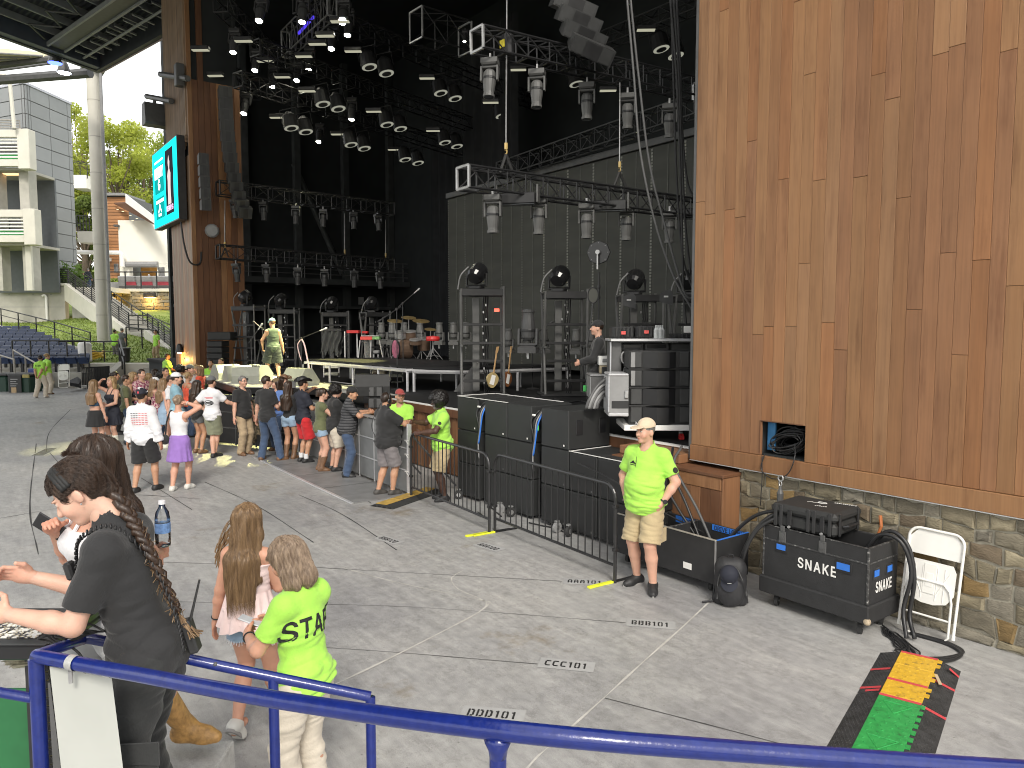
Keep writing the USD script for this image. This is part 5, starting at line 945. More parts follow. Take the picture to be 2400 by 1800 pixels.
fx=[(1155,455),(1263,462),(1375,476),(1468,484),(1569,494)]
wash=[(1213,447),(1428,466),(1616,487)]
R0=xf(R=rot([0,0,1],math.radians(35)))
for i,(x,y) in enumerate(fx):
 p=PX(x,y,X1);M_=xf(p,R=rot([0,0,1],math.radians(40)));lab='grey moving light hanging from the near lower truss, '+('outermost at its bright end','second from its bright end','middle one of five','fourth from its bright end','beside the plank wall')[i]
 fixture('moving_light',lab,M_,M_FIXN,M_LENSOFF,.92,'moving lights on the near lower truss')
for i,(x,y) in enumerate(wash):
 p=PX(x,y-12,X1)+np.array([.0,.0,-.05]);w=thing('wash_light','black flat wash light on the near lower truss, '+('between the first two moving lights','between third and fourth moving lights','half hidden by the plank wall')[i],'stage light',p,math.radians(40));part(w,'body',box((-.38,-.14,-.32),(.38,.14,-.1),.02),M_BLACK);part(w,'side_bracket',[box((-.43,-.1,-.3),(-.39,.1,.05),.01),box((.39,-.1,-.3),(.43,.1,.05),.01)],M_FIXN);part(w,'lens',box((-.36,-.12,-.33),(.36,.12,-.322)),M_LENSOFF)
A,B=PX(1118,92,X1),PX(1640,212,X1);truss('upper black truss high over the near one below the big speaker cluster',A,B,.4,.4,.5)
for i,(x,y) in enumerate([(1149,138),(1259,163),(1376,193),(1471,217),(1569,241)]):
 p=PX(x,y,X1);fixture('moving_light','grey moving light hanging from the high truss, '+('first from the open end','second from the open end','third of five','fourth of five','last beside the plank wall')[i],xf(p,R=rot([0,0,1],math.radians(40))@rot([1,0,0],.08*(i-2))),M_FIXN,M_LENSOFF,.94,'moving lights on the high truss')
 # hoist chains with slings
def hoist(lab,top,hook,feet):
 t=thing('hoist_chain',lab,'hoist');part(t,'chain',cyl(top,hook,.014,6),M_STEEL);part(t,'hook',[tube([hook+np.array([.03*math.cos(a),0,-.05+.05*math.sin(a)]) for a in np.linspace(-2.5,2.6,9)],.012,5),cyl(hook,hook+UP*.12,.035,8)],mat('hook_brass',(.55,.4,.15),.4,.2))
 for f in feet:part(t,'sling',tube([hook-UP*.1,f],.03,6),M_RUBBER)
hoist('tall steel chain with brass hook lifting the bright end of the near truss',PX(1188,0,X1),PX(1186,350,X1),[PX(1172,405,X1),PX(1206,415,X1)])
hoist('thin steel chain lifting the far half of the near truss',PX(1453,190,X1),PX(1452,392,X1),[PX(1436,445,X1),PX(1472,450,X1)])
hm=thing('chain_motor','yellow tagged chain motor above the high truss','hoist motor',PX(1190,106,X1));part(hm,'motor',lathe([(.0,-.2),(.12,-.18),(.12,.18),(0,.2)],10),M_BLACK);part(hm,'tag',cbox((0,-.13,0),(.14,.02,.14)),mat('tag_yellow',(.7,.6,.05),.6))
# far side trusses
XF=-29.
for k,(a,b,lab,fy) in enumerate((((511,441),(918,490),'upper dim truss of small moving lights on the far side of the stage',((548,466),(617,472),(693,482),(757,490),(828,497),(885,502))),((511,590),(918,622),'lower dim truss of small moving lights on the far side of the stage',((553,616),(624,618),(698,626),(760,630),(830,634),(889,638))))):
 A,B=PX(*a,XF),PX(*b,XF);truss(lab,A,B,.5,.5,.62,group='far side trusses')
 for i,(x,y) in enumerate(fy):fixture('moving_light',f'dim moving light on the {"upper" if k == 0 else "lower"} far truss, '+('nearest the wood tower','second from the tower','third from the tower','fourth from the tower','fifth from the tower','farthest from the tower')[i],xf(PX(x,y,XF),R=rot([0,0,1],.6+.2*i)@rot([1,0,0],.1-.05*i)),M_FIX,M_LENSOFF,.88,'moving lights on the far trusses')
 if k==1:
  for x,y0,y1,lab2 in((527,470,575,'thin chain between the far trusses at their tower end'),(808,500,592,'thin chain between the far trusses at mid length'),(904,515,600,'thin chain between the far trusses at their deep end')):hoist(lab2,PX(x,y0,XF),PX(x,y1,XF),[PX(x-9,y1+28,XF),PX(x+9,y1+28,XF)])
  # overhead grid: lit lamps, pale unlit lamps, strips, hung on trusses
ZL=12.6
LIT=[(481,191),(530,229),(572,260),(547,116),(598,159),(639,197),(608,42),(708,44),(803,46),(815,75),(777,108),(724,157),(696,183),(824,274),(747,327),(1264,5),(1088,114)]
proto=None
for i,(x,y) in enumerate(LIT):
 p=G(x,y,ZL if y<250 else 11.2);tl=rot([0,0,1],.9)@rot([1,0,0],-.35+.1*math.sin(i*3));M_=xf(p-tl@np.array([0,0,-.8])*1.0,R=tl)
 where={0:'lowest left, right of the wood tower',1:'second down the left slanting row',2:'third down the left slanting row',3:'top of the second slanting row',4:'middle of the second slanting row',5:'bottom of the second slanting row',6:'at the very top beside the wood tower',7:'at the very top middle',8:'at the very top under the ladder truss',9:'brightest just right of the ladder truss',10:'below the brightest one',11:'third down right of the ladder truss',12:'last down right of the ladder truss',13:'alone in mid air casting a beam',14:'lowest of all casting a wide beam',15:'at the top edge left of the big speaker cluster',16:'small at the end of the high truss'}[i]
 fixture('lit_spotlight','lit stage lamp '+where,M_,M_FIX,L_HOT,1.15 if i<15 else .6,'lit overhead lamps')
for(x,y,z,i) in[(x,y,z,i) for z,row in((12.,[(866,157),(906,172),(1033,218),(1067,231),(1176,272),(1351,197),(1550,115),(1584,131)]),(11.,[(757,244),(793,255),(907,292),(939,302),(1043,334),(1071,343)]),(10.4,[(683,300),(717,309),(823,339),(854,348),(950,374),(980,382)])) for i,(x,y) in enumerate(row)]:
 F0=np.stack([RT,FW,UP],1);p=G(x,y,z);t=thing('round_lamp','pale round downlight, '+ORD[i]+' from the left in the '+{12.:'upper',11.:'middle',10.4:'lower'}[z]+' overhead row','stage light',group='pale round overhead lamps',m=xf(p,R=F0@rot([1,0,0],-.12)@rot([0,1,0],-.22)));part(t,'can',lathe([(.1,.62),(.26,.45),(.30,0),(.27,0)],14),M_BLACK);part(t,'lens',lathe([(0,-.03),(.27,-.012),(.27,-.004),(0,-.003)],16),L_PALE);part(t,'grill_ring',lathe([(.15,-.034),(.17,-.034),(.17,-.02),(.15,-.02)],16),M_DGREY);part(t,'yoke',tube([(-.31,0,.25),(-.31,0,.75),(.31,0,.75),(.31,0,.25)],.02,5),M_BLACK)
for i,(x,y) in enumerate([(828,122),(1001,185),(1150,242),(744,105),(762,86),(797,52),(622,145),(571,98),(720,215),(650,277),(792,316),(876,263),(1015,308),(924,352),(1215,165),(1514,72),(1425,214),(470,119),(505,179),(662,182),(712,134)]):
 p=G(x,y,12.2 if y<200 else 11.);t=thing('strip_light','small pale double tube strip light in the overhead rig','stage light',p,.9,'pale strip lights overhead');part(t,'housing',box((-.30,-.11,.03),(.30,.11,.15),.02),M_BLACK)
 for s in(-1,1):part(t,'tube',box((-.28,s*.05-.03,.0),(.28,s*.05+.03,.028)),L_STRIP)
def rowtruss(lab,a,za,b,zb,w=.5):truss(lab,G(*a,za)+UP*1.15,G(*b,zb)+UP*1.15,w,w,.7,group='overhead trusses')
rowtruss('dim overhead truss of the slanting lamp row nearest the wood tower',(455,170),12.6,(600,280),12.6);rowtruss('dim overhead truss of the second slanting lamp row',(520,92),12.6,(680,232),12.6)
rowtruss('dim overhead truss above the upper row of round lamps',(700,96),12.,(1300,318),12.);rowtruss('dim overhead truss above the middle row of round lamps',(600,195),11.,(1180,376),11.);rowtruss('dim overhead truss above the lower row of round lamps',(560,265),10.4,(1080,410),10.4);rowtruss('dim overhead truss behind the big speaker cluster',(1280,222),12.,(1640,92),12.)
lt=truss('pale ladder truss glowing faint blue at the top of the rig',G(670,105,13.),G(778,2,13.),.3,.9,.5,M=M_FIXN);part(lt,'blue_strip',cyl(G(700,78,13.0),G(735,40,13.0),.05,6),lamp_mat('blue_glow',(.10,.06,.9),.5))
truss('dim truss with steel ends above the round lamps at top middle',G(975,58,12.),G(1090,92,12.),.7,.9,.9);truss('dim truss climbing behind the near truss to the top of the video wall',PY(1175,400,15.6),PY(1640,245,15.6),.4,.5,.6,group='overhead trusses')
# big speaker cluster at top and long curved array at the far side
def array_box(t,M_,w,h_,d_,name='cabinet'):
 bx_=hullm([(sx*w/2,y,sz*hh_) for sx in(-1,1) for sz in(-1,1) for y,hh_ in((0,h_/2),(d_,h_*.38))]);P=part(t,name,moved(bx_,M_[:3,3],R=M_[:3,:3]),M_ARR)
 for s in(-1,1):part(t,'grille',moved(hullm([(s*x*w,y,sz*h_*.43) for x,y in((.46,-.012),(.20,-.012),(.46,-.004),(.20,-.004)) for sz in(-1,1)]),M_[:3,3],R=M_[:3,:3]),M_GRL)
 part(t,'waveguide',moved(hullm([(sx*x*w,y,sz*h_*.43) for x,y in((.18,-.008),(.08,.0)) for sx in(-1,1) for sz in(-1,1)]),M_[:3,3],R=M_[:3,:3]),M_BLACK)
M_ARR=mat('array_shell',(.045,.046,.046),.45,.15,5.);M_GRL=mat('speaker_grille',(.045,.046,.046),.6,.2,5.,.3,250.)
sc_=thing('speaker_cluster','big grey line array cluster of stacked cabinets hanging at top centre right','line array')
F0=np.stack([RT,FW,UP],1);base=PD(1372,10,15.5);
for k in range(4):
 c=PD(1350+11*k+(k==3)*6,12+36*k,15.5-.16*k);R_=F0@rot([0,0,1],.25)@rot([0,1,0],.30)@rot([1,0,0],.25+.12*k);array_box(sc_,xf(c,R=R_),.88,.31,.5)
part(sc_,'fly_frame',moved(box((-.5,.1,.2),(.5,.4,.3),.02),PD(1345,-18,15.5),R=F0@rot([0,1,0],.30)),M_BLACK)
fa=thing('line_array','long curved line array hanging in front of the dark far side','line array')
pts=[(521,215),(522,242),(523,268),(525,294),(527,320),(530,345),(533,370),(537,394),(542,418),(547,440),(553,462),(560,482),(568,500)]
for k,(x,y) in enumerate(pts):array_box(fa,xf(PD(x+8,y,28.),R=F0@rot([0,0,1],.5)@rot([1,0,0],-.05+.045*k)),.46,.41,.4)
sf=thing('line_array','short dim column array fixed on the inner face of the far wood tower','line array')
for k in range(5):array_box(sf,xf(PD(478+1.5*k,372+27*k,27.8),R=F0@rot([0,0,1],.55)),.34,.4,.4)
sw_=thing('wall_light','round dim porthole lamp on the inner face of the far tower','lamp',PX(497,541,XR+.12),0);part(sw_,'ring',lathe([(.2,0),(.26,.03),(.2,.1)],14,R=frame_to((1,-.3,0))),M_GREY)
# front cables falling beside the plank wall
for i,(q,lab) in enumerate((([(1470,0),(1486,180),(1500,350),(1535,520),(1580,650),(1625,730)],'grey cable of the long bundle falling to the racks, outer one'),([(1478,0),(1497,180),(1522,380),(1556,520),(1602,680),(1628,700)],'grey cable of the long bundle falling to the racks, inner one'),
([(1571,0),(1585,170),(1592,330),(1598,520),(1602,680),(1608,760)],'black cable dropping beside the plank wall, leftmost'),([(1579,0),(1591,170),(1597,330),(1606,520),(1618,640)],'black cable dropping beside the plank wall, middle'),([(1586,0),(1594,150),(1600,320),(1612,430),(1632,470)],'black cable curving to the edge of the plank wall'),([(1573,0),(1579,200),(1586,420),(1600,600),(1625,680)],'black cable dropping beside the plank wall, foremost'))):
 solo('hanging_cable',lab,'cable',tube(curve([PD(x,y,10.8+.1*i) for x,y in q],40),.016,6),M_RUBBER if i>1 else M_DGREY,True)
 # ================================================================ on the deck
def pbox(x0,y0,x1,y1,D,dep,b=.01):
 """Box facing the view whose front rectangle lies at depth D."""
 return bx(uof(x0,D,y0),uof(x1,D,y0),D,D+dep,zof(y1,D),zof(y0,D),b)
DK=DZ+.004
def onp(x,D,z=DK):p=PD(x,850,D);return np.array([p[0],p[1],z])
# four truss towers with a searchlight on top
def tower(lab,labl,x,D,H=2.25,rz=0.,W_=.95):
 o=onp(x,D);t=thing('light_tower',lab,'truss tower',m=xf(o,R=F0@rot([0,0,1],rz)))
 MS=M_FIXN
 for sx in(-1,1):
  for sy in(-1,1):
   xo,yo=sx*W_/2,sy*.32
   part(t,'leg',tube([(xo,yo,0),(xo,yo*.25,H*.47),(xo,yo,H)] if sx<0 else[(xo,yo,0),(xo,yo,H+.06)],.03,7),MS)
   part(t,'brace',cyl((xo,yo,H*(.02 if sx>0 else .98)),(xo,-yo*.3,H*.48),.024,6),MS)
  part(t,'cross_bar',[cyl((sx*W_/2,-.32,z),(sx*W_/2,.32,z),.025,6) for z in(.04,H*.47,H-.02)],MS)
 for z in(.35,.8,1.2,1.62):part(t,'rung',box((-W_/2+.03,-.34,z-.03),(W_/2-.03,-.29,z+.03),.008),M_BLACK)
 part(t,'top_beam',[box((-W_/2,-.34,H-.16),(W_/2,-.26,H),.01),box((-W_/2,.26,H-.16),(W_/2,.34,H),.01)],M_BLACK);part(t,'upright_panel',box((-.22,-.05,.1),(-.06,.05,H-.2),.01),M_FIXN)
 r=np.random.default_rng(int(x));P=np.cumsum(r.normal(0,.02,(26,2)),0);part(t,'loom',[tube(np.c_[.06+.05*k+P[:,0]*.4,-.1+P[:,1]*.4,np.linspace(.05,H-.1,26)],.018,5) for k in range(3)],M_CABLE);part(t,'base_plate',box((-W_/2-.1,-.4,0),(W_/2+.1,.4,.05),.01),M_BLACK)
 part(t,'connector',[cbox((.05+r.normal(0,.05),-.13,z),(.03,.02,.05)) for z in np.arange(.3,H-.2,.16)],M_STEEL)
 sl=thing('search_light',labl,'stage light',m=xf(o+UP*H+F0@np.array([-.12,0,0]),R=F0@rot([0,0,1],2.6+rz)));R_=frame_to((0,-.8,.5));part(sl,'drum',moved(lathe([(0,-.2),(.14,-.19),(.2,-.1),(.22,.12),(.2,.2),(.19,.2)],16),(0,0,.34),R=R_),M_BLACKGLOSS);part(sl,'lens',moved(lathe([(0,.19),(.19,.18),(.19,.185),(0,.21)],16),(0,0,.34),R=R_),M_LENSOFF);part(sl,'yoke',tube([(-.25,0,.36),(-.25,0,.08),(.25,0,.08),(.25,0,.36)],.03,6),M_BLACKGLOSS);part(sl,'foot',box((-.15,-.12,0),(.15,.12,.08),.02),M_BLACK);part(sl,'cable',tube(curve([(.1,.2,.5),(.25,.3,.3),(.35,.25,.0)],8),.015,5),M_GREY)
tower('grey truss tower carrying red marked gear left of centre in front of the video wall','black searchlight on the truss tower nearest the drum kit',1130,17.3,2.42,.1)
tower('grey truss tower in the middle before the video wall','black searchlight on the middle truss tower',1322,17.3,2.36,.1);tower('grey truss tower behind the black cases and racks','black searchlight above the black cases',1497,17.6,2.3,.1);tower('grey truss tower half hidden by the plank wall','black searchlight beside the plank wall',1620,17.8,2.3,.1)
rs=solo('clock_display','small red glowing digital display inside the first truss tower','display',pbox(1158,723,1170,731,17.15,.05),lamp_mat('red_digits',(1,.08,.05),2.))
for i,(x,D,H,lab) in enumerate(((585,27.5,2.3,'dim truss tower behind the man in shorts, nearest the wood tower'),(668,28.,2.2,'dim truss tower just right of the man in shorts'),(787,28.5,2.1,'dim truss tower behind the covered keyboard'),(880,28.5,2.1,'dim truss tower left of the drum kit'))):tower(lab,('pale faced searchlight left of the man in shorts','searchlight on the tower right of the man in shorts','pale faced searchlight above the covered keyboard','searchlight above the pedal steel guitar')[i],x,D,H,.3*(i-1))
# upright floor moving lights
fm0=None
for i,(x,D) in enumerate(((920,25),(948,25),(985,25),(1030,25),(1063,25),(1092,25),(1192,23),(1235,23),(1275,23),(1350,22),(1385,22),(895,26))):
 o=onp(x,D,DZ+.95 if D>24 else DZ+.75);M_=xf(o,R=F0@rot([0,0,1],.4*(i%3-1))@np.diag([1,-1,-1.]))
 fixture('floor_light','grey moving light standing upright behind the band, '+('third','fourth','fifth','sixth','seventh','eighth','ninth','tenth','eleventh','twelfth','last','second')[i]+' from the left',M_,M_FIXN,M_LENSOFF,.95,'upright moving lights behind the band')
 # risers
def riser(lab,pts,z,legs,deckm):
 t=thing('stage_riser',lab,'riser');P=[tuple(p[:2]) for p in pts];part(t,'deck',plate(P,.05,loc=(0,0,z-.05)),deckm);Q=np.array(P+P[:1]);
 for a,b in zip(Q[:-1],Q[1:]):part(t,'edge_rail',box((0,-.02,-.16),(np.linalg.norm(b-a),.02,-.052),.005) if False else cyl((a[0],a[1],z-.11),(b[0],b[1],z-.11),.05,6),M_ALU);
 for a,b in zip(Q[:-1],Q[1:]):
  L=np.linalg.norm(b-a);n_=max(1,int(L/1.2))
  for k in range(n_):q=a+(b-a)*(k+.02)/n_;part(t,'leg',cyl((q[0],q[1],DZ),(q[0],q[1],z-.15),.035,6),M_ALU)
 return t
zr=DZ+.62;ra,rb_=G(722,841,zr),G(952,858,zr);wv_=np.array([.15,.99,0]);riser('front band riser with pale metal edge, legs and steps',[ra,rb_,rb_+wv_*2.6,ra+wv_*2.6],zr,6,M_DECK)
zr2=DZ+.6;rc,rd=rb_+np.array([.15,.1,0]),G(1080,862,zr2);riser('dark drum riser right of the front riser',[rc,rd,rd+wv_*3,rc+wv_*3],zr2,6,M_DECK)
M_STEP=mat('step_pale',(.62,.62,.52),.5,.15,4.)
for i,(x,w,lab) in enumerate(((720,16,'short step unit at the left end of the front riser'),(776,32,'pale three tread step unit left of the pedal steel'),(850,34,'pale three tread step unit behind the cream amplifier'),(929,26,'pale step unit at the right end of the front riser'))):
 D=24.2-.9*i;t=thing('riser_steps',lab,'steps')
 for k in range(3):y=855-8*(i==0)+2*i+17*k;part(t,'tread',pbox(x-w/2,y,x+w/2,y+6,D-.12*k,.24),M_STEP)
 for s in(-1,1):part(t,'side_post',pbox(x+s*w/2-1.2+s*2,853+2*i,x+s*w/2+1.2+s*2,896+3*i,D+.1,.06),M_ALU)
 # amplifier, wedges, case
ap=thing('guitar_amp','cream guitar amplifier with brown grille standing before the riser','amplifier');part(ap,'cabinet',pbox(871,868,903,897,20.2,.35,.03),mat('cream_vinyl',(.50,.45,.34),.6,.1));part(ap,'grille_cloth',pbox(873,873,888,894,20.17,.03),mat('brown_grille',(.12,.085,.06),.8))
def wedge(lab,x,D,rz,m,k=1.,z=DK):
 t=thing('floor_monitor',lab,'monitor speaker',m=xf(onp(x,D,z),R=F0@rot([0,0,1],rz)*k));part(t,'cabinet',hullm([(sx*.36,y,zz) for sx in(-1,1) for y,zz in((-.30,0),(.28,0),(.30,.12),(.06,.44),(-.16,.44),(-.32,.2))]),m);part(t,'grille',hullm([(sx*.33,y,zz) for sx in(-1,1) for y,zz in((.305,.135),(.085,.425),(.31,.142),(.09,.432))]),M_BLACKTEX);part(t,'handle',box((-.08,-.325,.08),(.08,-.30,.14),.01),M_BLACK)
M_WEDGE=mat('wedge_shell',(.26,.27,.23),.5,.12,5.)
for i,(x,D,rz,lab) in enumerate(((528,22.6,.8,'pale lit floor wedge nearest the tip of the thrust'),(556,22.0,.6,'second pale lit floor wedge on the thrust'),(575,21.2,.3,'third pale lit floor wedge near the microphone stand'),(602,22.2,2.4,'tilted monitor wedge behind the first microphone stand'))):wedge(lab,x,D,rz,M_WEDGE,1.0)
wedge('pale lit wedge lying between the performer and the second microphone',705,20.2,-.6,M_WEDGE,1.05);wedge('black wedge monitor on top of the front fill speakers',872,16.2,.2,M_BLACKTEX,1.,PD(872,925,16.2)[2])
ff=thing('front_fill','pair of stacked black front fill speakers at the end of the wood fascia','loudspeaker')
for k in range(2):part(ff,'cabinet',pbox(862,905+27*k,897,930.5+27*k,15.9,.5,.02),M_BLACKTEX);part(ff,'grille',[pbox(864,908+27*k,876,929+27*k,15.87,.028),pbox(882,908+27*k,895,929+27*k,15.87,.028)],M_DGREY)
part(ff,'stand',[pbox(863,960,866,985,16.,.1),pbox(893,960,896,985,16.,.1)],M_BLACK)
st_=thing('monitor_stack','stack of dark monitor cabinets at the foot of the far wood tower','loudspeaker')
for k in range(5):part(st_,'cabinet',pbox(484,800+14*k,520,813+14*k,26.6,.7,.02),M_BLACKTEX)
part(st_,'case',pbox(486,778,540,797,26.9,.7,.02),M_BLACKTEX)
wedge('black wedge monitor left of the thrust beside the two staff',538,25.5,2.2,M_BLACKTEX,1.05,DZ-.25)
tbx=thing('equipment_table','pale topped equipment table at the far edge of the crowd','table');part(tbx,'top',pbox(430,838,505,842,30.,1.1),M_CONCW);part(tbx,'case_body',pbox(434,844,488,870,30.1,.9),M_DGREY)
# microphone stands
def micstand(lab,x,D,h_,boom,micm,cab=None,z=DK,base_m=None):
 t=thing('microphone_stand',lab,'microphone stand',m=xf(onp(x,D,z),R=F0));bm=base_m or M_BLACK;part(t,'base',lathe([(0,0),(.16,0),(.16,.015),(.03,.04),(.015,.05)],14),bm);part(t,'pole',cyl((0,0,.04),(0,0,h_),.014,7),bm);a=np.array([0,0,h_]);b=a+np.array(boom);part(t,'boom',cyl(a-np.array(boom)*.35,b,.011,6),bm);part(t,'clutch',lathe([(.0,-.04),(.03,-.03),(.03,.03),(0,.04)],8,a),M_BLACK)
 d=np.array(boom)/np.linalg.norm(boom);part(t,'microphone',tube([b-d*.02,b+d*.12,b+d*.15,b+d*.19,b+d*.21],[.016,.021,.03,.03,.012],9),micm)
 if cab is not None:part(t,'cable',tube(curve(cab[0],20),.014,6),cab[1],True)
 return t
micstand('microphone on a boom stand left of the man in shorts',590,21.4,1.2,(.22,0,.30),mat('mic_grey',(.5,.5,.48),.4));micstand('tall straight stand just behind the first microphone',617,22.6,1.5,(-.12,0,.1),M_BLACK)
M_WR2=mat('red_white_tape',(.75,.55,.53),.5,.1,extra=None)
micstand('boom stand with red and white wrapped cable and pale microphone',707,21.3,1.24,(.55,0,.22),M_WHITE,([(0,0,1.22),(-.1,0,1.05),(-.05,0,.75),(.0,0,.6)],M_WR2));cbl=solo('wrapped_cable','red and white wrapped cable sloping from boom stand to thrust deck','cable',tube(curve([PD(707,795,21.25),PD(714,810,21.2),PD(722,850,21.1),PD(733,905,20.6)],14),.022,6),M_WR2,True)
micstand('drum overhead microphone on a tall boom stand',945,22.,1.65,(.35,0,.3),M_STEEL,None,zr2);micstand('black tall stand left of the drum kit',931,18.8,2.0,(-.3,0,-.2),M_BLACK);micstand('microphone on a boom in front of the truss towers',1248,19.,1.35,(.35,0,.24),M_DGREY)
ps=micstand('tall black pole carrying an octagonal paddle before the video wall',1402,13.6,2.1,(0,0,.02),M_BLACK)
oc=thing('octagonal_paddle','black octagonal antenna disc on a tall pole before the video wall','antenna',m=xf(PD(1403,592,13.5),R=F0@rot([0,0,1],-.3)@rot([1,0,0],math.pi/2)));part(oc,'disc',lathe([(0,-.02),(.205,-.02),(.215,0),(.205,.02),(0,.02)],8),M_BLACKGLOSS);part(oc,'bracket',[cyl((0,0,0),(0,0,.12),.04,8),cyl((0,0,.1),(.0,-.3,.1),.016,6)],M_STEEL);part(oc,'label_plate',cbox((0,.02,.024),(.06,.015,.006)),M_WHITE);part(oc,'screw',[lathe([(0,.02),(.007,.02),(.007,.025),(0,.026)],6,(.17*math.cos(a),.17*math.sin(a),0)) for a in np.arange(8)*math.pi/4],M_GREY)
part(ps,'upper_pole',cyl((0,0,2.),(0,0,2.55),.013,6),M_BLACK)
hl=thing('hoop_antenna','oval hoop shaped antenna on a stand near the octagonal disc','antenna',m=xf(PD(1390,692,13.),R=F0));part(hl,'hoop',tube([(.09*math.cos(a),.0,.135*math.sin(a)) for a in np.linspace(0,6.28,25)[:-1]],.011,6,True),M_BLACK);part(hl,'net',lathe([(0,-.002),(.085,0),(0,.002)],16,R=frame_to((0,1,0))@np.diag([1,1.45,1])),M_LED);part(hl,'stem',tube(curve([(0,0,-.135),(-.04,0,-.5),(-.1,0,-.9)],8),.012,6),M_BLACK)
for x,y,lab in((1475,703,'grey paddle antenna with white label left of the third searchlight'),(1562,695,'grey paddle antenna with white label right of the third searchlight')):
 pa_=thing('paddle_antenna',lab,'antenna',m=xf(PD(x,y,14.),R=F0));part(pa_,'paddle',moved(plate([(-.12,-.1),(.12,-.16),(.12,.06),(.06,.14),(-.12,.06)],.012),R=np.array([[1,0,0],[0,0,1],[0,1,0.]])),M_GREY if False else M_DGREY);part(pa_,'label_plate',cbox((-.01,-.014,.0),(.08,.006,.03)),M_WHITE);part(pa_,'rod',cyl((0,.01,-.15),(0,.01,-.6),.01,6),M_BLACK)
 # covered keyboard, pedal steel, drum kit, red keyboard
kb_=thing('covered_keyboard','keyboard rig under a draped dark grey cloth on the riser','draped instrument');r=np.random.default_rng(2);D=26.;cl=[]
nx,nz=22,18;Vg=np.array([UV(uof(754+44*i/nx+(5*math.sin(j*.5)-9)*(j/nz)**2*(i/nx),D),D+.25*math.sin(i*.9+j*.25)*.35-.2*j/nz,zof(776+(52-6*math.sin(i*.8))*j/nz,D)) for j in range(nz+1) for i in range(nx+1)]);kk=nx+1
Fg=[[a*kk+b,(a+1)*kk+b,(a+1)*kk+b+1] for a in range(nz) for b in range(nx)]+[[a*kk+b,(a+1)*kk+b+1,a*kk+b+1] for a in range(nz) for b in range(nx)]
part(kb_,'drape',trimesh.Trimesh(np.vstack([Vg,Vg+FW*.5]),np.vstack([Fg,np.array(Fg)[:,::-1]+len(Vg)]),process=False),mat('grey_drape',(.075,.078,.075),.95,.2,3.),True);part(kb_,'top_panel',pbox(756,770,800,777,D,.5),M_BLACK);part(kb_,'stand',[pbox(760,828,763,838,D+.2,.05),pbox(792,826,795,838,D+.2,.05)],M_BLACK)
pg=thing('pedal_steel','pedal steel guitar with red and green body on thin chrome legs','pedal steel guitar');D=24.4
part(pg,'body',pbox(844,789,872,797,D,.35),mat('red_lacquer',(.62,.06,.05),.3));part(pg,'end_body',pbox(872.2,789,889,796,D,.35),mat('green_lacquer',(.16,.34,.12),.3));part(pg,'strings_top',pbox(846,786,888,788.6,D+.05,.25),M_STEEL)
for x0,x1 in((844,839),(870,868),(889,899)):part(pg,'leg',cyl(PD(x0,797,D+.1),PD(x1,846,D+.1),.018,6),M_ALU)
for k in range(6):part(pg,'pedal_rod',cyl(PD(855+2.6*k,797,D+.15),PD(853+2.6*k,843,D+.15),.008,5),M_STEEL)
part(pg,'pedal_bar',pbox(840,843,869,847,D,.2),M_ALU)
sl_=thing('stool','small metal stool beside the pedal steel guitar','stool');part(sl_,'seat',pbox(874,821,888,829,D+.4,.35,.03),M_GREY);part(sl_,'legs',[pbox(875,829.5,877,846,D+.45,.04),pbox(885,829.5,887,846,D+.45,.04)],M_ALU)
rk=thing('keyboard','red stage keyboard on a stand left of the pedal steel','keyboard');part(rk,'body',pbox(812,774,840,781,25.4,.4),M_RED);part(rk,'stand',[pbox(806,776,809,838,25.6,.06),pbox(835,781.5,838,838,25.6,.06)],M_ALU)
rk2=solo('red_cymbal_bag','small red tray lying on a dark stand behind the pedal steel','tray',pbox(848,776,861,782,25.8,.3,.02),M_RED)
dk_=thing('drum_kit','drum kit with brown shells and painted front head on the dark riser','drum kit',m=xf(onp(944,22.6,zr2+.004),R=F0));M_SHELL=mat('drum_shell',(.10,.065,.045),.35,.25,5.);Ry=lambda v:frame_to(v)
part(dk_,'bass_drum',moved(lathe([(.27,-.22),(.29,-.22),(.29,.22),(.27,.22),(0,.2)],22),(0,0,.3),R=Ry((-.85,-.5,0))),M_SHELL);part(dk_,'bass_head',moved(lathe([(0,0),(.27,0),(.27,.01),(0,.012)],22),np.array([0,0,.3])+np.array([-.85,-.5,0])/.986*.225,R=Ry((-.85,-.5,0))),mat('head_pink',(.45,.12,.2),.5,.6,6.,detail=5.));part(dk_,'bass_hoop',moved(lathe([(.285,-.02),(.31,-.02),(.31,.02),(.285,.02)],22),np.array([0,0,.3])+np.array([-.85,-.5,0])/.986*.215,R=Ry((-.85,-.5,0))),M_BLACKGLOSS)
for(x,y,z,r_,h_) in((-.05,.0,.72,.16,.2),(.22,.1,.72,.17,.22),(.42,-.25,.52,.17,.14),(.62,.2,.45,.21,.34)):part(dk_,'drum',moved(lathe([(0,-h_/2),(r_,-h_/2),(r_,h_/2),(0,h_/2)],18),(x,y,z),R=rot([1,0,0],.2)),M_STEEL if x<.1 else M_SHELL);part(dk_,'drum_hoop',moved(lathe([(r_+.002,h_/2-.015),(r_+.014,h_/2-.015),(r_+.014,h_/2+.012),(r_+.002,h_/2+.012)],18),(x,y,z),R=rot([1,0,0],.2)),M_STEEL)
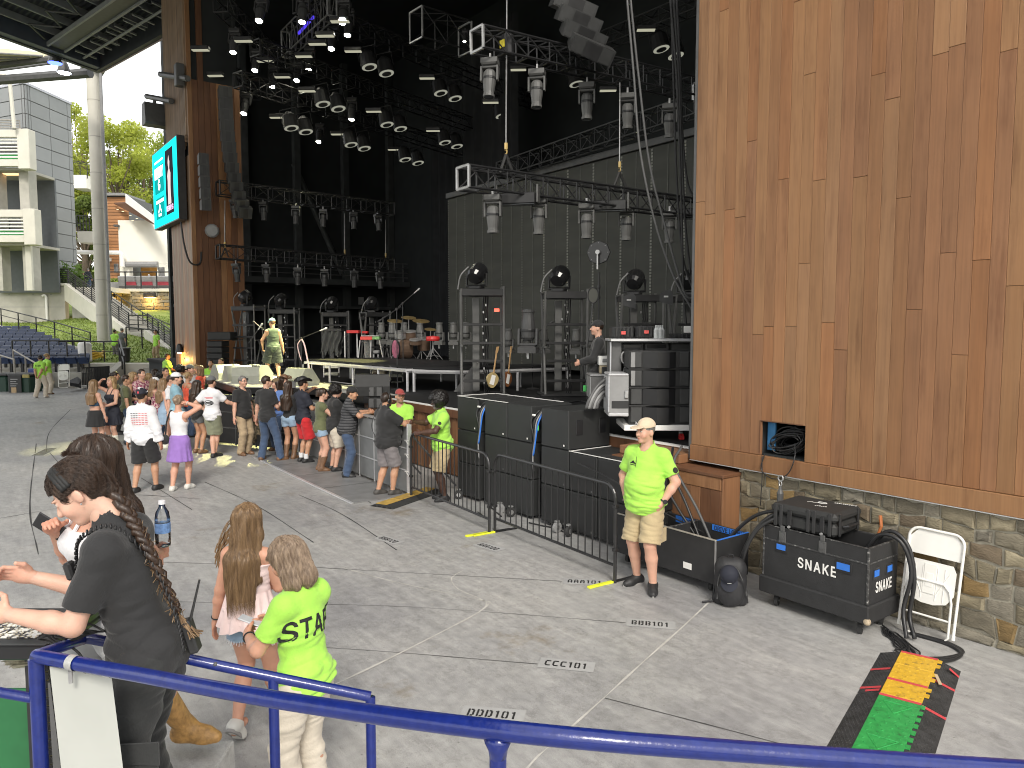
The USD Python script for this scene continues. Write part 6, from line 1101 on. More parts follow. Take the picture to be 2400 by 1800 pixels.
for(x,y,z,r_) in((-.25,.2,1.15,.24),(.15,.3,1.25,.23),(.55,.1,1.15,.26),(.85,-.1,.9,.18)):part(dk_,'cymbal',moved(lathe([(0,.03),(.04,.02),(r_,-.01),(r_,-.014),(0,.02)],18),(x,y,z),R=rot([1,.4,0],.25)),mat('cymbal_brass',(.45,.33,.15),.35,.2,metal=.8));part(dk_,'cymbal_stand',cyl((x,y,0),(x,y,z),.012,6),M_STEEL);part(dk_,'tripod',[cyl((x,y,.28),(x+.22*math.cos(a),y+.22*math.sin(a),0),.01,5) for a in(0,2.1,4.2)],M_STEEL)
dt_=thing('drum_throne','red topped drum stool beside the drum kit','stool',m=xf(onp(1015,22.3,zr2+.004),R=F0));part(dt_,'seat',lathe([(0,.55),(.19,.55),(.21,.6),(.19,.68),(0,.7)],18),M_RED);part(dt_,'stem',cyl((0,0,.2),(0,0,.55),.02,7),M_STEEL);part(dt_,'tripod',[cyl((0,0,.35),(.28*math.cos(a),.28*math.sin(a),0),.013,6) for a in(.3,2.4,4.5)]+[cyl((0,0,.12),(.24*math.cos(a),.24*math.sin(a),.08),.01,5) for a in(.3,2.4,4.5)],M_STEEL)
# guitars on stand inside first tower
def guitar(lab,x,D,c,rz):
 t=thing('electric_guitar',lab,'guitar',m=xf(onp(x,D,DZ+.2),R=F0@rot([0,0,1],rz)@rot([0,1,0],.18)*.82));th=np.linspace(0,6.28,26)[:-1];out_=[((.17+.03*math.cos(2*a)+.02*math.sin(3*a))*math.cos(a),.22+.22*math.sin(a)) for a in th];Rg=np.array([[1,0,0],[0,0,-1],[0,1,0.]])
 part(t,'body',plate(out_,.045,R=Rg),mat(lab[:8].replace(' ','_')+'_lacquer',c,.25));part(t,'neck',box((-.022,-.05,.40),(.022,-.025,.98),.004),mat('maple',(.42,.26,.12),.4));part(t,'headstock',plate([(-.03,.98),(.04,.98),(.06,1.16),(-.02,1.14)],.02,R=Rg,loc=(0,-.025,0)),mat('maple',(.42,.26,.12)));part(t,'pickguard',plate([(-.1,.1),(.05,.08),(.08,.35),(-.06,.36)],.004,R=Rg,loc=(0,-.047,0)),M_WHITE)
guitar('cream electric guitar on a stand inside the first truss tower',1150,16.9,(.40,.31,.15),.7);guitar('amber electric guitar leaning right of the first truss tower',1186,17.2,(.2,.08,.03),1.)
gl=fixture('floor_light','big grey moving light lying on the deck between the truss towers',xf(onp(1238,16.4,DZ+.98),R=F0@np.diag([1,-1,-1.])@rot([0,0,1],.3)),M_FIX,M_LENSOFF,1.2);gr_=solo('grey_panel_wedge','grey slanted panel leaning behind the first truss tower','panel',moved(hullm([(x,y,z) for x,z in((-.3,0),(.25,0),(.3,.55),(.15,.62)) for y in(0,.06)]),onp(1092,17.9,DZ+.02),R=F0),M_DGREY)
# ---- line array cabinets on a white dolly, flight cases, racks beside the plank wall
D=10.4;la=thing('array_stack','stack of four black line array cabinets strapped on a white dolly','loudspeaker stack')
for k in range(4):
 y0,y1=823+43*k,864+43*k;part(la,'cabinet',pbox(1474,y0,1640,y1,D,.6,.012),M_BLACKTEX);part(la,'horn',moved(hullm([(uof(x,D),D+dy,z) for x,dy in((1508,-.005),(1540,-.10),(1568,-.10),(1586,-.005)) for z in(zof(y1-2,D),zof(y0+2,D))]),R=RB),M_BLACKGLOSS)
 part(la,'side_grille',pbox(1478,y0+2,1505,y1-2,D-.03,.028),M_GRL);part(la,'side_grille',pbox(1594,y0+2,1616,y1-2,D-.03,.028),M_GRL);part(la,'perforated_edge',pbox(1479,y0+3,1489,y1-3,D-.04,.008),M_GREY) if k<2 else None;part(la,'strap_line',pbox(1473,y1-.5,1641,y1+2.5,D-.045,.01),M_BLACK)
part(la,'dolly_board',pbox(1463,997,1660,1010,D-.1,.8,.01),M_WHITE)
for x in(1597,1500):part(la,'caster',moved(lathe([(.02,-.03),(.06,-.028),(.06,.028),(.02,.03)],14),PD(x,1026,D+.1),R=frame_to(RT)),M_RED);part(la,'caster_fork',pbox(x-5,1011,x+5,1024,D+.12,.06),M_STEEL)
D=10.9;rc_=thing('rack_case','tall open flight case with aluminium edges and coiled grey cable inside','flight case')
part(rc_,'top_board',pbox(1432,794,1660,800,D-.1,.7,.004),M_ALU);part(rc_,'side_panel',pbox(1434,801,1457,910,D,.55,.006),M_GREY if False else M_DGREY);part(rc_,'edge_post',pbox(1430.5,801,1434,912,D-.03,.08),M_ALU);part(rc_,'shelf_unit',[pbox(1457.5,805,1508,822,D+.2,.35),pbox(1512,805,1568,822,D+.2,.35),pbox(1574,805,1640,822,D+.2,.35)],M_DGREY);part(rc_,'drawer_gap',[pbox(1461,808,1503,816,D+.19,.009),pbox(1517,808,1562,816,D+.19,.009)],M_BLACKGLOSS);part(rc_,'inner_back',pbox(1457.5,823,1640,912,D+.5,.04),M_BLACK)
part(rc_,'coiled_cable',[tube([PD(1463+7*math.cos(a)+k,838+13*math.sin(a)+.6*k,D-.05+.02*k) for a in np.linspace(0,6.28,17)[:-1]],.012,5,True) for k in range(6)]+[tube(curve([PD(1468,850,D-.03),PD(1463-k,880,D-.05),PD(1450+2*k,905,D-.05)],8),.012,5) for k in range(4)],M_GREY,True)
fc=thing('flight_case','grey flight case with bright aluminium frame below the open rack','flight case');D=10.3;part(fc,'panel',pbox(1429,880,1474,972,D,.5,.004),M_GREY);part(fc,'frame',[pbox(1426,876,1474,881,D-.015,.52),pbox(1426,881.5,1430,968,D-.015,.52),pbox(1426,968.5,1474,976,D-.015,.52)],M_ALU);part(fc,'latch',pbox(1464,916,1474,934,D-.03,.028),M_STEEL);part(fc,'dark_slot',pbox(1434,940,1473,957,D-.012,.01),M_BLACK)
for i,(x0,y0,x1,y1,lab) in enumerate(((1436,766,1486,792,'black ribbed case with red label on top of the rack, left one'),(1490,764,1532,792,'black ribbed case with red label on top of the rack, right one'),(1578,782,1640,793,'low black case on the rack beside the plank wall'))):
 t=thing('hard_case',lab,'case');part(t,'shell',pbox(x0,y0,x1,y1,11.0,.4,.02),M_BLACKTEX if i!=1 else M_BLACK);part(t,'rib',[pbox(x,y0+1,x+3,y1,10.97,.028) for x in np.arange(x0+4,x1-4,9)],M_BLACK)
 if i<2:part(t,'red_label',pbox(x0+20,y0+10,x0+31,y0+18,10.95,.01),mat('label_red',(.62,.09,.08),.6,.4,30.))
wb_=thing('water_bottles','clear plastic bag of bottles on the rack beside the cases','bottles');
for k in range(4):part(wb_,'bottle',lathe([(0,0),(.03,0),(.032,.12),(.012,.16),(.012,.19),(0,.19)],10,PD(1537+5*k,793,10.9+.06*(k%2))),mat('clear_plastic',(.45,.47,.47),.15,.1))
sg=solo('white_card','white printed card with red band on the rack beside the plank wall','card',pbox(1603,764,1626,780,10.8,.01),M_WHITE);solo('red_band','red band along the top of the white card','stripe',pbox(1603,762,1626,763.8,10.8,.011),M_RED) if False else None
eb=thing('power_box','pale electrical distribution box with small meters left of the racks','power box');part(eb,'panel',pbox(1404,835,1431,856,11.6,.2,.01),M_WHITE);part(eb,'meter',pbox(1412,841,1424,849,11.57,.028),M_GREY);part(eb,'lower_box',pbox(1407,857,1430,876,11.6,.2,.01),mat('box_tan',(.4,.33,.22),.6));part(eb,'socket_block',pbox(1411,860,1425,880,11.55,.05),M_BLACK);part(eb,'stand',pbox(1404,877,1430,900,11.7,.2),M_DGREY)
cs2=thing('flight_case','pale edged low case behind the falling grey cables','flight case');part(cs2,'body',pbox(1384,880,1425,935,11.4,.5),M_DGREY);part(cs2,'frame',[pbox(1383,878,1424,882,11.38,.52),pbox(1383,882.5,1386,935,11.38,.52)],M_STEEL)
for k in range(5):solo('grey_cable',f'thick grey cable curving down to the deck before the racks, number {k + 1} from the front' if False else('outermost','second','middle','fourth','innermost')[k]+' thick grey cable curving down to the deck before the racks','cable',tube(curve([PD(1428+k,882+8*k,10.6+.1*k),PD(1400-3*k+6*k,905+6*k,10.6),PD(1382+5*k,935+2*k,10.5),PD(1374+6*k,958,10.5)],16),.026,6),M_GREY if k%2 else M_DGREY,True)
gt=solo('green_tag','bright green fabric tag hanging before the middle truss tower','tag',pbox(1367,903,1375,918,12.,.02),mat('tag_green',(.08,.5,.12),.6))
# loose cable on deck right
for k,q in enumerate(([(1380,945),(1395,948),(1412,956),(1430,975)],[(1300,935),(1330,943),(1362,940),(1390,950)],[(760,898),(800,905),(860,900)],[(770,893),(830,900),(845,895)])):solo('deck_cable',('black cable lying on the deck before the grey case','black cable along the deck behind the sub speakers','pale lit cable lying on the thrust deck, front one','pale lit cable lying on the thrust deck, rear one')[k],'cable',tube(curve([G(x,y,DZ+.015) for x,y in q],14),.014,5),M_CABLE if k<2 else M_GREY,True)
# ---- show lights: the lit lamps over the thrust
def spot(name,src,dst,inten,ang,col,rad=.12):
 s=UsdLux.SphereLight.Define(stage,'/World/'+name);s.CreateRadiusAttr(rad);s.CreateNormalizeAttr(True);s.CreateIntensityAttr(inten);s.CreateColorAttr(Gf.Vec3f(*col));sh_=UsdLux.ShapingAPI.Apply(s.GetPrim());sh_.CreateShapingConeAngleAttr(ang);sh_.CreateShapingConeSoftnessAttr(.35)
 z=np.asarray(src,float)-np.asarray(dst,float);z/=np.linalg.norm(z);x=np.cross([0,0,1.],z);x/=np.linalg.norm(x);y=np.cross(z,x);s.AddTransformOp().Set(Gf.Matrix4d(*x,0,*y,0,*z,0,*src,1))
WARM=(1.,.95,.52)
pf=G(640,888,DZ)
WARM2=(1.,.93,.36)
spot('show_lamp_performer',G(1264,9,12.2),pf+UP*.9,7000,4.5,WARM);spot('show_lamp_side',G(803,50,12.2),pf+UP*.9,5000,5,WARM);spot('show_lamp_thrust',G(747,331,10.7),G(560,888,DZ),4500,8,WARM);spot('show_lamp_deck',G(777,112,12.1),G(775,900,DZ),2600,8,WARM2);spot('show_lamp_floor',G(639,201,12.1),G(590,1056,0),3600,4.6,WARM2);spot('show_lamp_stripe',G(572,264,10.9),G(165,1046,0),2600,3.6,WARM2)
# ================================================================ sub speakers in front of the stage
M_SUB=mat('sub_textured',(.021,.022,.022),.55,.15,6.,.35,260.);M_SUBG=mat('sub_grille',(.015,.0155,.016),.7,.2,6.,.3,280.)
YF_=6.85;zt_=[.05,.61,1.165,1.725]
def xat(px_):return PY(px_,1000,YF_)[0]
cols=[(1072,1121),(1136,1188.5),(1189.5,1246),(1268,1333)];lower=cols+[(1334,1400),(1401,1475),(1476,1545)]
def subbox(lab,x0,x1,z0,z1,front,dep=.8):
 t=thing('sub_speaker',lab,'loudspeaker');part(t,'cabinet',box((x0+.004,YF_,z0+.004),(x1-.004,YF_+dep,z1-.006),.012),M_SUB)
 if front:part(t,'grille',box((x0+.03,YF_-.012,z0+.03),(x1-.03,YF_-.001,z1-.03),.004),M_SUBG)
 for yy_ in(YF_+.14,YF_+.58):part(t,'handle',[box((x1-.012,yy_,z0+.2),(x1+.003,yy_+.13,z0+.42),.012)],M_BLACKGLOSS)
 part(t,'logo_badge',box((x1-.1,YF_-.016,z0+.05),(x1-.075,YF_-.0125,z0+.075)),M_WHITE if z1>1.5 else M_DGREY);return t
for k,(a,b) in enumerate(cols):subbox('black sub speaker on the top tier beside the staff, '+['leftmost beside the fascia','second from left','third from left','rightmost with handles'][k],xat(a),xat(b),zt_[2],zt_[3],False)
for j in(1,0):
 for k,(a,b) in enumerate(lower):subbox(('black sub speaker in the middle tier, ' if j else 'black sub speaker in the bottom tier, ')+['first from the fascia','second from the fascia','third from the fascia','fourth from the fascia','fifth, just past the top tier','sixth, left of the man in cap','last, behind the man in cap'][k],xat(a),xat(b),zt_[j],zt_[j+1],k in(3,4,5) and j==0 or k>3)
tp_=thing('edge_tape','white tape marking the edges of the sub speaker tops','tape')
zz0=zt_[3]+.001;x0,x1,x2,x3=xat(1072),xat(1188),xat(1334),xat(1545)
for a,b in(((x0,YF_),(x1,YF_)),((x0,YF_),(x0,YF_+.78)),((x0,YF_+.78),(x1+.4,YF_+.78))):part(tp_,'strip',box((min(a[0],b[0])-.012,min(a[1],b[1])-.004,zz0-.004),(max(a[0],b[0])+.012,max(a[1],b[1])+.02,zz0+.003)),M_WHITE)
zz1=zt_[2]+.001
for a,b in(((x2,YF_),(x3,YF_)),((x2+.012,YF_+.02),(x2+.012,YF_+.78))):part(tp_,'strip',box((min(a[0],b[0]),min(a[1],b[1])-.004,zz1-.004),(max(a[0],b[0])+.012,max(a[1],b[1])+.012,zz1+.003)),M_WHITE)
for k,(xa,lab) in enumerate(((1128,'black and blue speaker cables hanging in the first gap between top subs'),(1257,'black and blue speaker cables hanging in the second gap between top subs'))):
 t=thing('speaker_cable',lab,'cable');X_=xat(xa)
 for j,(dx,m) in enumerate(((0,M_CABLE),(.06,M_BLUETAPE),(-.05,M_CABLE),(.03,M_GREY))):part(t,'strand',tube(curve([(X_+dx,YF_+.1,1.66),(X_+dx*1.6-.02,YF_-.02,1.5),(X_+dx*.4,YF_-.03,1.25),(X_-.06+dx*.5,YF_-.03,1.0),(X_-.04,YF_-.02,.75 if j!=1 else 1.2)],16),.013,5),m,True)
 part(t,'white_plug',cbox((X_-.02,YF_-.03,1.6),(.07,.03,.03),.008),M_WHITE)
 if k:part(t,'green_tag',cbox((X_+.08,YF_-.03,1.42),(.025,.01,.07)),mat('tag_green',(.08,.5,.12),.6))
for k,(x,lab) in enumerate(((1088,'rubber caster wheel under the first bottom sub behind the barrier'),(1186,'pale rubber caster wheel lying on the floor behind the barrier'),(1212,'dark caster wheel beside the pale one behind the barrier'),(1322,'grey caster wheel behind the barrier near the man in cap'),(1350,'second grey caster wheel behind the barrier near the man in cap'))):
 c=np.array([xat(x),YF_-.12,.075]);t=thing('caster_wheel',lab,'caster',c);R_=frame_to((.8,-.5+.2*k,0));part(t,'tyre',lathe([(.04,-.025),(.075,-.022),(.075,.022),(.04,.025)],16,R=R_),M_GREY if k in(1,3) else M_RUBBER);part(t,'hub',lathe([(0,-.028),(.035,-.028),(.035,.028),(0,.028)],12,R=R_),M_STEEL);part(t,'fork',box((-.03,-.03,.076),(.03,.03,.10),.005),M_STEEL)
for k,q in enumerate(([(1120,1200),(1145,1215),(1150,1190),(1175,1210)],[(1240,1225),(1270,1232),(1300,1238),(1330,1250)])):solo('floor_cable',('thin black cable lying on the floor behind the first barrier','black cable lying on the floor behind the second barrier')[k],'cable',tube(curve([G(x,y,.012) for x,y in q],14),.012,5),M_CABLE,True)
# ================================================================ crowd barriers
M_FENCE=mat('fence_black',(.020,.020,.021),.32,.25,6.)
def barrier(lab,A,B,tape,flip=1):
 A,B=np.array([A[0],A[1],0]),np.array([B[0],B[1],0]);d=B-A;L=np.linalg.norm(d);t=thing('crowd_barrier',lab,'barrier',m=xf(A,math.atan2(d[1],d[0])))
 r=.17;fr=[(0,0,.0),(0,0,.2),(0,0,1.12-r)]+[(r-r*math.cos(a),0,1.12-r+r*math.sin(a)) for a in np.linspace(.2,1.57,6)]+[(L-r+r*math.sin(a),0,1.12-r+r*math.cos(a)) for a in np.linspace(0,1.4,6)]+[(L,0,1.12-r),(L,0,.2),(L,0,0)]
 part(t,'frame',tube(fr,.021,9),M_FENCE);part(t,'bottom_rail',cyl((0,0,.2),(L,0,.2),.018,8),M_FENCE);n=int(L/.128)
 for k in range(1,n):part(t,'bar',cyl((L*k/n,0,.2),(L*k/n,0,1.10),.0085,6),M_FENCE)
 for x,tp2 in((0.02,tape[0]),(L-.02,tape[1])):
  part(t,'foot',box((x-.022,-.36,.0),(x+.022,.36,.018),.004),M_FENCE)
  if tp2:part(t,'foot_tape',box((x-.026,-.37,.0005),(x+.026,-.02,.0225),.004),M_YELLOWTAPE)
 for x in(0,L):part(t,'hinge_hook',[box((x-.03,-.03,z),(x+.03,.03,z+.04),.008) for z in(.36,.86)],M_FENCE)
 return t
barrier('black steel crowd barrier the staff in lime lean on',G(964,1168)[:2],G(1147,1250)[:2],(0,1));barrier('black steel crowd barrier in front of the sub speakers beside the man in cap',G(1160,1247)[:2],G(1441,1366)[:2],(1,1))
# rigid stage barricade with grey panels
M_PANEL2=mat('barricade_panel',(.21,.215,.215),.5,.18,3.,metal=.3);M_TREAD=mat('tread_plate',(.19,.19,.19),.45,.25,3.,.4,60.)
def barricade(lab,A,B,tread=True,dark=False):
 A,B=np.array([A[0],A[1],0]),np.array([B[0],B[1],0]);d=B-A;L=np.linalg.norm(d);t=thing('stage_barricade',lab,'barricade',m=xf(A,math.atan2(d[1],d[0])))
 n=max(1,round(L/1.2));w=L/n
 for k in range(n):
  for j in range(3):
   for q in range(2):part(t,'panel',box((k*w+q*w/2+.012,0,.05+j*.385),(k*w+(q+1)*w/2-.012,.02,.05+(j+1)*.385-.022),.006),M_PANEL2 if not dark else M_BLACK)
  for q in range(3):part(t,'upright',box((k*w+q*w/2-.011*(q<2),-.006,.02),(k*w+q*w/2+.011,.024,1.2)),M_ALU if not dark else M_DGREY) if q<2 else None
 for z in(.43,.815):part(t,'seam_rail',box((0,-.004,z-.011),(L,.0225,z+.011)),M_ALU if not dark else M_DGREY)
 part(t,'top_rail',box((-.01,-.03,1.2),(L+.01,.06,1.245),.012),M_STEEL if not dark else M_BLACK);part(t,'end_post',box((L-.0,-.03,.0),(L+.05,.05,1.245),.006),M_ALU)
 for k in range(n+1):part(t,'rear_strut',cyl((min(k*w+.05,L),.03,1.1),(min(k*w+.05,L),.95,.06),.02,6),M_DGREY)
 if tread:part(t,'tread_plate',box((0,-1.0,.002),(L,-.008,.016)),M_TREAD);part(t,'tread_edge',box((0,-1.06,.002),(L,-1.001,.02),.004),M_ALU);part(t,'tread_joint',[box((k*w-.004,-1.,.0165),(k*w+.004,-.01,.018)) for k in range(n)],M_BLACK)
 return t
bB=G(957,1162)[:2];bA=bB+(G(845,1118)[:2]-bB)/np.linalg.norm(G(845,1118)[:2]-bB)*5.4;bC,bD=np.array([-19.2,5.15]),np.array([-27.2,5.45]);_=(np.array([-19.2,4.9]))
barricade('grey panelled barricade the men rest on beside the wood fascia',bA,bB);barricade('dark barricade hidden behind the front row of people at the thrust',bC,bA-[.06,0],False,True);barricade('dark barricade along the far crowd before the thrust',bD,bC-[.06,0],False,True)
zt2=thing('cable_tie','white cable ties on the end post of the grey barricade','cable tie',(bB[0]+.03,bB[1]-.035,0))
for z in(.42,.72,.96):part(zt2,'tie',[cyl((-.08,0,z),(.09,-.02,z+.02),.006,5),cyl((-.03,0,z-.01),(.1,-.03,z-.04),.006,5)],M_WHITE)
dt2=thing('camo_banner','dark camouflage cloth hanging on the barricade beside the man in white tee','cloth');q0=np.array([-18.0,5.36]);n=30;xs=np.linspace(0,1,n);r=np.random.default_rng(8);pts_=[np.array([q0[0]+1.15*x,q0[1]+.34*x-.06-.02*math.sin(x*40),0]) for x in xs];V=np.array([p+UP*1.21 for p in pts_]+[p+UP*(.32+.12*math.sin(i*.7)) for i,p in enumerate(pts_)]);i=np.arange(n-1)
part(dt2,'cloth',trimesh.Trimesh(np.vstack([V,V+[0,.015,0]]),np.vstack([np.stack([i,i+1,i+n],1),np.stack([i+1,i+n+1,i+n],1),np.stack([i,i+n,i+1],1)+2*n,np.stack([i+1,i+n,i+n+1],1)+2*n]),process=False),mat('camo_print',(.1,.085,.05),.9,.3,14.,ramp=[(.36,(.025,.022,.017)),(.5,(.075,.06,.035)),(.62,(.16,.12,.075))],detail=2.),True)
# small cable ramp under the gap
def cable_ramp(lab,A,d,L,W_,segs):
 d=np.asarray(d,float);d/=np.linalg.norm(d);t=thing('cable_ramp',lab,'cable ramp',m=xf((A[0],A[1],0),math.atan2(d[1],d[0])))
 return t
A,B=G(893,1190),G(1012,1150);d=B-A;L=np.linalg.norm(d);cr_=thing('cable_ramp','small cable ramp with worn yellow lid at the end of the grey barricade','cable ramp',m=xf(A,math.atan2(d[1],d[0])))
part(cr_,'base',hullm([(x,y,z) for x in(0,L) for y,z in((-.24,0),(.24,0),(-.12,.05),(.12,.05))]),M_RUBBER);part(cr_,'lid',[box((.02+k*L/3,-.10,.0505),((k+1)*L/3-.01,.12,.058),.003) for k in range(3)],mat('lid_yellow_worn',(.42,.27,.06),.6,.35,8.));part(cr_,'end_slot',[box((-.004,-.2+.1*k,.006),(.002,-.14+.1*k,.03)) for k in range(4)],M_BLACKGLOSS)
# big yellow and green ramp at the front right
RA,RB_,RC,RD=np.array([-3.27,6.52]),np.array([-2.70,6.74]),np.array([-2.20,5.02]),np.array([-2.68,4.60]);d=RD-RA;d/=np.linalg.norm(d);ang=math.atan2(d[1],d[0]);W2=.62
cr2=thing('cable_ramp','big rubber cable ramp with yellow and green lids and red tape','cable ramp',m=xf((RA[0],RA[1],0),ang));WW=W2;yl=.0  # local x runs towards the camera, y to the left of it (across)
M_RTREAD=mat('ramp_rubber',(.035,.035,.036),.6,.6,14.,.5,120.,detail=7.);M_LY=mat('lid_yellow',(.62,.37,.02),.5,.3,22.,detail=8.,ramp=[(.28,(.2,.13,.03)),(.42,(.56,.33,.02)),(.7,(.70,.43,.03))]);M_LG=mat('lid_green',(.025,.33,.07),.42,.3,22.,detail=8.,ramp=[(.26,(.02,.09,.03)),(.40,(.02,.25,.055)),(.7,(.035,.34,.08))]);M_RTAPE=mat('tape_red',(.55,.06,.07),.55,.12,9.)
def rampunit(x0,x1):
 prof=[(0,0),(.16,.052),(.46,.052),(.62,0)]
 part(cr2,'base',hullm([(x,y,z) for x in(x0,x1) for y,z in prof]),M_RTREAD)
 rows=int((x1-x0)/.034)
 for s in(0,1):
  nub=[]
  for i in range(rows):
   for j in range(5):
    f=(j+.5+.5*(i%2))/5.6;y=.012+.14*f if s==0 else .608-.14*f;z=.052*(y/.16 if s==0 else(.62-y)/.16);x=x0+(i+.5)*.034;nub.append(hullm([(x-.014,y,z),(x+.014,y,z),(x,y-.007,z),(x,y+.007,z),(x,y,z+.006)]))
  part(cr2,'tread_nubs',nub,M_RTREAD,kind='stuff')
rampunit(0,.93);rampunit(.94,1.9);rampunit(1.91,2.85)
def lid(x0,x1,m,nm='lid'):
 part(cr2,nm,box((x0,.165,.0525),(x1,.455,.062),.003),m);n=int((x1-x0)/.11)
 part(cr2,'hinge_teeth',[box((x0+.02+k*.11,.4555,.053),(x0+.075+k*.11,.485,.061)) for k in range(n)],m)
 nub=[]
 for i in range(int((x1-x0)/.06)):
  for j in range(4):x,y=x0+.04+i*.06,.20+.07*j+.02*(i%2);s=1 if(i+j)%2 else-1;nub.append(hullm([(x-.02,y-.008*s,.062),(x+.02,y+.008*s,.062),(x,y-.009,.062),(x,y+.009,.062),(x,y,.066)]))
 part(cr2,'lid_nubs',nub,m,kind='stuff')
lid(.0,.30,M_LY);lid(.305,.62,M_LY);lid(.625,.93,M_LY);lid(.95,1.90,M_LG)
tl_=moved(plate([(-.1,-.06),(.1,-.06),(0,.11)],.003).difference(moved(plate([(-.075,-.045),(.075,-.045),(0,.08)],.02),(0,0,-.005))) if False else cat_([cyl((-.1,-.06,0),(.1,-.06,0),.004,5),cyl((.1,-.06,0),(0,.11,0),.004,5),cyl((0,.11,0),(-.1,-.06,0),.004,5)]),(1.12,.31,.063),-1.57);part(cr2,'warning_triangle',tl_,M_LG);part(cr2,'warning_triangle',moved(tl_,(.58,0,0)),M_LG)
for x,a,b in((.005,.17,.45),(.40,.0,.15),(.41,.46,.62),(.62,.165,.455),(.80,0,.15),(.95,.46,.62),(.945,.165,.455),(2.0,.0,.62),(.86,.05,.15),(.12,.55,.62)):
 z0,z1=(.0625,.0625) if a>=.16 and b<=.46 else((a/.16*.052+.001,.0535) if b<=.2 else(.0535,(.62-b)/.16*.052+.001));part(cr2,'red_tape',hullm([(x+dx,y,z+dz) for dx in(0,.035) for y,z in((a,z0+.001),(b,z1+.001)) for dz in(0,.002)]) if(a,b)!=(0,.62) and(a,b)!=(.0,.62) else cat_([hullm([(x+dx,y,z+dz) for dx in(0,.035) for y,z in q for dz in(.001,.004)]) for q in(((0,0),(.16,.052)),((.16,.052),(.46,.052)),((.46,.052),(.62,0)))]),M_RTAPE)
for k,(x,y,a,l) in enumerate(((2.02,.3,.5,.3),(2.1,.4,.2,.25),(.42,.5,.3,.18),(2.15,.15,1.2,.2))):part(cr2,'splinter',moved(box((-l/2,-.012,0),(l/2,.012,.004)),(x,y,.058),a),mat('splinter_wood',(.55,.43,.28),.8))
# ================================================================ cases at the foot of the wall
M_CASE=mat('case_carpet',(.021,.021,.022),.7,.2,9.,.3,150.);M_CEDGE=mat('case_edge_worn',(.10,.10,.10),.5,.6,30.,ramp=[(.45,(.03,.03,.03)),(.6,(.09,.09,.09)),(.72,(.45,.44,.42))])
sx0,sx1,sy0,sy1,sz=-4.62,-3.50,6.70,7.24,.85
tk=thing('road_trunk','open black road trunk stencilled SNAKE on its dolly beside the stone wall','road trunk',(0,0,0));th_=.025
part(tk,'front_panel',box((sx0,sy0,.30),(sx1,sy0+th_,sz),.003),M_CASE);part(tk,'end_panel',box((sx1-th_,sy0+th_+.001,.30),(sx1,sy1-th_-.001,sz),.003),M_CASE);part(tk,'end_panel',box((sx0,sy0+th_+.001,.30),(sx0+th_,sy1-th_-.001,sz),.003),M_CASE);part(tk,'back_panel',box((sx0,sy1-th_,.30),(sx1,sy1,sz),.003),M_CASE);part(tk,'inner_floor',box((sx0+th_,sy0+th_,.30),(sx1-th_,sy1-th_,.33)),M_BLACK)
part(tk,'dolly_tray',box((sx0-.03,sy0-.03,.14),(sx1+.03,sy1+.03,.315),.012),M_CASE);part(tk,'upper_band',[box((sx0-.004,sy0-.006,.70),(sx1+.004,sy0-.0005,.715),.002),box((sx1+.0005,sy0,.70),(sx1+.006,sy1,.715),.002)],M_CEDGE)
part(tk,'corner_edge',[box((sx1-.012,sy0-.008,.32),(sx1+.008,sy0+.012,sz+.004),.003),box((sx0-.006,sy0-.008,.32),(sx0+.012,sy0+.012,sz+.004),.003)],M_CEDGE);part(tk,'worn_rim',[box((sx0,sy0-.004,sz+.0005),(sx1,sy0+.02,sz+.006)),box((sx1-.02,sy0+.021,sz+.0005),(sx1+.003,sy1,sz+.006)),box((sx0,sy1-.02,sz+.0005),(sx1-.021,sy1+.003,sz+.006))],M_CEDGE);part(tk,'worn_corner',moved(trimesh.creation.icosphere(2,.034),(sx1+.012,sy0-.012,.17)),mat('bare_ply',(.42,.34,.24),.9,.5,40.))
for x in(sx0+.12,sx1-.1):
 for y in(sy0+.08,sy1-.08):
  part(tk,'caster',lathe([(.02,-.02),(.058,-.02),(.06,.0),(.058,.02),(.02,.02)],18,(x,y,.06),frame_to((1,.35,0))),M_RUBBER);part(tk,'caster_fork',[box((x-.035,y-.035,.118),(x+.035,y+.035,.139)),cyl((x-.03,y-.012,.06),(x+.03,y+.012,.06),.012,8)],M_DGREY)
def recess(X_,Z_,w,h_,face):
 if face=='f':part(tk,'handle_dish',box((X_-w/2-.02,sy0-.007,Z_-h_/2-.03),(X_+w/2+.02,sy0-.0005,Z_+h_/2+.02),.003),M_BLACKGLOSS);part(tk,'blue_label',box((X_-w/2,sy0-.011,Z_-h_/2),(X_+w/2,sy0-.0075,Z_+h_/2)),M_BLUETAPE)
 else:part(tk,'handle_dish',box((sx1+.0005,X_-w/2-.015,Z_-h_/2-.03),(sx1+.007,X_+w/2+.015,Z_+h_/2+.02),.003),M_BLACKGLOSS);part(tk,'blue_label',box((sx1+.0075,X_-w/2,Z_-h_/2),(sx1+.011,X_+w/2,Z_+h_/2)),M_BLUETAPE)
recess(sx0+.21,.655,.10,.055,'f');recess(sx1-.24,.625,.13,.065,'f');recess(sy0+.14,.60,.085,.06,'e');recess(sy0+.38,.60,.085,.06,'e')
def stencil_word(txt,h_,cond,cut=.010):
 """Stencil capitals: letters cut by narrow bridges."""
 m=meshkit.text_mesh(txt,h_,.0015,bold=True);v=np.array(m.vertices);v[:,0]*=cond;w=v[:,0].max();return trimesh.Trimesh(v,m.faces,process=False),w
def spaced(txt,h_,cond,gap):
 out,x=[],0.
 for c in txt:
  m,w=stencil_word(c,h_,cond);m.vertices[:,0]+=x-m.vertices[:,0].min();x=m.vertices[:,0].max()+gap;out.append(m)
 return cat_(out),x-gap
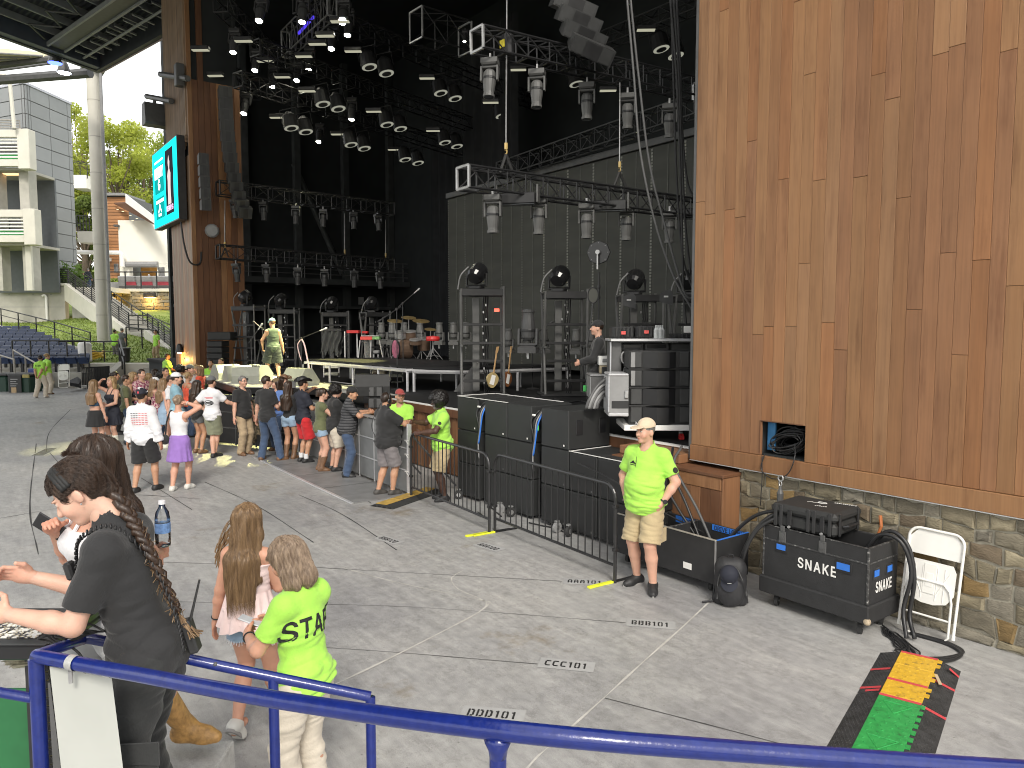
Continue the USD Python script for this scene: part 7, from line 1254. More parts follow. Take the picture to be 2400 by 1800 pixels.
m,w=spaced('SNAKE',.098,.80,.022);part(tk,'stencil_lettering',moved(m,(sx0+.40,sy0-.002,.50),R=WALLR@rot([0,0,1],0)),M_WHITE)
m,w=spaced('SNAKE',.098,.62,.012);part(tk,'stencil_lettering',moved(m,(sx1+.002,sy0+.14,.41),R=np.array([[0,0,1.],[1,0,0],[0,1,0]])),M_WHITE)
for X_ in(sx0+.22,sx0+.66):part(tk,'butterfly_latch',[box((X_-.04,sy0-.009,sz-.14),(X_+.04,sy0-.0005,sz-.03),.004),lathe([(0,-.006),(.03,-.004),(.03,.004),(0,.006)],12,(X_,sy0-.014,sz-.08),frame_to((0,1,0))),box((X_-.025,sy0-.012,sz-.03),(X_+.025,sy0+.002,sz+.03),.005)],M_DGREY)
hc_=thing('hard_case','large black ribbed hard case lying across the open SNAKE trunk','case',m=xf((-4.22,6.98,sz+.009),R=rot([0,0,1],math.radians(4))@rot([0,1,0],.0)))
part(hc_,'lower_shell',box((-.34,-.26,0),(.34,.28,.13),.03),M_BLACKTEX);part(hc_,'lid',box((-.35,-.27,.136),(.35,.29,.235),.035),M_BLACKTEX);part(hc_,'rib',[box((x,-.275,.01),(x+.035,-.262,.235),.004) for x in(-.3,-.24,.05,.11,.27)]+[box((.342,y,.01),(.358,y+.035,.23),.004) for y in(-.2,.18)],M_BLACK)
for x in(-.15,.19):part(hc_,'latch',box((x,-.288,.04),(x+.05,-.27,.19),.006),M_BLACKGLOSS);part(hc_,'latch_foot',lathe([(0,-.012),(.014,-.01),(.014,.01),(0,.012)],8,(x+.025,-.285,.025),frame_to((0,1,0))),M_GREY)
part(hc_,'side_handle',tube([(.352,-.12,.09),(.39,-.1,.10),(.39,.12,.10),(.352,.14,.09)],.012,7),M_BLACKGLOSS);part(hc_,'wheel',[lathe([(.0,-.02),(.03,-.02),(.03,.02),(0,.02)],12,(x,.29,.02),frame_to((1,0,0))) for x in(-.25,.25)],M_RUBBER)
for w_,x,y,h_ in((.22,.1,.2,.03),(.15,-.12,.06,.022),(.12,.02,-.05,.022)):part(hc_,'worn_lettering',moved(cat_([box((k*.02,0,0),(k*.02+.013,h_*(.6+.4*((k*7)%3)/2),.0015)) for k in range(int(w_/.02))]),(x,y,.2355),.15),M_WHITE)
part(hc_,'lid_emblem',tube([(.02+.045*math.cos(a),.11+.03*math.sin(a),.237) for a in np.linspace(0,6.28,17)[:-1]],.003,5,True),M_WHITE)
hg=thing('hammer','wooden handled hammer standing behind the ribbed case','hammer',(-3.74,7.3,.86));part(hg,'handle',tube([(0,0,-.05),(.03,.02,.06),(.0,.05,.16)],[.012,.016,.018],8),mat('orange_handle',(.40,.13,.04),.4));part(hg,'head',cbox((.005,-.01,-.07),(.03,.1,.03),.006),M_DGREY)
# tall rigging shackle on a rod behind the case
sh_=thing('shackle_rod','upright steel rod with swivel and open shackle behind the trunk','shackle',(-4.72,7.12,0));part(sh_,'rod',cyl((0,0,.3),(0,0,1.0),.014,8),M_DGREY);part(sh_,'swivel',lathe([(.015,.98),(.032,1.0),(.036,1.1),(.02,1.14),(.012,1.18)],12),M_DGREY);part(sh_,'link',tube([(.016*math.cos(a),0,1.205+.025*math.sin(a)) for a in np.linspace(0,6.28,13)[:-1]],.006,6,True),M_STEEL);part(sh_,'shackle',tube([(.03*math.cos(a),0,1.265+.032*math.sin(a)) for a in np.linspace(-4.2,1.1,13)],.008,6),M_STEEL)
# open trunk with blue tape left of it
ox0,ox1,oy0,oy1,oz=-6.55,-5.06,6.48,7.06,.60
ot=thing('open_trunk','low open black trunk edged with blue tape beside the man in cap','road trunk')
part(ot,'front_panel',box((ox0,oy0,.12),(ox1-.002,oy0+.02,oz),.003),M_CASE);part(ot,'end_panel',box((ox1-.02,oy0+.021,.12),(ox1,oy1-.021,oz),.003),M_CASE);part(ot,'end_panel',box((ox0,oy0+.021,.12),(ox0+.02,oy1-.021,oz),.003),M_CASE);part(ot,'back_panel',box((ox0,oy1-.02,.12),(ox1,oy1,oz),.003),M_CASE);part(ot,'divider',box((-5.78,oy0+.021,.15),(-5.76,oy1-.021,oz-.01)),M_CASE);part(ot,'divider_rim',box((-5.785,oy0+.021,oz-.0095),(-5.755,oy1-.021,oz-.002)),M_CEDGE);part(ot,'inner_floor',box((ox0+.02,oy0+.02,.12),(ox1-.02,oy1-.02,.15)),M_BLACK)
part(ot,'metal_rim',box((ox0,oy0-.006,oz+.0005),(ox1,oy0+.022,oz+.012),.002),mat('rim_metal',(.50,.48,.42),.4,.3,20.,metal=.5));part(ot,'corner_rim',box((ox1-.008,oy0-.008,.14),(ox1+.006,oy0+.01,oz),.002),M_STEEL);part(ot,'blue_tape',box((ox1-.024,oy0+.03,oz+.0005),(ox1+.004,oy1,oz+.005)),M_BLUETAPE);part(ot,'blue_tape',box((ox1-.06,oy1-.026,oz-.07),(-5.55,oy1-.0205,oz-.005)),M_BLUETAPE);part(ot,'blue_tape',box((-6.1,oy1-.026,oz-.09),(-5.80,oy1-.0205,oz-.01)),M_BLUETAPE)
m=meshkit.text_mesh('DRIVE LOOM',.05,.0012,bold=True);m.vertices[:,0]*=.9;part(ot,'tape_lettering',moved(m,(-5.52,oy1-.0265,oz-.062),R=WALLR),M_BLACK);m=meshkit.text_mesh('LOOM',.05,.0012,bold=True);part(ot,'tape_lettering',moved(m,(-6.0,oy1-.0265,oz-.075),R=WALLR),M_BLACK)
part(ot,'paper_label',box((-5.5,oy0-.002,.20),(-5.38,oy0-.0002,.27)),M_WHITE);part(ot,'caster',[lathe([(.0,-.02),(.05,-.02),(.05,.02),(0,.02)],12,(x,y,.055),frame_to((1,.2,0))) for x in(ox0+.1,ox1-.12) for y in(oy0+.1,oy1-.1)],M_RUBBER);part(ot,'bolt_head',[lathe([(0,-.003),(.007,0),(0,.003)],6,(x,oy0-.002,z),frame_to((0,1,0))) for x in(-6.0,-5.98) for z in(.3,.4)],M_STEEL)
for k,(q,lab) in enumerate((([(-6.9,7.2,1.30),(-6.35,6.95,1.10),(-5.95,6.9,.72),(-5.7,6.92,.45)],'thick cable dropping from the stage into the open trunk, rear one'),([(-6.4,7.3,1.36),(-6.15,7.0,1.15),(-5.85,6.92,.80),(-5.6,6.9,.4)],'thick cable dropping from the stage into the open trunk, front one'),([(-6.25,7.3,1.4),(-6.12,7.02,1.2),(-5.7,6.95,.75),(-5.4,6.9,.35)],'grey streaked cable dropping from the deck corner into the open trunk'),([(-7.6,6.75,1.05),(-6.9,6.7,.95),(-6.2,6.85,.66),(-5.6,6.95,.5)],'thin cable slanting across the last sub into the open trunk'))):solo('trunk_cable',lab,'cable',tube(curve(q,20),.017 if k<3 else .009,7),M_CABLE if k!=2 else M_DGREY,True)
for k,(q,lab) in enumerate((([(-5.3,6.9,.35),(-5.15,6.95,.62),(-4.9,7.0,.85),(-4.6,7.05,.92),(-4.45,7.05,.7)],'thick black cable arching from the open trunk into the SNAKE trunk'),([(-4.95,6.62,.02),(-4.86,6.6,.35),(-4.72,6.64,.72),(-4.55,6.72,.95),(-4.4,6.9,.98),(-4.3,7.0,.8)],'thick black cable climbing from the floor over the left end of the SNAKE trunk'),([(-4.86,6.62,.02),(-4.80,6.58,.4),(-4.68,6.62,.75),(-4.5,6.72,.93),(-4.35,6.9,.9)],'second thick cable over the left end of the SNAKE trunk'),([(-3.75,7.0,.6),(-3.6,7.04,.9),(-3.4,7.08,.88),(-3.3,7.1,.6),(-3.34,7.06,.25),(-3.25,6.95,.03)],'thick black cable arching over the right end of the SNAKE trunk'),([(-3.75,7.05,.6),(-3.55,7.1,.94),(-3.36,7.12,.86),(-3.28,7.12,.55),(-3.3,7.1,.2),(-3.2,7.0,.03)],'second thick cable arching over the right end of the SNAKE trunk'))):solo('trunk_cable',lab,'cable',tube(curve(q,26),.02,8),M_CABLE,True)
r=np.random.default_rng(12)
for k in range(11):
 q=[(-3.55+.02*k,7.1-.02*k,.02+.004*k),(-3.4+.03*r.normal(),6.95+.04*r.normal(),.015),(-3.22+.05*r.normal(),6.8+.05*r.normal(),.015),(-3.1+.06*r.normal(),6.66+.04*r.normal(),.02),(-3.08+.012*k,6.50+.004*k,.03)]
 solo('floor_cable','thin black cable in the tangle leading from the trunk into the big ramp','cable',tube(curve(q,18),.008,5),M_CABLE,True,'cables running into the big ramp')
for k in range(3):solo('floor_cable','thick black cable bending under the white chair into the big ramp','cable',tube(curve([(-3.3,7.12+.01*k,.02),(-3.0,7.15+.02*k,.015),(-2.82,7.05+.02*k,.015),(-2.80-.03*k,6.85,.015),(-2.86-.04*k,6.66,.03)],18),.014,6),M_CABLE,True,'thick cables under the white chair')
# backpack and cap
bpk=thing('backpack','black backpack standing on the floor against the open trunk','backpack',m=xf((-4.80,6.40,0),R=rot([0,0,1],math.radians(38))));f2=Field((-.25,-.22,-.03),(.25,.22,.58),.009);d=f2 .new();f2 .ell(d,(0,.02,.24),(.165,.10,.25),None,.03);f2 .cone(d,(-.06,.02,.40),(.06,.02,.40),.10,.10,.05);f2 .ell(d,(0,-.08,.17),(.135,.075,.16),None,.02);f2 .cone(d,(-.10,.03,.05),(.10,.03,.05),.075,.075,.04);d=np.maximum(d,-f2 .plane((0,0,0),(0,0,1)))+f2 .noise(14,3)*.012
M_PACK=mat('pack_nylon',(.018,.018,.020),.6,.2,9.,.3,120.);part(bpk,'body',f2 .nets(d.astype(np.float32)),M_PACK,True);part(bpk,'top_loop',tube([(-.03,.0,.49),(-.02,-.01,.54),(.02,-.01,.54),(.03,0,.49)],.008,6),M_PACK);part(bpk,'zip',tube(curve([(-.13,-.085,.08),(-.12,-.09,.30),(-.05,-.095,.43),(.05,-.095,.43),(.12,-.09,.3)],18),.005,5),M_DGREY)
for s in(-1,1):part(bpk,'strap',tube(curve([(s*.08,.08,.47),(s*.14,.12,.36),(s*.16,.1,.12),(s*.17,.02,.03)],12),.016,6),M_PACK)
part(bpk,'strap_end',cyl((-.17,.0,.03),(-.28,-.03,.012),.012,6),M_PACK)
cpn=thing('baseball_cap','dark navy cap with small pale emblem hung on the backpack','cap',m=xf((-4.74,6.30,.36),R=rot([0,0,1],math.radians(38))@rot([1,0,0],1.15)));part(cpn,'crown',[lathe([(.092,0),(.095,.03),(.085,.07),(.06,.1),(.02,.115),(0,.116)],20),],mat('cloth_navy',(.015,.017,.028),.8),True)
th=np.linspace(-1.15,1.15,13);bv_=[(.09*math.sin(a),-.09*math.cos(a),.004) for a in th]+[(.1*math.sin(a)*.95,-.09-.085*math.cos(a*1.25),-.015) for a in th[::-1]];part(cpn,'brim',hullm([q for q in bv_]+[(x,y,z+.006) for x,y,z in bv_]),mat('cloth_navy',(.015,.017,.028)));part(cpn,'emblem',moved(plate([(-.02,-.008),(.0,.0),(.022,.014),(.0,.006)],.003),(0,-.094,.05),R=WALLR),M_WHITE)
# water bottle behind the man
wbt=thing('water_bottle','dark blue metal water bottle standing behind the man in cap','bottle',G(1490,1335));part(wbt,'body',lathe([(0,0),(.038,0),(.04,.02),(.04,.2),(.03,.225),(.03,.23)],16),mat('bottle_blue',(.02,.03,.16),.35));part(wbt,'lid',lathe([(.03,.231),(.034,.235),(.034,.27),(0,.275)],14),M_BLACK)
# white folding chair leaning on the stone
def folding_chair(lab,M_):
 t=thing('folding_chair',lab,'folding chair',m=M_);M_CH=mat('chair_white',(.78,.77,.73),.4,.06,5.);w=.225
 part(t,'back_frame',tube([(-w,0,0),(-w,0,.80)]+[(-w+.09-.09*math.cos(a),0,.86+.09*math.sin(a)-.06) for a in np.linspace(.2,1.57,6)]+[(w-.09+.09*math.sin(a),0,.80+.09*math.cos(a)) for a in np.linspace(0,1.37,6)]+[(w,0,.80),(w,0,0)],.0125,9),M_CH,True)
 part(t,'backrest',moved(plate([(-w+.01,.66),(w-.01,.66),(w-.005,.80),(w-.07,.875),(-w+.07,.875),(-w+.005,.80)],.016),(0,.008,0),R=np.array([[1,0,0],[0,0,1],[0,1,0.]])),M_CH)
 seat=[(-.17,.62),(.17,.62),(.2,.56),(.2,.36),(.15,.28),(.05,.25),(-.05,.25),(-.15,.28),(-.2,.36),(-.2,.56)];part(t,'seat',moved(plate(seat,.02),(0,-.03,0),R=np.array([[1,0,0],[0,0,-1],[0,1,0.]])),M_CH)
 part(t,'seat_rib',[cyl((x,-.052,.29),(x,-.052,.58),.003,5) for x in(-.12,-.06,.06,.12)]+[cyl((s*.06,-.052,.34),(s*.16,-.052,.55),.003,5) for s in(-1,1)]+[box((-.05,-.056,.34),(.05,-.0505,.6),.002),box((-.03,-.059,.40),(.03,-.0565,.52),.001)],M_CH)
 part(t,'rear_legs',tube([(-.19,-.03,.12),(-.19,-.045,.30),(-.17,-.055,.40),(-.12,-.058,.45),(.12,-.058,.45),(.17,-.055,.40),(.19,-.045,.30),(.19,-.03,.12),(.19,-.02,-.0),(.16,-.02,-.045),(-.16,-.02,-.045),(-.19,-.02,.0)],.0105,8,True),M_CH,True);part(t,'cross_bar',cyl((-.19,-.03,.14),(.19,-.03,.14),.009,7),M_CH)
 for s in(-1,1):part(t,'foot_cap',cyl((s*w,0,-.01),(s*w,0,.03),.0155,8),M_CH)
 return t
cw=np.array([-3.20,7.20,.055]);folding_chair('white folding chair leaning folded against the stone wall',xf(cw,R=rot([0,0,1],math.radians(5))@rot([0,1,0],.03)@rot([1,0,0],-.13)*1.06))
folding_chair('grey white folding chair leaning on the concrete tier by the two staff',xf(PD(150,906,33.),R=F0@rot([0,1,0],-.06)@rot([1,0,0],-.15)*1.1))
# ================================================================ blue railing in the foreground
M_BLUE=mat('rail_blue',(.007,.017,.135),.25,.14,34.,.12,60.,coat=.3,detail=6.,ramp=[(.0,(.10,.10,.11)),(.255,(.06,.055,.06)),(.275,(.005,.013,.11)),(.7,(.009,.021,.16))]);M_TAPE=mat('grey_tape',(.48,.48,.46),.35,.3,30.,metal=.3)
r1=[PD(84,1537,2.62),PD(300,1577,2.45),PD(680,1645,2.05),PD(1210,1716,1.72),PD(1800,1766,1.70),PD(2480,1812,1.72)];r2=[PD(84,1537,2.62),PD(192,1499,2.95),PD(240,1502,2.97),PD(560,1570,3.0),PD(868,1633,3.05)]
rl=thing('blue_railing','glossy blue tubular railing across the bottom of the view','railing');part(rl,'near_rail',tube(curve(r1,60),.0245,14),M_BLUE,True);part(rl,'far_rail',tube(np.vstack([[r2[0]],curve(r2[1:],24)]),.0215,14),M_BLUE,True)
def dropto(p,z):return np.array([p[0],p[1],z])
part(rl,'corner_post',cyl(r2[0]-UP*.01,dropto(r2[0],.75),.026,12),M_BLUE,True)
for p in(PD(1167,1712,1.74),):part(rl,'post',cyl(p,dropto(p,.75),.021,12),M_BLUE,True);part(rl,'weld_collar',lathe([(.021,-.055),(.024,-.035),(.034,-.012),(.021,0)],14,p-UP*.012),M_BLUE,True)
for p in(PD(640,1588,3.01),PD(868,1634,3.05)):part(rl,'post',cyl(p,dropto(p,.0),.021,12),M_BLUE,True)
part(rl,'mid_rail',cyl(PD(-60,1612,2.62),PD(86,1638,2.62),.018,10),M_BLUE,True)
for x,y in((1308,1727),(1362,1731)):p=PD(x,y,1.717);q=PD(x+26,y+2.3,1.716);part(rl,'tape_band',tube([p,q],.0258,14,caps=False),M_TAPE,True)
p,q=PD(164,1552,2.56),PD(180,1555,2.55);part(rl,'strap_band',tube([p,q],.027,14,caps=False),M_TAPE,True);part(rl,'strap_bolt',cyl(p-UP*.03,p-UP*.075,.008,8),M_STEEL)
for x,y,D in((375,1535,2.99),(505,1565,3.0)):part(rl,'chipped_spot',moved(trimesh.creation.icosphere(2,.009),PD(x,y-8,D-.02)),M_DGREY)
tw_=thing('tied_cord','black cord knotted in loops around the corner of the blue railing','cord');c=PD(160,1510,2.85)
for k in range(5):part(tw_,'loop',tube([c+RT*(.05*math.cos(a)*(1+.2*k)+.03*(k-2))+UP*(.02*math.sin(a)+.02+.01*k)+FW*(.02*math.sin(2*a+k)) for a in np.linspace(0,6.28,19)[:-1]],.0045,5,True),M_RUBBER,True)
part(tw_,'tail',tube(curve([c,c+RT*.05-UP*.05,c+RT*.06-UP*.12],8),.005,5),M_RUBBER,True)
bd=thing('grey_board','tall pale grey board strapped under the blue railing','board');Db=2.60;part(bd,'panel',hullm([PD(x,y,Db+d_) for x,y in((116,1562),(262,1590),(296,1860),(150,1860)) for d_ in(0,.02)]),mat('board_grey',(.42,.43,.40),.5,.08,2.));part(bd,'edge',hullm([PD(x,y,Db+.005+d_) for x,y in((112,1600),(117,1600),(150,1860),(128,1860)) for d_ in(0,.05)]),M_DGREY)
# bin stand at lower left
bn=thing('bin_stand','black recycling stand with perforated side, bag and menu cards at lower left','bin');Dn=3.0;z1_=zof(1485,Dn)
part(bn,'tray',bx(uof(-160,Dn),uof(112,Dn),Dn-.1,Dn+.34,z1_-.05,z1_-.02,.008),M_BLACK);part(bn,'tray_rim',[bx(uof(-160,Dn),uof(112,Dn),Dn-.12,Dn-.09,z1_-.06,z1_,.006),bx(uof(104,Dn),uof(112,Dn),Dn-.089,Dn+.42,z1_-.06,z1_,.006)],M_BLACKGLOSS);part(bn,'yellow_insert',bx(uof(58,Dn),uof(98,Dn),Dn+.25,Dn+.34,z1_-.0195,z1_-.008),mat('insert_yellow',(.5,.48,.08),.5));part(bn,'slot',bx(uof(40,Dn),uof(58,Dn),Dn+.22,Dn+.38,z1_-.019,z1_+.002,.004),M_BLACKGLOSS)
part(bn,'menu_card',[bx(uof(-90+46*k,Dn),uof(-48+46*k,Dn),Dn+.0+.12*j,Dn+.10+.12*j,z1_-.0195,z1_-.016) for k in range(3) for j in range(2)],mat('menu_print',(.6,.6,.6),.5,.1,60.,ramp=[(.42,(.06,.06,.08)),(.5,(.55,.48,.3)),(.56,(.75,.75,.72))],detail=1.))
part(bn,'corner_post',bx(uof(22,Dn),uof(38,Dn),Dn-.02,Dn+.02,.72,z1_-.061),M_BLACK);part(bn,'green_panel',bx(uof(-160,Dn),uof(20,Dn),Dn+.02,Dn+.05,.72,z1_-.25,.01),mat('bin_green',(.02,.13,.045),.5));
hx=[];
for i in range(5):
 for j in range(14):
  cxx,czz=uof(44,Dn)+.021*i,z1_-.14-.036*j-.018*(i%2);hx.append(moved(lathe([(.0105,-.004),(.0125,-.004),(.0125,.004),(.0105,.004),(.0105,-.004)],6,R=frame_to((0,1,0))@np.diag([1,1.35,1])),RT*cxx+FW*(Dn-.008)+UP*czz,R=np.eye(3)@RB))
part(bn,'mesh_side',hx,M_BLACK,kind='stuff');part(bn,'liner',bx(uof(39,Dn),uof(98,Dn),Dn+.01,Dn+.015,.75,z1_-.1),mat('liner_yellow',(.36,.30,.10),.5,.3,9.));rr_=np.random.default_rng(1);P=np.array([RT*uof(rr_.uniform(-40,82),Dn)+FW*(Dn-.03+.05*rr_.random())+UP*(z1_-.09-.05*rr_.random()) for _ in range(60)]);part(bn,'bag',[hullm(P[k*6:(k+1)*6]) for k in range(10)],mat('clear_bag',(.30,.28,.2),.15,.4,20.))
# low platform under the women at lower left
pf2=thing('front_platform','grey concrete landing at the bottom left behind the blue railing','platform');part(pf2,'slab',bx(-3.2,uof(520,3.9),2.2,3.9,0.,.68,.01),M_FLOOR)
# ================================================================ things at the far left
def greenbin(x0,x1,D,lab,sign):
 t=thing('recycling_bin',lab,'bin');part(t,'body',pbox(x0,882,x1,930,D,.9,.05),mat('bin_dark_green',(.012,.045,.028),.5));part(t,'lid',pbox(x0-1,876,x1+1,881.5,D-.05,1.,.03),M_BLACK)
 if sign:
  part(t,'sign',pbox(x0+2,880,x1-20,929,D-.09,.03),M_BLACK);part(t,'sign_lettering',[pbox(x0+8,888+5*k,x1-28-3*(k%2),890.5+5*k,D-.1,.006) for k in range(4)],M_GREY);part(t,'cup_print',pbox(x0+10,908,x0+22,925,D-.1,.006),mat('cup_tan',(.45,.32,.18),.6));part(t,'liner',pbox(x1-18,878,x1-2,886,D-.1,.09,.02),mat('liner_yellow',(.36,.3,.1)))
greenbin(-25,15,33.4,'dark green recycling bin cut by the left edge of the view',False);greenbin(16,69,33.,'dark recycling bin with a cup sign near the two staff',True)
t=thing('storage_bin','green wheeled bin with blue lid behind the two staff','bin');part(t,'body',pbox(66,885,92,910,35.,.7,.04),mat('bin_green2',(.015,.08,.05),.5));part(t,'lid',pbox(64,864,92,884,35.,.7,.04),mat('lid_blue',(.03,.06,.25),.45))
sb2=thing('stacked_barriers','stack of dark metal barriers standing in the corner by the platform','barrier stack')
for k in range(4):
 A,B=PD(194,915,34.8+.22*k),PD(258-1.5*k,908,35.6+.22*k);part(sb2,'frame',tube([A,A+UP*1.05,B+UP*1.0,B],.03,6,True),M_BLACK);part(sb2,'bars',[cyl(A+(B-A)*f,A+(B-A)*f+UP*1.02,.014,5) for f in np.linspace(.05,.95,16)],M_BLACK)
ch3=thing('yellow_hose','coil of yellow hose lying by the railing on the bank','hose',PD(225,840,40.));part(ch3,'coil',[tube([(.45*math.cos(a)*(1-.08*k),.4*math.sin(a),.06+.09*k+.06*math.sin(3*a+k)) for a in np.linspace(0,6.28,25)[:-1]],.06,6,True) for k in range(4)],mat('hose_yellow',(.62,.40,.03),.5),True)
jug=solo('white_cooler','white drinks jug standing at the end of the seat rows','cooler',lathe([(0,0),(.28,0),(.3,.1),(.3,.85),(.24,.95),(0,.97)],16,PD(200,848,36.6)),M_WHITE,True)
brl=thing('black_barrel','tall black bin held by the man in grey on the platform','bin',PD(293,847,39.6));part(brl,'body',lathe([(0,0),(.24,0),(.29,.7),(.0,.7)],16),M_BLACK);part(brl,'rim',lathe([(.29,.66),(.32,.67),(.32,.71),(.29,.72)],16),M_DGREY)
sk_=solo('black_bag','black bag on the floor beside the stacked barriers','bag',hullm(np.random.default_rng(3).normal(0,.16,(24,3))*[1.2,1,.8]+PD(178,906,34.)+[0,0,.2]),M_PACK);wt_=solo('white_tray','small white tray on the floor beside the black bag','tray',pbox(180,904,193,911,34.,.4,.02),M_WHITE)
# ================================================================ people
LIME=cloth('lime',(.36,.70,.085));KHAKI=cloth('khaki',(.42,.33,.19));BLK=cloth('black',(.016,.016,.017));WHT=cloth('white',(.68,.68,.70));JEAN=cloth('jeans',(.045,.075,.14));DENIM=cloth('light_denim',(.26,.36,.48));PURP=cloth('lilac',(.27,.15,.45));NAVY=cloth('navy',(.018,.024,.055));OLIVE=cloth('olive',(.11,.12,.055));RED=cloth('red',(.50,.015,.02));TAN=cloth('tan',(.36,.27,.17));GREYS=cloth('grey_shorts',(.17,.155,.16));SAGE=cloth('sage',(.20,.21,.14));SKY=cloth('sky_blue',(.22,.38,.46));BLUET=cloth('mid_blue',(.11,.20,.48));PINK=cloth('pale_pink',(.72,.56,.54));BEIGE=cloth('beige',(.58,.52,.43));TEALC=cloth('blue_top',(.03,.07,.12));ORANGE=cloth('orange',(.72,.10,.05));GREYC=cloth('grey',(.12,.125,.13));DGREEN=cloth('dull_green',(.07,.10,.06));BROWNP=cloth('brown',(.16,.11,.06));FLOR=mat('cloth_floral',(.3,.05,.1),.85,.2,26.,ramp=[(.4,(.10,.02,.05)),(.5,(.45,.12,.2)),(.6,(.6,.5,.45))],detail=2.)
def strip_extra(N,L,out):
 N['sx']=('separate_xyz',{});N['mm']=('math',{'math_type':'multiply','value2':19.});N['fr']=('math',{'math_type':'fraction'});N['rr']=('rgb_ramp',{'interpolate':False,'ramp':[(0.,(.022,.023,.026)),(.52,(.022,.023,.026)),(.53,(.10,.10,.105)),(.66,(.10,.10,.105)),(.67,(.03,.03,.034)),(.86,(.26,.26,.27)),(.91,(.03,.03,.034))]})
 L+=[('tc.object','sx.vector'),('sx.z','mm.value1'),('mm.value','fr.value1'),('fr.value','rr.fac')];return 'rr.color'
STRIPE=mat('cloth_striped',(.1,.1,.1),.85,bump=.25,bscale=90.,extra=strip_extra)
def vstrip_extra(N,L,out):
 N['sx']=('separate_xyz',{});N['mm']=('math',{'math_type':'multiply','value2':26.});N['fr']=('math',{'math_type':'fraction'});N['rr']=('rgb_ramp',{'interpolate':False,'ramp':[(0.,(.55,.55,.52)),(.5,(.14,.15,.17))]})
 L+=[('tc.object','sx.vector'),('sx.x','mm.value1'),('mm.value','fr.value1'),('fr.value','rr.fac')];return 'rr.color'
VSTR=mat('cloth_vstriped',(.1,.1,.1),.85,extra=vstrip_extra)
S_BLK=mat('shoe_black',(.02,.02,.021),.55);S_WHT=mat('shoe_white',(.62,.61,.57),.6);S_BRN=mat('boot_brown',(.16,.085,.045),.5,.3,20.);S_TAN=mat('boot_tan',(.40,.22,.07),.5,.4,26.,.4,70.);S_WB=mat('boot_white',(.72,.72,.62),.4)
H_DK=hairm('dark',(.032,.018,.011),(.012,.007,.005));H_BR=hairm('brown',(.052,.030,.019),(.016,.009,.006));H_BL=hairm('blond',(.42,.29,.14),(.17,.10,.05));H_DB=hairm('dirty_blond',(.26,.165,.085),(.10,.058,.03));H_BK=hairm('black',(.010,.008,.007),(.005,.004,.004));H_GR=hairm('grey',(.22,.21,.20),(.08,.075,.07));H_ASH=hairm('ash',(.36,.27,.19),(.12,.08,.055))
dk,br_,bl_,gr_=(.02,.012,.008),(.06,.035,.02),(.30,.2,.1),(.25,.24,.23)
INK=mat('print_black',(.012,.012,.012),.7);PR_RED=mat('print_red',(.55,.06,.08),.7)
FAIR,TAND,BRWN,DARK=(.56,.33,.24),(.46,.26,.165),(.22,.115,.07),(.075,.04,.028)
STG=RT*.8+FW*.6
def V(r,a):return RT*r+FW*a
def P(lab,x,y,yh,f,z=0.,**k):
 """A standing person: feet at pixel (x, y) on height z, crown at pixel row yh, facing f = (right, away)."""
 pos=G(x,y,z);D=float(pos@FW);H=max(1.45,min(1.98,(zof(yh,D)-z)*(1.0 if not k.get('lean') else 1.0)));H=k.pop('H',H);return person(lab,pos,V(*f),H,**k)
def PH(lab,x,yh,H,f,z=0.,**k):p=G(x,yh,z+H);return person(lab,[p[0],p[1],z],V(*f),H,**k)
def staff_front(o):[on_cloth(o,'chest_logo',moved(m,(0,0,0)),-.085,.37,True,INK) for m in(moved(plate([(-.045,.012),(.045,.012),(.035,.02),(0,.045),(-.03,.022)],.001)).subdivide(),rect_mesh(.085,.008,6,1))]
def sleeve_badge(o,s):
 e,sh=o['arm'][s][0],o['sh'][s];d=e-sh;L=np.linalg.norm(d);d/=L;out=o['Tm']@np.array([s*1.,.35,0]);out-=d*(out@d);out/=np.linalg.norm(out);part(o['t'],'sleeve_badge',disc_mesh(.030,14).apply_transform(xf(sh+d*L*.60+out*.084,R=frame_to(out))),INK)
 # ---- the man in cap at the right
o=P('man in lime tee and tan cap standing with hands in pockets beside the barrier',1512,1378,984,(-.62,-.78),top=('tee',LIME,.016,-.13),bottom=('shorts',KHAKI,.06,.012),shoes=S_BLK,arms=(((-.205,.06,.93),(-1,-.7,0)),((.205,.06,.93),(1,-.7,0))),wide=1.16,belly=.75,hat=('cap',cloth('cap_tan',(.62,.50,.36))),hair=('buzz',gr_,H_GR),skin=FAIR,head=(.35,.05),feet=((-.12,.06,0,-.5),(.13,-.06,0,.35)),res=.0075)
staff_front(o);sleeve_badge(o,-1);tp,hd=o['tp'],o['hd'];part(o['t'],'collar_trim',tube([tp(.083*math.cos(a),.03+.07*math.sin(a),.478+.02*math.cos(2*a)-.012*math.sin(a)) for a in np.linspace(0,6.28,19)[:-1]],.006,5,True),INK,True)
e,w=o['arm'][-1];part(o['t'],'watch',[tube([e+(w-e)*.90+frame_to(w-e)@np.array([.036*math.cos(a),.036*math.sin(a),0]) for a in np.linspace(0,6.28,15)[:-1]],.008,6,True),moved(lathe([(0,0),(.024,0),(.024,.01),(0,.012)],12),e+(w-e)*.90+o['Tm']@np.array([-.03,.02,0]),R=frame_to(o['Tm']@np.array([-1,.6,.1])))],S_BLK)
for s in(-1,1):k_,hp=o['leg'][s][0][0],o['pel'];part(o['t'],'cargo_pocket',hullm([np.array([s*(.185+d),y,z]) for d in(0,.012) for y,z in((-.07,.66),(.07,.66),(.07,.52),(-.07,.52))]),KHAKI)
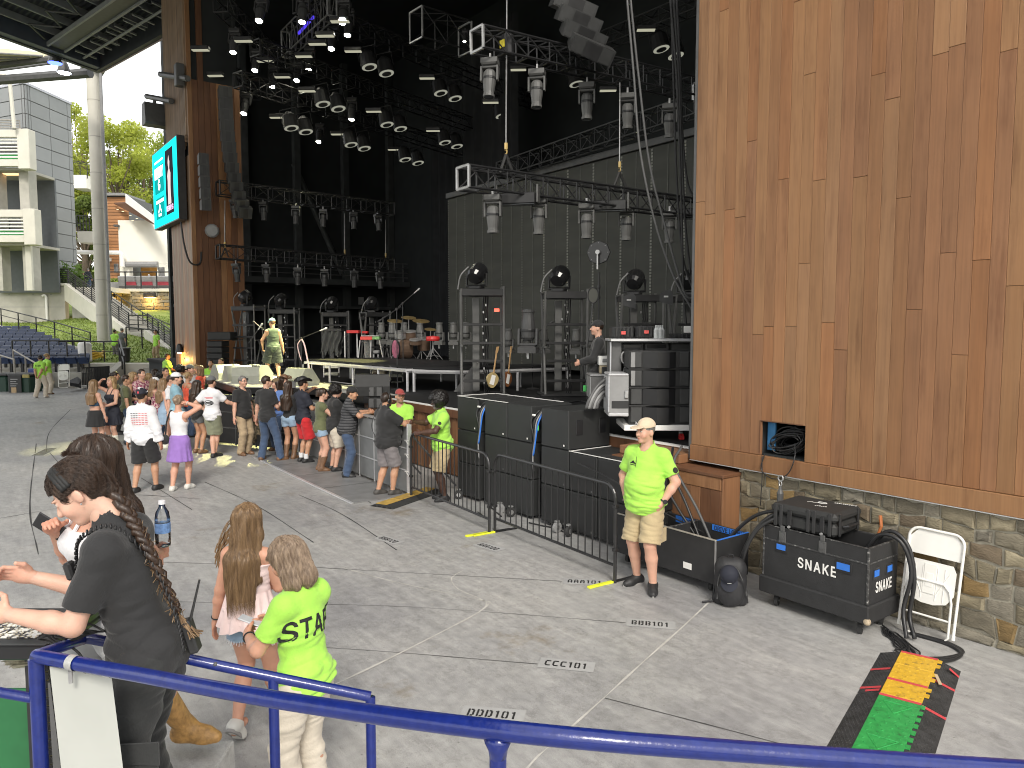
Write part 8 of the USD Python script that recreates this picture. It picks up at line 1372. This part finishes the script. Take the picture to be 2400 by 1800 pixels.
part(o['t'],'lanyard',tube(curve([tp(.06,.10,.47),tp(.03,.17,.40),tp(.02,.20,.36)],8),.0025,4),INK);part(o['t'],'cap_emblem',moved(plate([(-.02,0),(0,.035),(.02,0),(.01,0),(0,.018),(-.01,0)],.002),hd(0,.112,.085),R=o['HR']@np.array([[-1,0,0],[0,.3,.95],[0,.95,-.3]])),WHT)
# ---- the three staff at the barrier and the man in black polo
o=P('man with big dark afro, glasses and lime tee leaning on the black barrier',1040,1172,908,(-.97,-.25),z=0,H=1.78,top=('tee',LIME,.022,-.15),bottom=('shorts',KHAKI,.06,.016),shoes=S_BLK,arms=(((-.20,.40,1.16),(-1,-.4,-.6)),((.1,.46,1.30),(.8,-.6,-.4))),wide=1.2,belly=.4,hair=('afro',dk,H_BK),skin=DARK,beard=(.25,.24,.23),glasses=True,head=(-.1,.1),lean=.08);sleeve_badge(o,-1)
o=P('man in lime tee and red cap standing behind the grey barricade',940,1134,898,(-.1,-1.),H=1.74,top=('tee',LIME,.02,-.14),bottom=('shorts',KHAKI),shoes=S_BLK,arms=('front','front'),wide=1.12,belly=.5,hat=('cap',cloth('cap_red',(.30,.045,.04))),hair=('buzz',gr_,H_GR),skin=TAND,head=(-.5,0),beard=(.3,.22,.18));staff_front(o);sleeve_badge(o,-1)
o=P('man in black polo with headset and grey shorts resting on the barricade end',906,1160,912,(.75,.66),H=1.76,top=('polo',BLK,.018,-.12),bottom=('shorts',GREYS,.05,.014),shoes=mat('shoe_grey',(.06,.055,.05)),arms=(((-.1,.42,1.20),(-1,-.3,-.6)),((.16,.44,1.22),(1,-.2,-.6))),wide=1.2,belly=1.0,hair=('short',dk,H_DK),skin=TAND,head=(-.1,.05),beard=(.05,.035,.025),feet=((-.1,-.1,0,.1),(.1,.06,0,.1)))
part(o['t'],'headset',[tube([o['hd'](.092*math.sin(a),-.01,.03+.112*math.cos(a)) for a in np.linspace(-1.5,1.5,13)],.008,6)]+[moved(lathe([(0,-.015),(.038,-.015),(.042,.01),(.03,.02),(0,.02)],14),o['hd'](s*.088,-.01,-.01),R=o['HR']@frame_to((s,0,0))) for s in(-1,1)],M_BLACKGLOSS);part(o['t'],'radio',cbox(o['tp'](-.23,-.06,.0),(.05,.035,.16),.008),M_BLACK);part(o['t'],'radio_cord',tube(curve([o['tp'](-.22,-.08,.06),o['tp'](-.2,-.15,.3),o['hd'](-.08,-.06,-.05)],12),.005,5),M_BLACK)
# ---- along the barricade
P('man in dark striped polo and jeans with backwards cap leaning on the barricade',812,1118,914,(.95,.25),H=1.74,top=('polo',STRIPE,.018,-.13),bottom=('pants',JEAN,.05,.012),shoes=S_BLK,arms=(((-.16,.45,1.26),(-1,-.2,-.8)),((.14,.46,1.26),(1,-.2,-.8))),lean=.16,wide=1.12,belly=.5,hat=('capback',BLK),hair=('short',dk,H_DK),skin=TAND,head=(.2,0))
P('person with short dark curly hair, black tee and pale shorts at the barricade',782,1104,908,(.8,.55),H=1.72,top=('tee',BLK,.022,-.18),bottom=('shorts',BEIGE,.05,.014),shoes=S_BLK,arms=('lean','lean'),lean=.10,wide=1.1,hair=('curly',dk,H_BK),skin=FAIR)
P('woman in olive ruffled top, denim shorts and brown boots at the barricade',752,1104,905,(.85,.45),H=1.66,top=('cap',OLIVE,.016,-.12),bottom=('short shorts',DENIM,.06,.012),shoes=(S_BRN,'boot'),arms=('lean','lean'),lean=.08,female=True,wide=1.12,hair=('tail',br_,H_BR,.1),skin=FAIR)
o=P('man in dark cowboy hat and red shorts holding up a phone',712,1084,890,(.7,.7),H=1.8,top=('tee',NAVY,.018,-.12),bottom=('shorts',RED,.05,.018),shoes=S_BLK,arms=(((-.16,.32,1.50),(-1,0,-.5)),'phone'),hat=('cowboy',S_BLK),hair=('short',dk,H_DK),skin=TAND)
part(o['t'],'sock',[lathe([(.045,.09),(.05,.2),(.048,.2),(.04,.09)],10,(o['leg'][s][0][1][0],o['leg'][s][0][1][1],0)) for s in(-1,1)],WHT);ph=thing('phone','dark phone held up by the man in the cowboy hat','phone',m=xf(np.array(o['arm'][-1][1])*0+np.array(G(712,1084))+FW*.15+RT*-.22+UP*1.66,R=RB));part(ph,'body',box((-.04,-.006,-.08),(.04,.006,.08),.004),M_BLACKGLOSS);part(ph,'screen',box((-.036,-.008,-.074),(.036,-.0065,.074)),M_DGREY)
P('woman with long dark hair, black long sleeves and denim shorts in brown boots',680,1076,908,(.25,.95),H=1.7,top=('long',BLK,.012,.0),bottom=('short shorts',DENIM,.07,.014),shoes=(S_BRN,'boot'),arms=('front','front'),female=True,hair=('wavy',dk,H_BR,.38),skin=TAND)
P('woman in blue tee and brown cap with long brown hair at the barricade',652,1056,902,(-.5,-.85),H=1.68,top=('tee',BLUET,.022,-.16),bottom=('pants',JEAN),shoes=S_BRN,arms=('phone','front'),female=True,wide=1.06,hat=('cap',BROWNP),hair=('long',br_,H_BR,.26),skin=FAIR,head=(.4,0))
P('woman in brown cowboy hat with long brown hair behind the phone holder',668,1050,896,(.9,-.3),H=1.72,top=('tee',BROWNP),bottom=('pants',JEAN),shoes=S_BRN,arms=('front','front'),female=True,hat=('cowboy',S_BRN),hair=('wavy',br_,H_BR,.3),skin=FAIR)
P('tall man in black tee and blue jeans seen from behind at the tread plate',628,1080,886,(.35,.94),H=1.83,top=('tee',BLK,.018,-.12),bottom=('pants',JEAN,.05,.012),shoes=S_BRN,arms=('down','front'),feet=((-.16,0,0,-.2),(.24,.1,0,.5)),hair=('short',dk,H_BR),skin=FAIR,head=(.6,0),glasses='sun')
P('grey haired man in glasses, black tee and tan trousers at the barricade',572,1066,892,(.75,-.35),H=1.78,top=('tee',BLK,.018,-.12),bottom=('pants',TAN,.05,.014),shoes=S_BRN,arms=('down','down'),belly=.3,wide=1.05,hair=('short',gr_,H_GR),glasses=True,skin=FAIR,head=(.1,0))
o=P('man in white printed tee, grey cap and sage shorts seen from behind',500,1072,893,(.2,.98),H=1.79,top=('tee',WHT,.02,-.12),bottom=('shorts',SAGE,.05,.014),shoes=S_BLK,arms=('hip',((.42,.34,1.12),(.5,-.2,-1))),feet=((.02,-.03,0,-.3),(-.02,.10,0,.5)),hat=('cap',GREYC),hair=('short',br_,H_BR),skin=FAIR)
on_cloth(o,'back_print',lathe([(.098,0),(.11,0),(.11,.001),(.098,.001)],22).apply_transform(np.diag([1,.52,1,1.])),0,.27,False,INK);on_cloth(o,'back_print',moved(rect_mesh(.15,.035),(0,0,0)),0,.27,False,INK);on_cloth(o,'back_lettering',moved(rect_mesh(.2,.012,10,1),(0,0,0),.08),0,.385,False,PR_RED);on_cloth(o,'back_lettering',moved(rect_mesh(.15,.01,10,1),(0,0,0),.05),.02,.365,False,PR_RED)
P('woman with dark hair and black cap in grey shorts beside the woman in lilac skirt',466,1062,908,(.5,.85),H=1.66,top=('tee',BLK,.02),bottom=('short shorts',GREYC,.06,.014),shoes=S_BRN,arms=('head','front'),female=True,hat=('cap',BLK),hair=('wavy',dk,H_BR,.3),skin=TAND)
# ---- the four in front of the crowd
o=P('woman in white tank top and lilac skirt with a blond bun walking away',424,1148,932,(.12,.98),H=1.68,top=('tank',WHT,.010,.05),bottom=('skirt',PURP,.10,.012,.54),shoes=S_WHT,arms=('swing','head'),female=True,wide=1.12,hair=('bun',bl_,H_ASH),skin=(.56,.31,.22),feet=((-.09,-.12,0,-.2),(.09,.1)))
e=o['tp'];part(o['t'],'shoulder_bag',[moved(trimesh.creation.icosphere(2,.1),e(-.22,-.10,.02),R=np.diag([.9,.6,.95])),tube(curve([e(-.22,-.08,.1),e(-.16,-.12,.35),e(-.13,-.02,.55),e(-.14,.1,.42)],14),.016,6)],BLK,True);part(o['t'],'bracelet',tube([o['arm'][1][1]+frame_to(o['arm'][1][1]-o['arm'][1][0])@np.array([.034*math.cos(a),.034*math.sin(a),-.02]) for a in np.linspace(0,6.28,13)[:-1]],.006,5,True),WHT)
o=P('man in white long sleeved flag print shirt, black shorts and navy cap',340,1152,922,(.08,.99),H=1.8,top=('long',WHT,.02,-.12),bottom=('shorts',BLK,.05,.016),shoes=S_BLK,arms=('down','down'),wide=1.12,feet=((-.11,-.12,0,-.1),(.12,.14,0,.15)),hat=('capback',NAVY),hair=('short',dk,H_DK),skin=TAND)
for j in range(7):
 for i in range(6):on_cloth(o,'flag_print',rect_mesh(.038,.011,3,1),-.125+.05*i,.245+.030*j,False,(NAVY if i<3 and j>3 else PR_RED))
part(o['t'],'cap_panel',moved(lathe([(.0,.0),(.085,-.03),(.088,-.028),(.0,.004)],18),o['hd'](.03,-.005,.14),R=o['HR']@rot([0,1,0],.5)),WHT);part(o['t'],'cap_shield',cbox((0,0,0),(.03,.004,.035)).apply_transform(xf(o['hd'](0,-.122,.075),R=o['HR'])),PR_RED)
P('blond woman in blue crop top, black mini skirt and white boots',226,1058,893,(.25,.97),H=1.66,top=('crop',TEALC,.008,.19),bottom=('skirt',BLK,.09,.008,.62),shoes=(S_WB,'boot'),arms=('phone','down'),female=True,hair=('long',bl_,H_DB,.34),skin=FAIR)
o=P('smiling blond woman in navy dress and white boots shading her eyes',268,1050,890,(-.35,-.93),H=1.7,top=('strap',NAVY,.010,-.1),bottom=('dress',NAVY,.1,.012,.58),shoes=(S_WB,'boot'),arms=('front',((.08,.22,1.68),(1,.2,-.2))),female=True,hair=('wavy',bl_,H_BL,.16),skin=FAIR,lipc=(.62,.28,.26))
pu=thing('shoulder_bag','bright pink bag hanging beside the woman in navy dress','bag',PD(256,956,19.4));part(pu,'body',moved(trimesh.creation.icosphere(2,.11),R=np.diag([.8,.5,1.])),mat('bag_pink',(.62,.02,.16),.5),True);part(pu,'strap',tube(curve([(0,0,.1),(.05,.1,.35),(.0,.15,.5)],10),.008,5),mat('bag_pink',(.62,.02,.16)))
# ---- the crowd behind them
crowd=[
('woman with dark tied hair and black top behind the woman in navy dress',268,872,1.68,(.8,.3),dict(top=('tee',BLK),bottom=('pants',BLK),female=True,hair=('bun',dk,H_DK),skin=TAND)),
('woman with long blond hair, black halter and striped trousers in the crowd',311,873,1.72,(.95,.1),dict(top=('tank',BLK,.01),bottom=('pants',VSTR,.1,.02),female=True,wide=1.08,hair=('long',bl_,H_BL,.36),skin=TAND,shoes=S_BLK)),
('man with short brown hair between two blond women in the crowd',330,866,1.8,(.9,-.4),dict(top=('tee',FLOR),bottom=('pants',JEAN),hair=('short',br_,H_BR),skin=FAIR)),
('woman with curly golden hair in a black dress in the crowd',347,876,1.66,(.7,.7),dict(top=('strap',BLK),bottom=('dress',BLK,.1,.01,.5),female=True,hair=('wavy',bl_,H_BL,.2),skin=FAIR)),
('woman in floral top and white visor with blond hair',362,886,1.62,(.8,.5),dict(top=('strap',FLOR,.01,-.1),bottom=('skirt',FLOR,.1,.01,.6),female=True,hat=('cap',WHT),hair=('long',bl_,H_DB,.25),skin=FAIR)),
('blond woman in pale denim dress and white boots in the crowd',383,888,1.66,(.75,.6),dict(top=('strap',DENIM,.01),bottom=('dress',DENIM,.1,.01,.62),shoes=(S_WB,'boot'),female=True,hair=('long',bl_,H_DB,.35),skin=FAIR)),
('young man in sky blue tee, navy shorts and white cap looking right',411,875,1.84,(.85,.4),dict(top=('tee',SKY,.022,-.14),bottom=('shorts',NAVY),hat=('cap',WHT),hair=('short',br_,H_BR),skin=FAIR,shoes=S_WHT)),
('person with brown hair and white tee just behind the sky blue tee',399,880,1.74,(.9,.2),dict(top=('tee',WHT),bottom=('shorts',JEAN),hair=('short',br_,H_BR),skin=FAIR)),
('woman with straight black hair in the middle of the crowd',363,866,1.66,(.6,.8),dict(top=('tank',BLK),bottom=('pants',JEAN),female=True,hair=('long',dk,H_DK,.3),skin=TAND)),
('person with curly black hair and white top in the crowd',379,872,1.66,(.7,.7),dict(top=('tee',WHT),bottom=('pants',JEAN),hair=('curly',dk,H_BK),skin=BRWN)),
('man with buzzed dark hair and yellow lit shoulders in the crowd',387,862,1.82,(.8,-.5),dict(top=('tee',OLIVE),bottom=('pants',JEAN),hair=('buzz',dk,H_DK),skin=TAND)),
('woman with pinned up golden hair near the thrust corner',439,873,1.7,(.6,.8),dict(top=('strap',ORANGE),bottom=('pants',JEAN),female=True,hair=('bun',bl_,H_BL),skin=TAND)),
('woman in orange tee facing sideways at the tip of the thrust',468,858,1.76,(-.9,.1),dict(top=('tee',ORANGE),bottom=('pants',JEAN),female=True,hair=('long',bl_,H_DB,.2),skin=FAIR,arms=('front','front'))),
('blond woman just left of the woman in orange tee',459,856,1.68,(.8,.4),dict(top=('tank',GREYC),bottom=('pants',JEAN),female=True,hair=('long',bl_,H_BL,.3),skin=FAIR)),
('man in grey cap deep in the crowd before the far tower',445,856,1.8,(.9,-.2),dict(top=('tee',WHT),bottom=('pants',JEAN),hat=('cap',GREYC),hair=('short',br_,H_BR),skin=FAIR)),
('person in pale cap beside the grey cap deep in the crowd',434,859,1.74,(.9,.2),dict(top=('tee',GREYC),bottom=('pants',JEAN),hat=('cap',BEIGE),hair=('short',br_,H_BR),skin=FAIR)),
('person with dark hair deepest in the crowd by the platform steps',423,858,1.76,(.7,.6),dict(top=('tee',BLK),bottom=('pants',JEAN),hair=('curly',dk,H_BK),skin=BRWN)),
('person in dark top with short hair at the back of the crowd',293,880,1.7,(.8,.5),dict(top=('tee',OLIVE),bottom=('pants',JEAN),hair=('short',br_,H_BR),skin=TAND)),
]
for i,(lab,x,yh,H,f,k) in enumerate(crowd):PH(lab,x,yh,H,f,arms=k.pop('arms',(('down','front'),('phone','down'),('front','front'),('down','down'))[i%4]),shoes=k.pop('shoes',S_BLK),**k)
# ---- staff further off
STF=dict(top=('tee',LIME,.02,-.12),shoes=S_BLK)
PH('staff man with shaved head in lime tee before the platform steps',391,829,1.8,(.6,.8),**STF,bottom=('pants',BEIGE),skin=BRWN,hair=('buzz',dk,H_DK),arms=('down','front'))
PH('stocky bald staff man in lime tee at the far corner of the thrust',494,844,1.8,(.1,-1),**STF,bottom=('pants',BEIGE),skin=TAND,wide=1.15,beard=(.2,.12,.08),arms=('down','down'),hair=('buzz',dk,H_DK));PH('second shaved staff man in lime tee behind the black wedge',519,840,1.86,(-.3,-1),**STF,bottom=('pants',BEIGE),skin=TAND,arms=('down','down'),hair=('buzz',dk,H_DK))
o=P('staff person with black cap and hands behind back, STAFF on lime tee',98,932,840,(.1,.99),H=1.72,top=('tee',LIME,.022,-.14),bottom=('pants',BEIGE,.05,.02),shoes=S_WHT,arms=('back','back'),wide=1.1,hat=('cap',BLK),hair=('short',dk,H_DK),skin=TAND,res=.015,feet=((-.2,-.1,0,-.2),(.14,.05)),head=(-.6,0));on_cloth(o,'back_lettering',word_mesh('STAFF',.075,.27),0,.36,False,INK)
P('second staff person with fair hair beside the one with black cap',114,924,836,(.5,.85),H=1.74,top=('tee',LIME,.022,-.14),bottom=('pants',BEIGE,.05,.02),shoes=S_BRN,arms=('back','back'),hair=('bun',bl_,H_BL),skin=FAIR,wide=1.08)
P('staff man in lime tee and grey trousers on the platform seen from behind',271,845,776,(.2,.98),z=1.0,H=1.72,top=('tee',LIME,.022),bottom=('pants',GREYS,.05,.02),arms=('front','down'),shoes=S_BLK,hair=('short',dk,H_DK),skin=TAND,wide=1.1)
P('older man in grey shirt and shorts on the platform beside the black barrel',288,843,770,(.3,.95),z=1.0,H=1.8,top=('tee',GREYC),bottom=('shorts',GREYC),arms=('down','down'),shoes=S_BLK,hair=('short',gr_,H_GR),skin=FAIR)
P('staff person in lime tee and tan trousers with hand on hip on the platform',368,848,774,(-.5,-.85),z=1.0,H=1.72,top=('tee',LIME,.018),bottom=('pants',TAN,.05,.016),arms=('down','hip'),shoes=S_BLK,hair=('tail',br_,H_BR),skin=TAND,feet=((-.22,0),(.16,0)))
def far(lab,x,y,v,z,f,H,**k):person(lab,UV(uof(x,v),v,z),V(*f),H,**k)
far('woman with ponytail in coral top and pale blue skirt on the left terrace',23,668,63.2,tz,(.4,-.9),1.72,top=('tank',cloth('coral',(.62,.26,.2))),bottom=('skirt',SKY,.1,.01,.3),female=True,hair=('long',bl_,H_BL,.2),skin=FAIR,arms=('phone','down'),shoes=S_WHT)
far('staff man in lime tee with black pack on the left terrace',118,668,63.4,tz,(.9,.3),1.8,top=('tee',LIME,.03),bottom=('shorts',BEIGE),hair=('buzz',gr_,H_GR),skin=FAIR,wide=1.15,arms=('hip','hip'),shoes=S_WHT);far('dark haired person just behind the staff man on the terrace',127,666,64.6,tz,(.3,.9),1.78,top=('tee',BLK),bottom=('pants',BLK),hair=('short',dk,H_DK),skin=TAND)
far('man in navy shirt with backpack at the top of the stair',209,676,66.5,tz,(.1,1),1.8,top=('long',NAVY,.03),bottom=('pants',JEAN),hair=('short',gr_,H_GR),skin=FAIR,wide=1.1);far('person in white top beside the man in navy shirt',199,678,67.5,tz,(-.4,-.8),1.62,top=('tee',WHT),bottom=('pants',NAVY),hair=('short',br_,H_BR),skin=FAIR)
far('man in navy shirt and white cap waiting at the bar counter',351,670,73.5,TZ2,(0,1),1.84,top=('tee',NAVY,.03),bottom=('shorts',BEIGE),hat=('cap',WHT),hair=('short',br_,H_BR),skin=FAIR,wide=1.15);far('woman in black top sitting high by the bar counter',331,672,73.,TZ2,(.3,.9),1.66,top=('tee',BLK),bottom=('shorts',BEIGE),female=True,hair=('long',bl_,H_BL),skin=FAIR);far('person in red top at the right of the bar counter',369,672,73.4,TZ2,(-.2,.9),1.68,top=('tee',RED),bottom=('shorts',WHT),hair=('short',br_,H_BR),skin=FAIR);far('person in white dress before the bar counter',322,674,74.2,TZ2,(.4,.9),1.66,top=('tee',WHT),bottom=('skirt',WHT,.1,.01,.5),female=True,hair=('long',br_,H_BR),skin=FAIR)
# ---- on the stage
person('performer in sleeveless green shirt, dark shorts and pale cap on the thrust',G(642,890,DZ),V(-.45,.85),1.80,top=('tank',DGREEN,.024,-.14),bottom=('shorts',cloth('dark_green',(.035,.045,.03)),.05,.03),shoes=S_WHT,arms=(((-.26,.16,.92),(-1,-.5,0)),'down'),hat=('cap',SKY),hair=('short',bl_,H_DB),skin=(.58,.36,.2),feet=((-.2,.04,0,-.3),(.13,-.08,0,.2)),head=(-.3,.15),wide=1.06,res=.012)
p=PD(1402,850,12.);person('stage technician in black with a dark beanie behind the rack cases',[p[0],p[1],DZ],V(-.9,.1),1.66,top=('long',BLK),bottom=('pants',BLK),shoes=S_BLK,hat=('beanie',BLK),hair=('buzz',dk,H_DK),skin=FAIR,arms=('front','front'))
# ---- foreground: woman in pink top, woman with STAFF tee, woman in black polo, brunette behind her
pf_=G(545,1748);o=person('girl with long blond hair, pale pink top and frayed denim shorts walking away',pf_+FW*.12+RT*.1,V(.12,1),1.66,top=('strap',PINK,.022,-.03),bottom=('short shorts',DENIM,.05,.014),shoes=S_WHT,arms=('down','front'),female=True,hair=('wavy',bl_,H_DB,.40),skin=(.50,.27,.185),feet=((-.07,-.10,.07,.0,.75),(.09,.26,0,.1)),res=.0065)
tp=o['tp'];n=44;ring=[]
for z,r0,am in((.20,.150,.0),(.10,.172,.010),(.0,.196,.016),(-.075,.215,.020)):ring.append([tp(r0*1.05*math.cos(a),r0*.82*math.sin(a)+.0,z+(.02*math.sin(a*4+1) if z<0 else 0))+o['Tm']@np.array([math.cos(a),math.sin(a),0])*am*math.sin(a*13) for a in np.linspace(0,2*math.pi,n*3)[:-1]])
R_=np.array(ring);m_=R_.shape[1];Vp=R_.reshape(-1,3);Fp=[[i*m_+j,i*m_+(j+1)%m_,(i+1)*m_+(j+1)%m_] for i in range(3) for j in range(m_)]+[[i*m_+j,(i+1)*m_+(j+1)%m_,(i+1)*m_+j] for i in range(3) for j in range(m_)];part(o['t'],'peplum',trimesh.Trimesh(Vp,Fp,process=False),PINK,True)
k=0
for s in(-1,1):
 fr=[]
 for a in np.linspace(0,6.28,46):c=o['leg'][s][0][0]*.38+(o['pel']+[s*.085,0,-.02])*.62;q=c+np.array([.112*math.cos(a),.112*math.sin(a),.0]);fr.append(tube([q,q+np.array([.006*math.cos(a*7),.006*math.sin(a*5),-.035-.012*math.sin(a*9)])],.0022,4))
 part(o['t'],'frayed_hem',fr,WHT)
part(o['t'],'bracelet',tube([o['arm'][-1][1]+frame_to(o['arm'][-1][1]-o['arm'][-1][0])@np.array([.032*math.cos(a),.032*math.sin(a),-.025]) for a in np.linspace(0,6.28,13)[:-1]],.005,5,True),BLK)
r=np.random.default_rng(6)
for k in range(14):a=o['hd'](-.07,-.02,.06-.012*k);part(o['t'],'hair_lock',tube(curve([a,a+np.array([-.06-.03*r.random(),.0,-.07]),a+np.array([-.11-.05*r.random(),-.02,-.16-.05*r.random()]),a+np.array([-.13-.05*r.random(),-.03,-.26])],10),.0045,5),H_DB,True)
D=4.2;u=uof(700,D);ps_=UV(u,D,0);o=person('woman in lime STAFF tee and pale trousers looking at her phone',ps_,V(-.86,.42),1.69,top=('tee',LIME,.014,-.13),bottom=('pants',BEIGE,.07,.014),shoes=S_WHT,arms=(((-.10,.36,1.14),(-.8,-.7,-.5)),((.10,.36,1.16),(.8,-.5,-.6))),female=True,wide=1.06,hair=('bob',(.3,.22,.15),H_ASH,.15),skin=(.52,.29,.20),head=(-.1,.42),lean=.10,res=.006)
on_cloth(o,'back_lettering',word_mesh('STAFF',.115,.40),.0,.26,False,INK);hd,tp=o['hd'],o['tp']
pp=(o['arm'][-1][1]+o['arm'][1][1])/2+np.array([0,.075,.035]);part(o['t'],'phone',moved(box((-.038,-.075,-.005),(.038,.075,.005),.004),pp,R=rot([0,0,1],.4)@rot([1,0,0],.35)),mat('phone_pale',(.5,.52,.55),.3));part(o['t'],'bracelet',tube([o['arm'][-1][1]+frame_to(o['arm'][-1][1]-o['arm'][-1][0])@np.array([.034*math.cos(a),.034*math.sin(a),-.03]) for a in np.linspace(0,6.28,15)[:-1]],.005,5,True),BLK)
zf=.68;D=2.95;ps_=UV(uof(325,D),D,zf)
def loc(ps,f,H,Pw):
 f=f/np.linalg.norm(f);return tuple((np.linalg.inv(xf(ps,math.atan2(f[1],f[0])-math.pi/2,H/1.75))@np.r_[Pw,1])[:3])
o=person('woman in black polo and cargo trousers with a long braid leaning over the bin stand',ps_,V(-.985,-.10),1.74,top=('polo',BLK,.014,-.15),bottom=('pants',cloth('black_cargo',(.02,.021,.021)),.09,.016),shoes=S_BLK,arms=(((-.16,.45,1.15),(-.3,-1,-.7)),((.06,.47,1.22),(.3,-1,-.6))),female=True,wide=1.02,hair=('back',br_,H_BR),skin=(.60,.37,.28),head=(-.10,.42),lean=.27,res=.006,lipc=(.42,.17,.15))
hd,tp=o['hd'],o['tp'];bp_=curve([hd(.02,-.10,-.03),tp(-.03,-.10,.53),tp(-.06,-.135,.42),tp(-.05,-.15,.26),tp(-.04,-.16,.12)],40)
for k in range(3):part(o['t'],'braid_strand',tube([q+o['Tm']@np.array([.020*math.sin(i*.75+k*2.094),.014*math.sin(i*1.5+k*4.19),0])*(1-.4*i/len(bp_)) for i,q in enumerate(bp_)],np.linspace(.017,.010,len(bp_)),7),H_BR,True)
part(o['t'],'braid_wisp',[tube([q,q+r.normal(0,.014,3),q+r.normal(0,.012,3)-[0,0,.03]],.0012,4) for q in bp_ for _ in range(5)],H_DB);part(o['t'],'braid_end',[tube(curve([bp_[-1],bp_[-1]+o['Tm']@np.array([.01*math.cos(k),-.015+.01*math.sin(k*2),-.06]),bp_[-1]+o['Tm']@np.array([.03*math.cos(k*3),-.04+.02*math.sin(k),-.11])],8),.0025,4) for k in range(26)],H_DB,True)
part(o['t'],'headband',[tube([hd(.090*math.sin(a),.012+.013*q-.02*abs(math.sin(a)),.036+(.096-.003*q*q)*math.cos(a)) for a in np.linspace(-1.6,1.6,26)],[.009+.002*((i+q)%2) for i in range(26)],7) for q in(-1,0,1)],INK,True)
co_=curve([tp(-.10,.13,.40),tp(-.13,.06,.53),tp(-.10,-.06,.53),tp(-.07,-.14,.35),tp(-.08,-.165,.12),tp(-.10,-.16,-.02)],220);part(o['t'],'coiled_cord',tube([q+.011*(np.array([0,0,1.])*math.sin(i*1.15)+o['Tm']@np.array([1.,0,0])*math.cos(i*1.15)) for i,q in enumerate(co_)],.0035,5),M_BLACK,True);part(o['t'],'radio_mic',cbox((0,0,0),(.05,.03,.07),.008).apply_transform(xf(tp(-.11,.14,.42),R=o['Tm'])),M_BLACK);part(o['t'],'radio',moved(box((-.03,-.02,-.06),(.03,.02,.08),.008),tp(-.02,-.17,.0),R=o['Tm']),M_BLACK);part(o['t'],'radio_antenna',tube([tp(-.02,-.18,.06),tp(-.02,-.27,.22)],[.006,.004],6),M_BLACK)
part(o['t'],'cargo_pocket',hullm([np.array([-.115-.10-d*.014,y,z]) for d in(0,1) for y,z in((-.09,.64),(.08,.64),(.08,.44),(-.09,.44))]),cloth('black_cargo',(.02,.021,.021)));part(o['t'],'pocket_flap',hullm([np.array([-.115-.115-d*.01,y,z]) for d in(0,1) for y,z in((-.10,.66),(.09,.66),(.09,.59),(-.10,.57))]),cloth('black_cargo',(.02,.021,.021)));part(o['t'],'earring',moved(trimesh.creation.icosphere(1,.004),hd(-.085,-.005,-.045)),M_STEEL)
D=3.45;ps_=UV(uof(205,D),D,zf);fz=V(-.75,-.66);bf=loc(ps_,fz,1.7,UV(uof(424,3.78),3.78,zf));q_=np.array(loc(ps_,fz,1.7,UV(uof(424,3.78),3.78,zf)+RT))-bf;o=person('brunette in white top with phone and water bottle behind the woman in black',ps_,fz,1.70,top=('strap',WHT,.012,-.06),bottom=('shorts',WHT,.06,.014),shoes=(S_TAN,'boot'),arms=((loc(ps_,fz,1.7,PD(368,1290,3.4)),(-1,-.3,-.6)),(loc(ps_,fz,1.7,PD(128,1245,3.4)),(.6,0,-1))),female=True,hair=('long',dk,H_BR,.34),skin=(.50,.27,.19),feet=((bf[0],bf[1],0,math.atan2(q_[0],q_[1])),(.1,.05)),res=.007)
w=o['arm'][-1][1];M_=np.eye(4);f_=fz/np.linalg.norm(fz);rz=math.atan2(f_[1],f_[0])-math.pi/2;wp=(xf(ps_,rz,1.70/1.75)@np.r_[w,1])[:3];bt=thing('water_bottle','clear plastic water bottle with blue label held up behind the braid','bottle',wp+UP*.02+RT*.03);part(bt,'body',lathe([(0,0),(.031,.0),(.033,.01),(.033,.13),(.028,.16),(.014,.185),(.013,.195),(0,.195)],18),usdkit.material(stage,'/World/Looks/clear_pet',{'t':('transparent_bsdf',{'color':(.93,.95,.96)}),'g':('glossy_bsdf',{'roughness':.05}),'f':('fresnel',{'IOR':1.6}),'x':('mix_closure',{})},[('f.fac','x.fac'),('t.BSDF','x.closure1'),('g.BSDF','x.closure2')],surface='x.closure'),True);part(bt,'cap',lathe([(.0145,.196),(.0155,.198),(.0155,.213),(0,.214)],14),WHT);part(bt,'label',lathe([(.0335,.065),(.034,.066),(.034,.11),(.0335,.111)],18),mat('label_blue',(.12,.22,.42),.4,.5,40.))
w=(xf(ps_,rz,1.70/1.75)@np.r_[o['arm'][1][1],1])[:3];ph=thing('phone','dark phone in the hand of the brunette at left','phone',m=xf(w+UP*.02-RT*.02,R=RB@rot([0,1,0],-1.0)));part(ph,'body',box((-.037,-.005,-.075),(.037,.005,.075),.004),M_BLACKGLOSS);part(ph,'screen',box((-.033,.0055,-.07),(.033,.0065,.07)),M_DGREY)
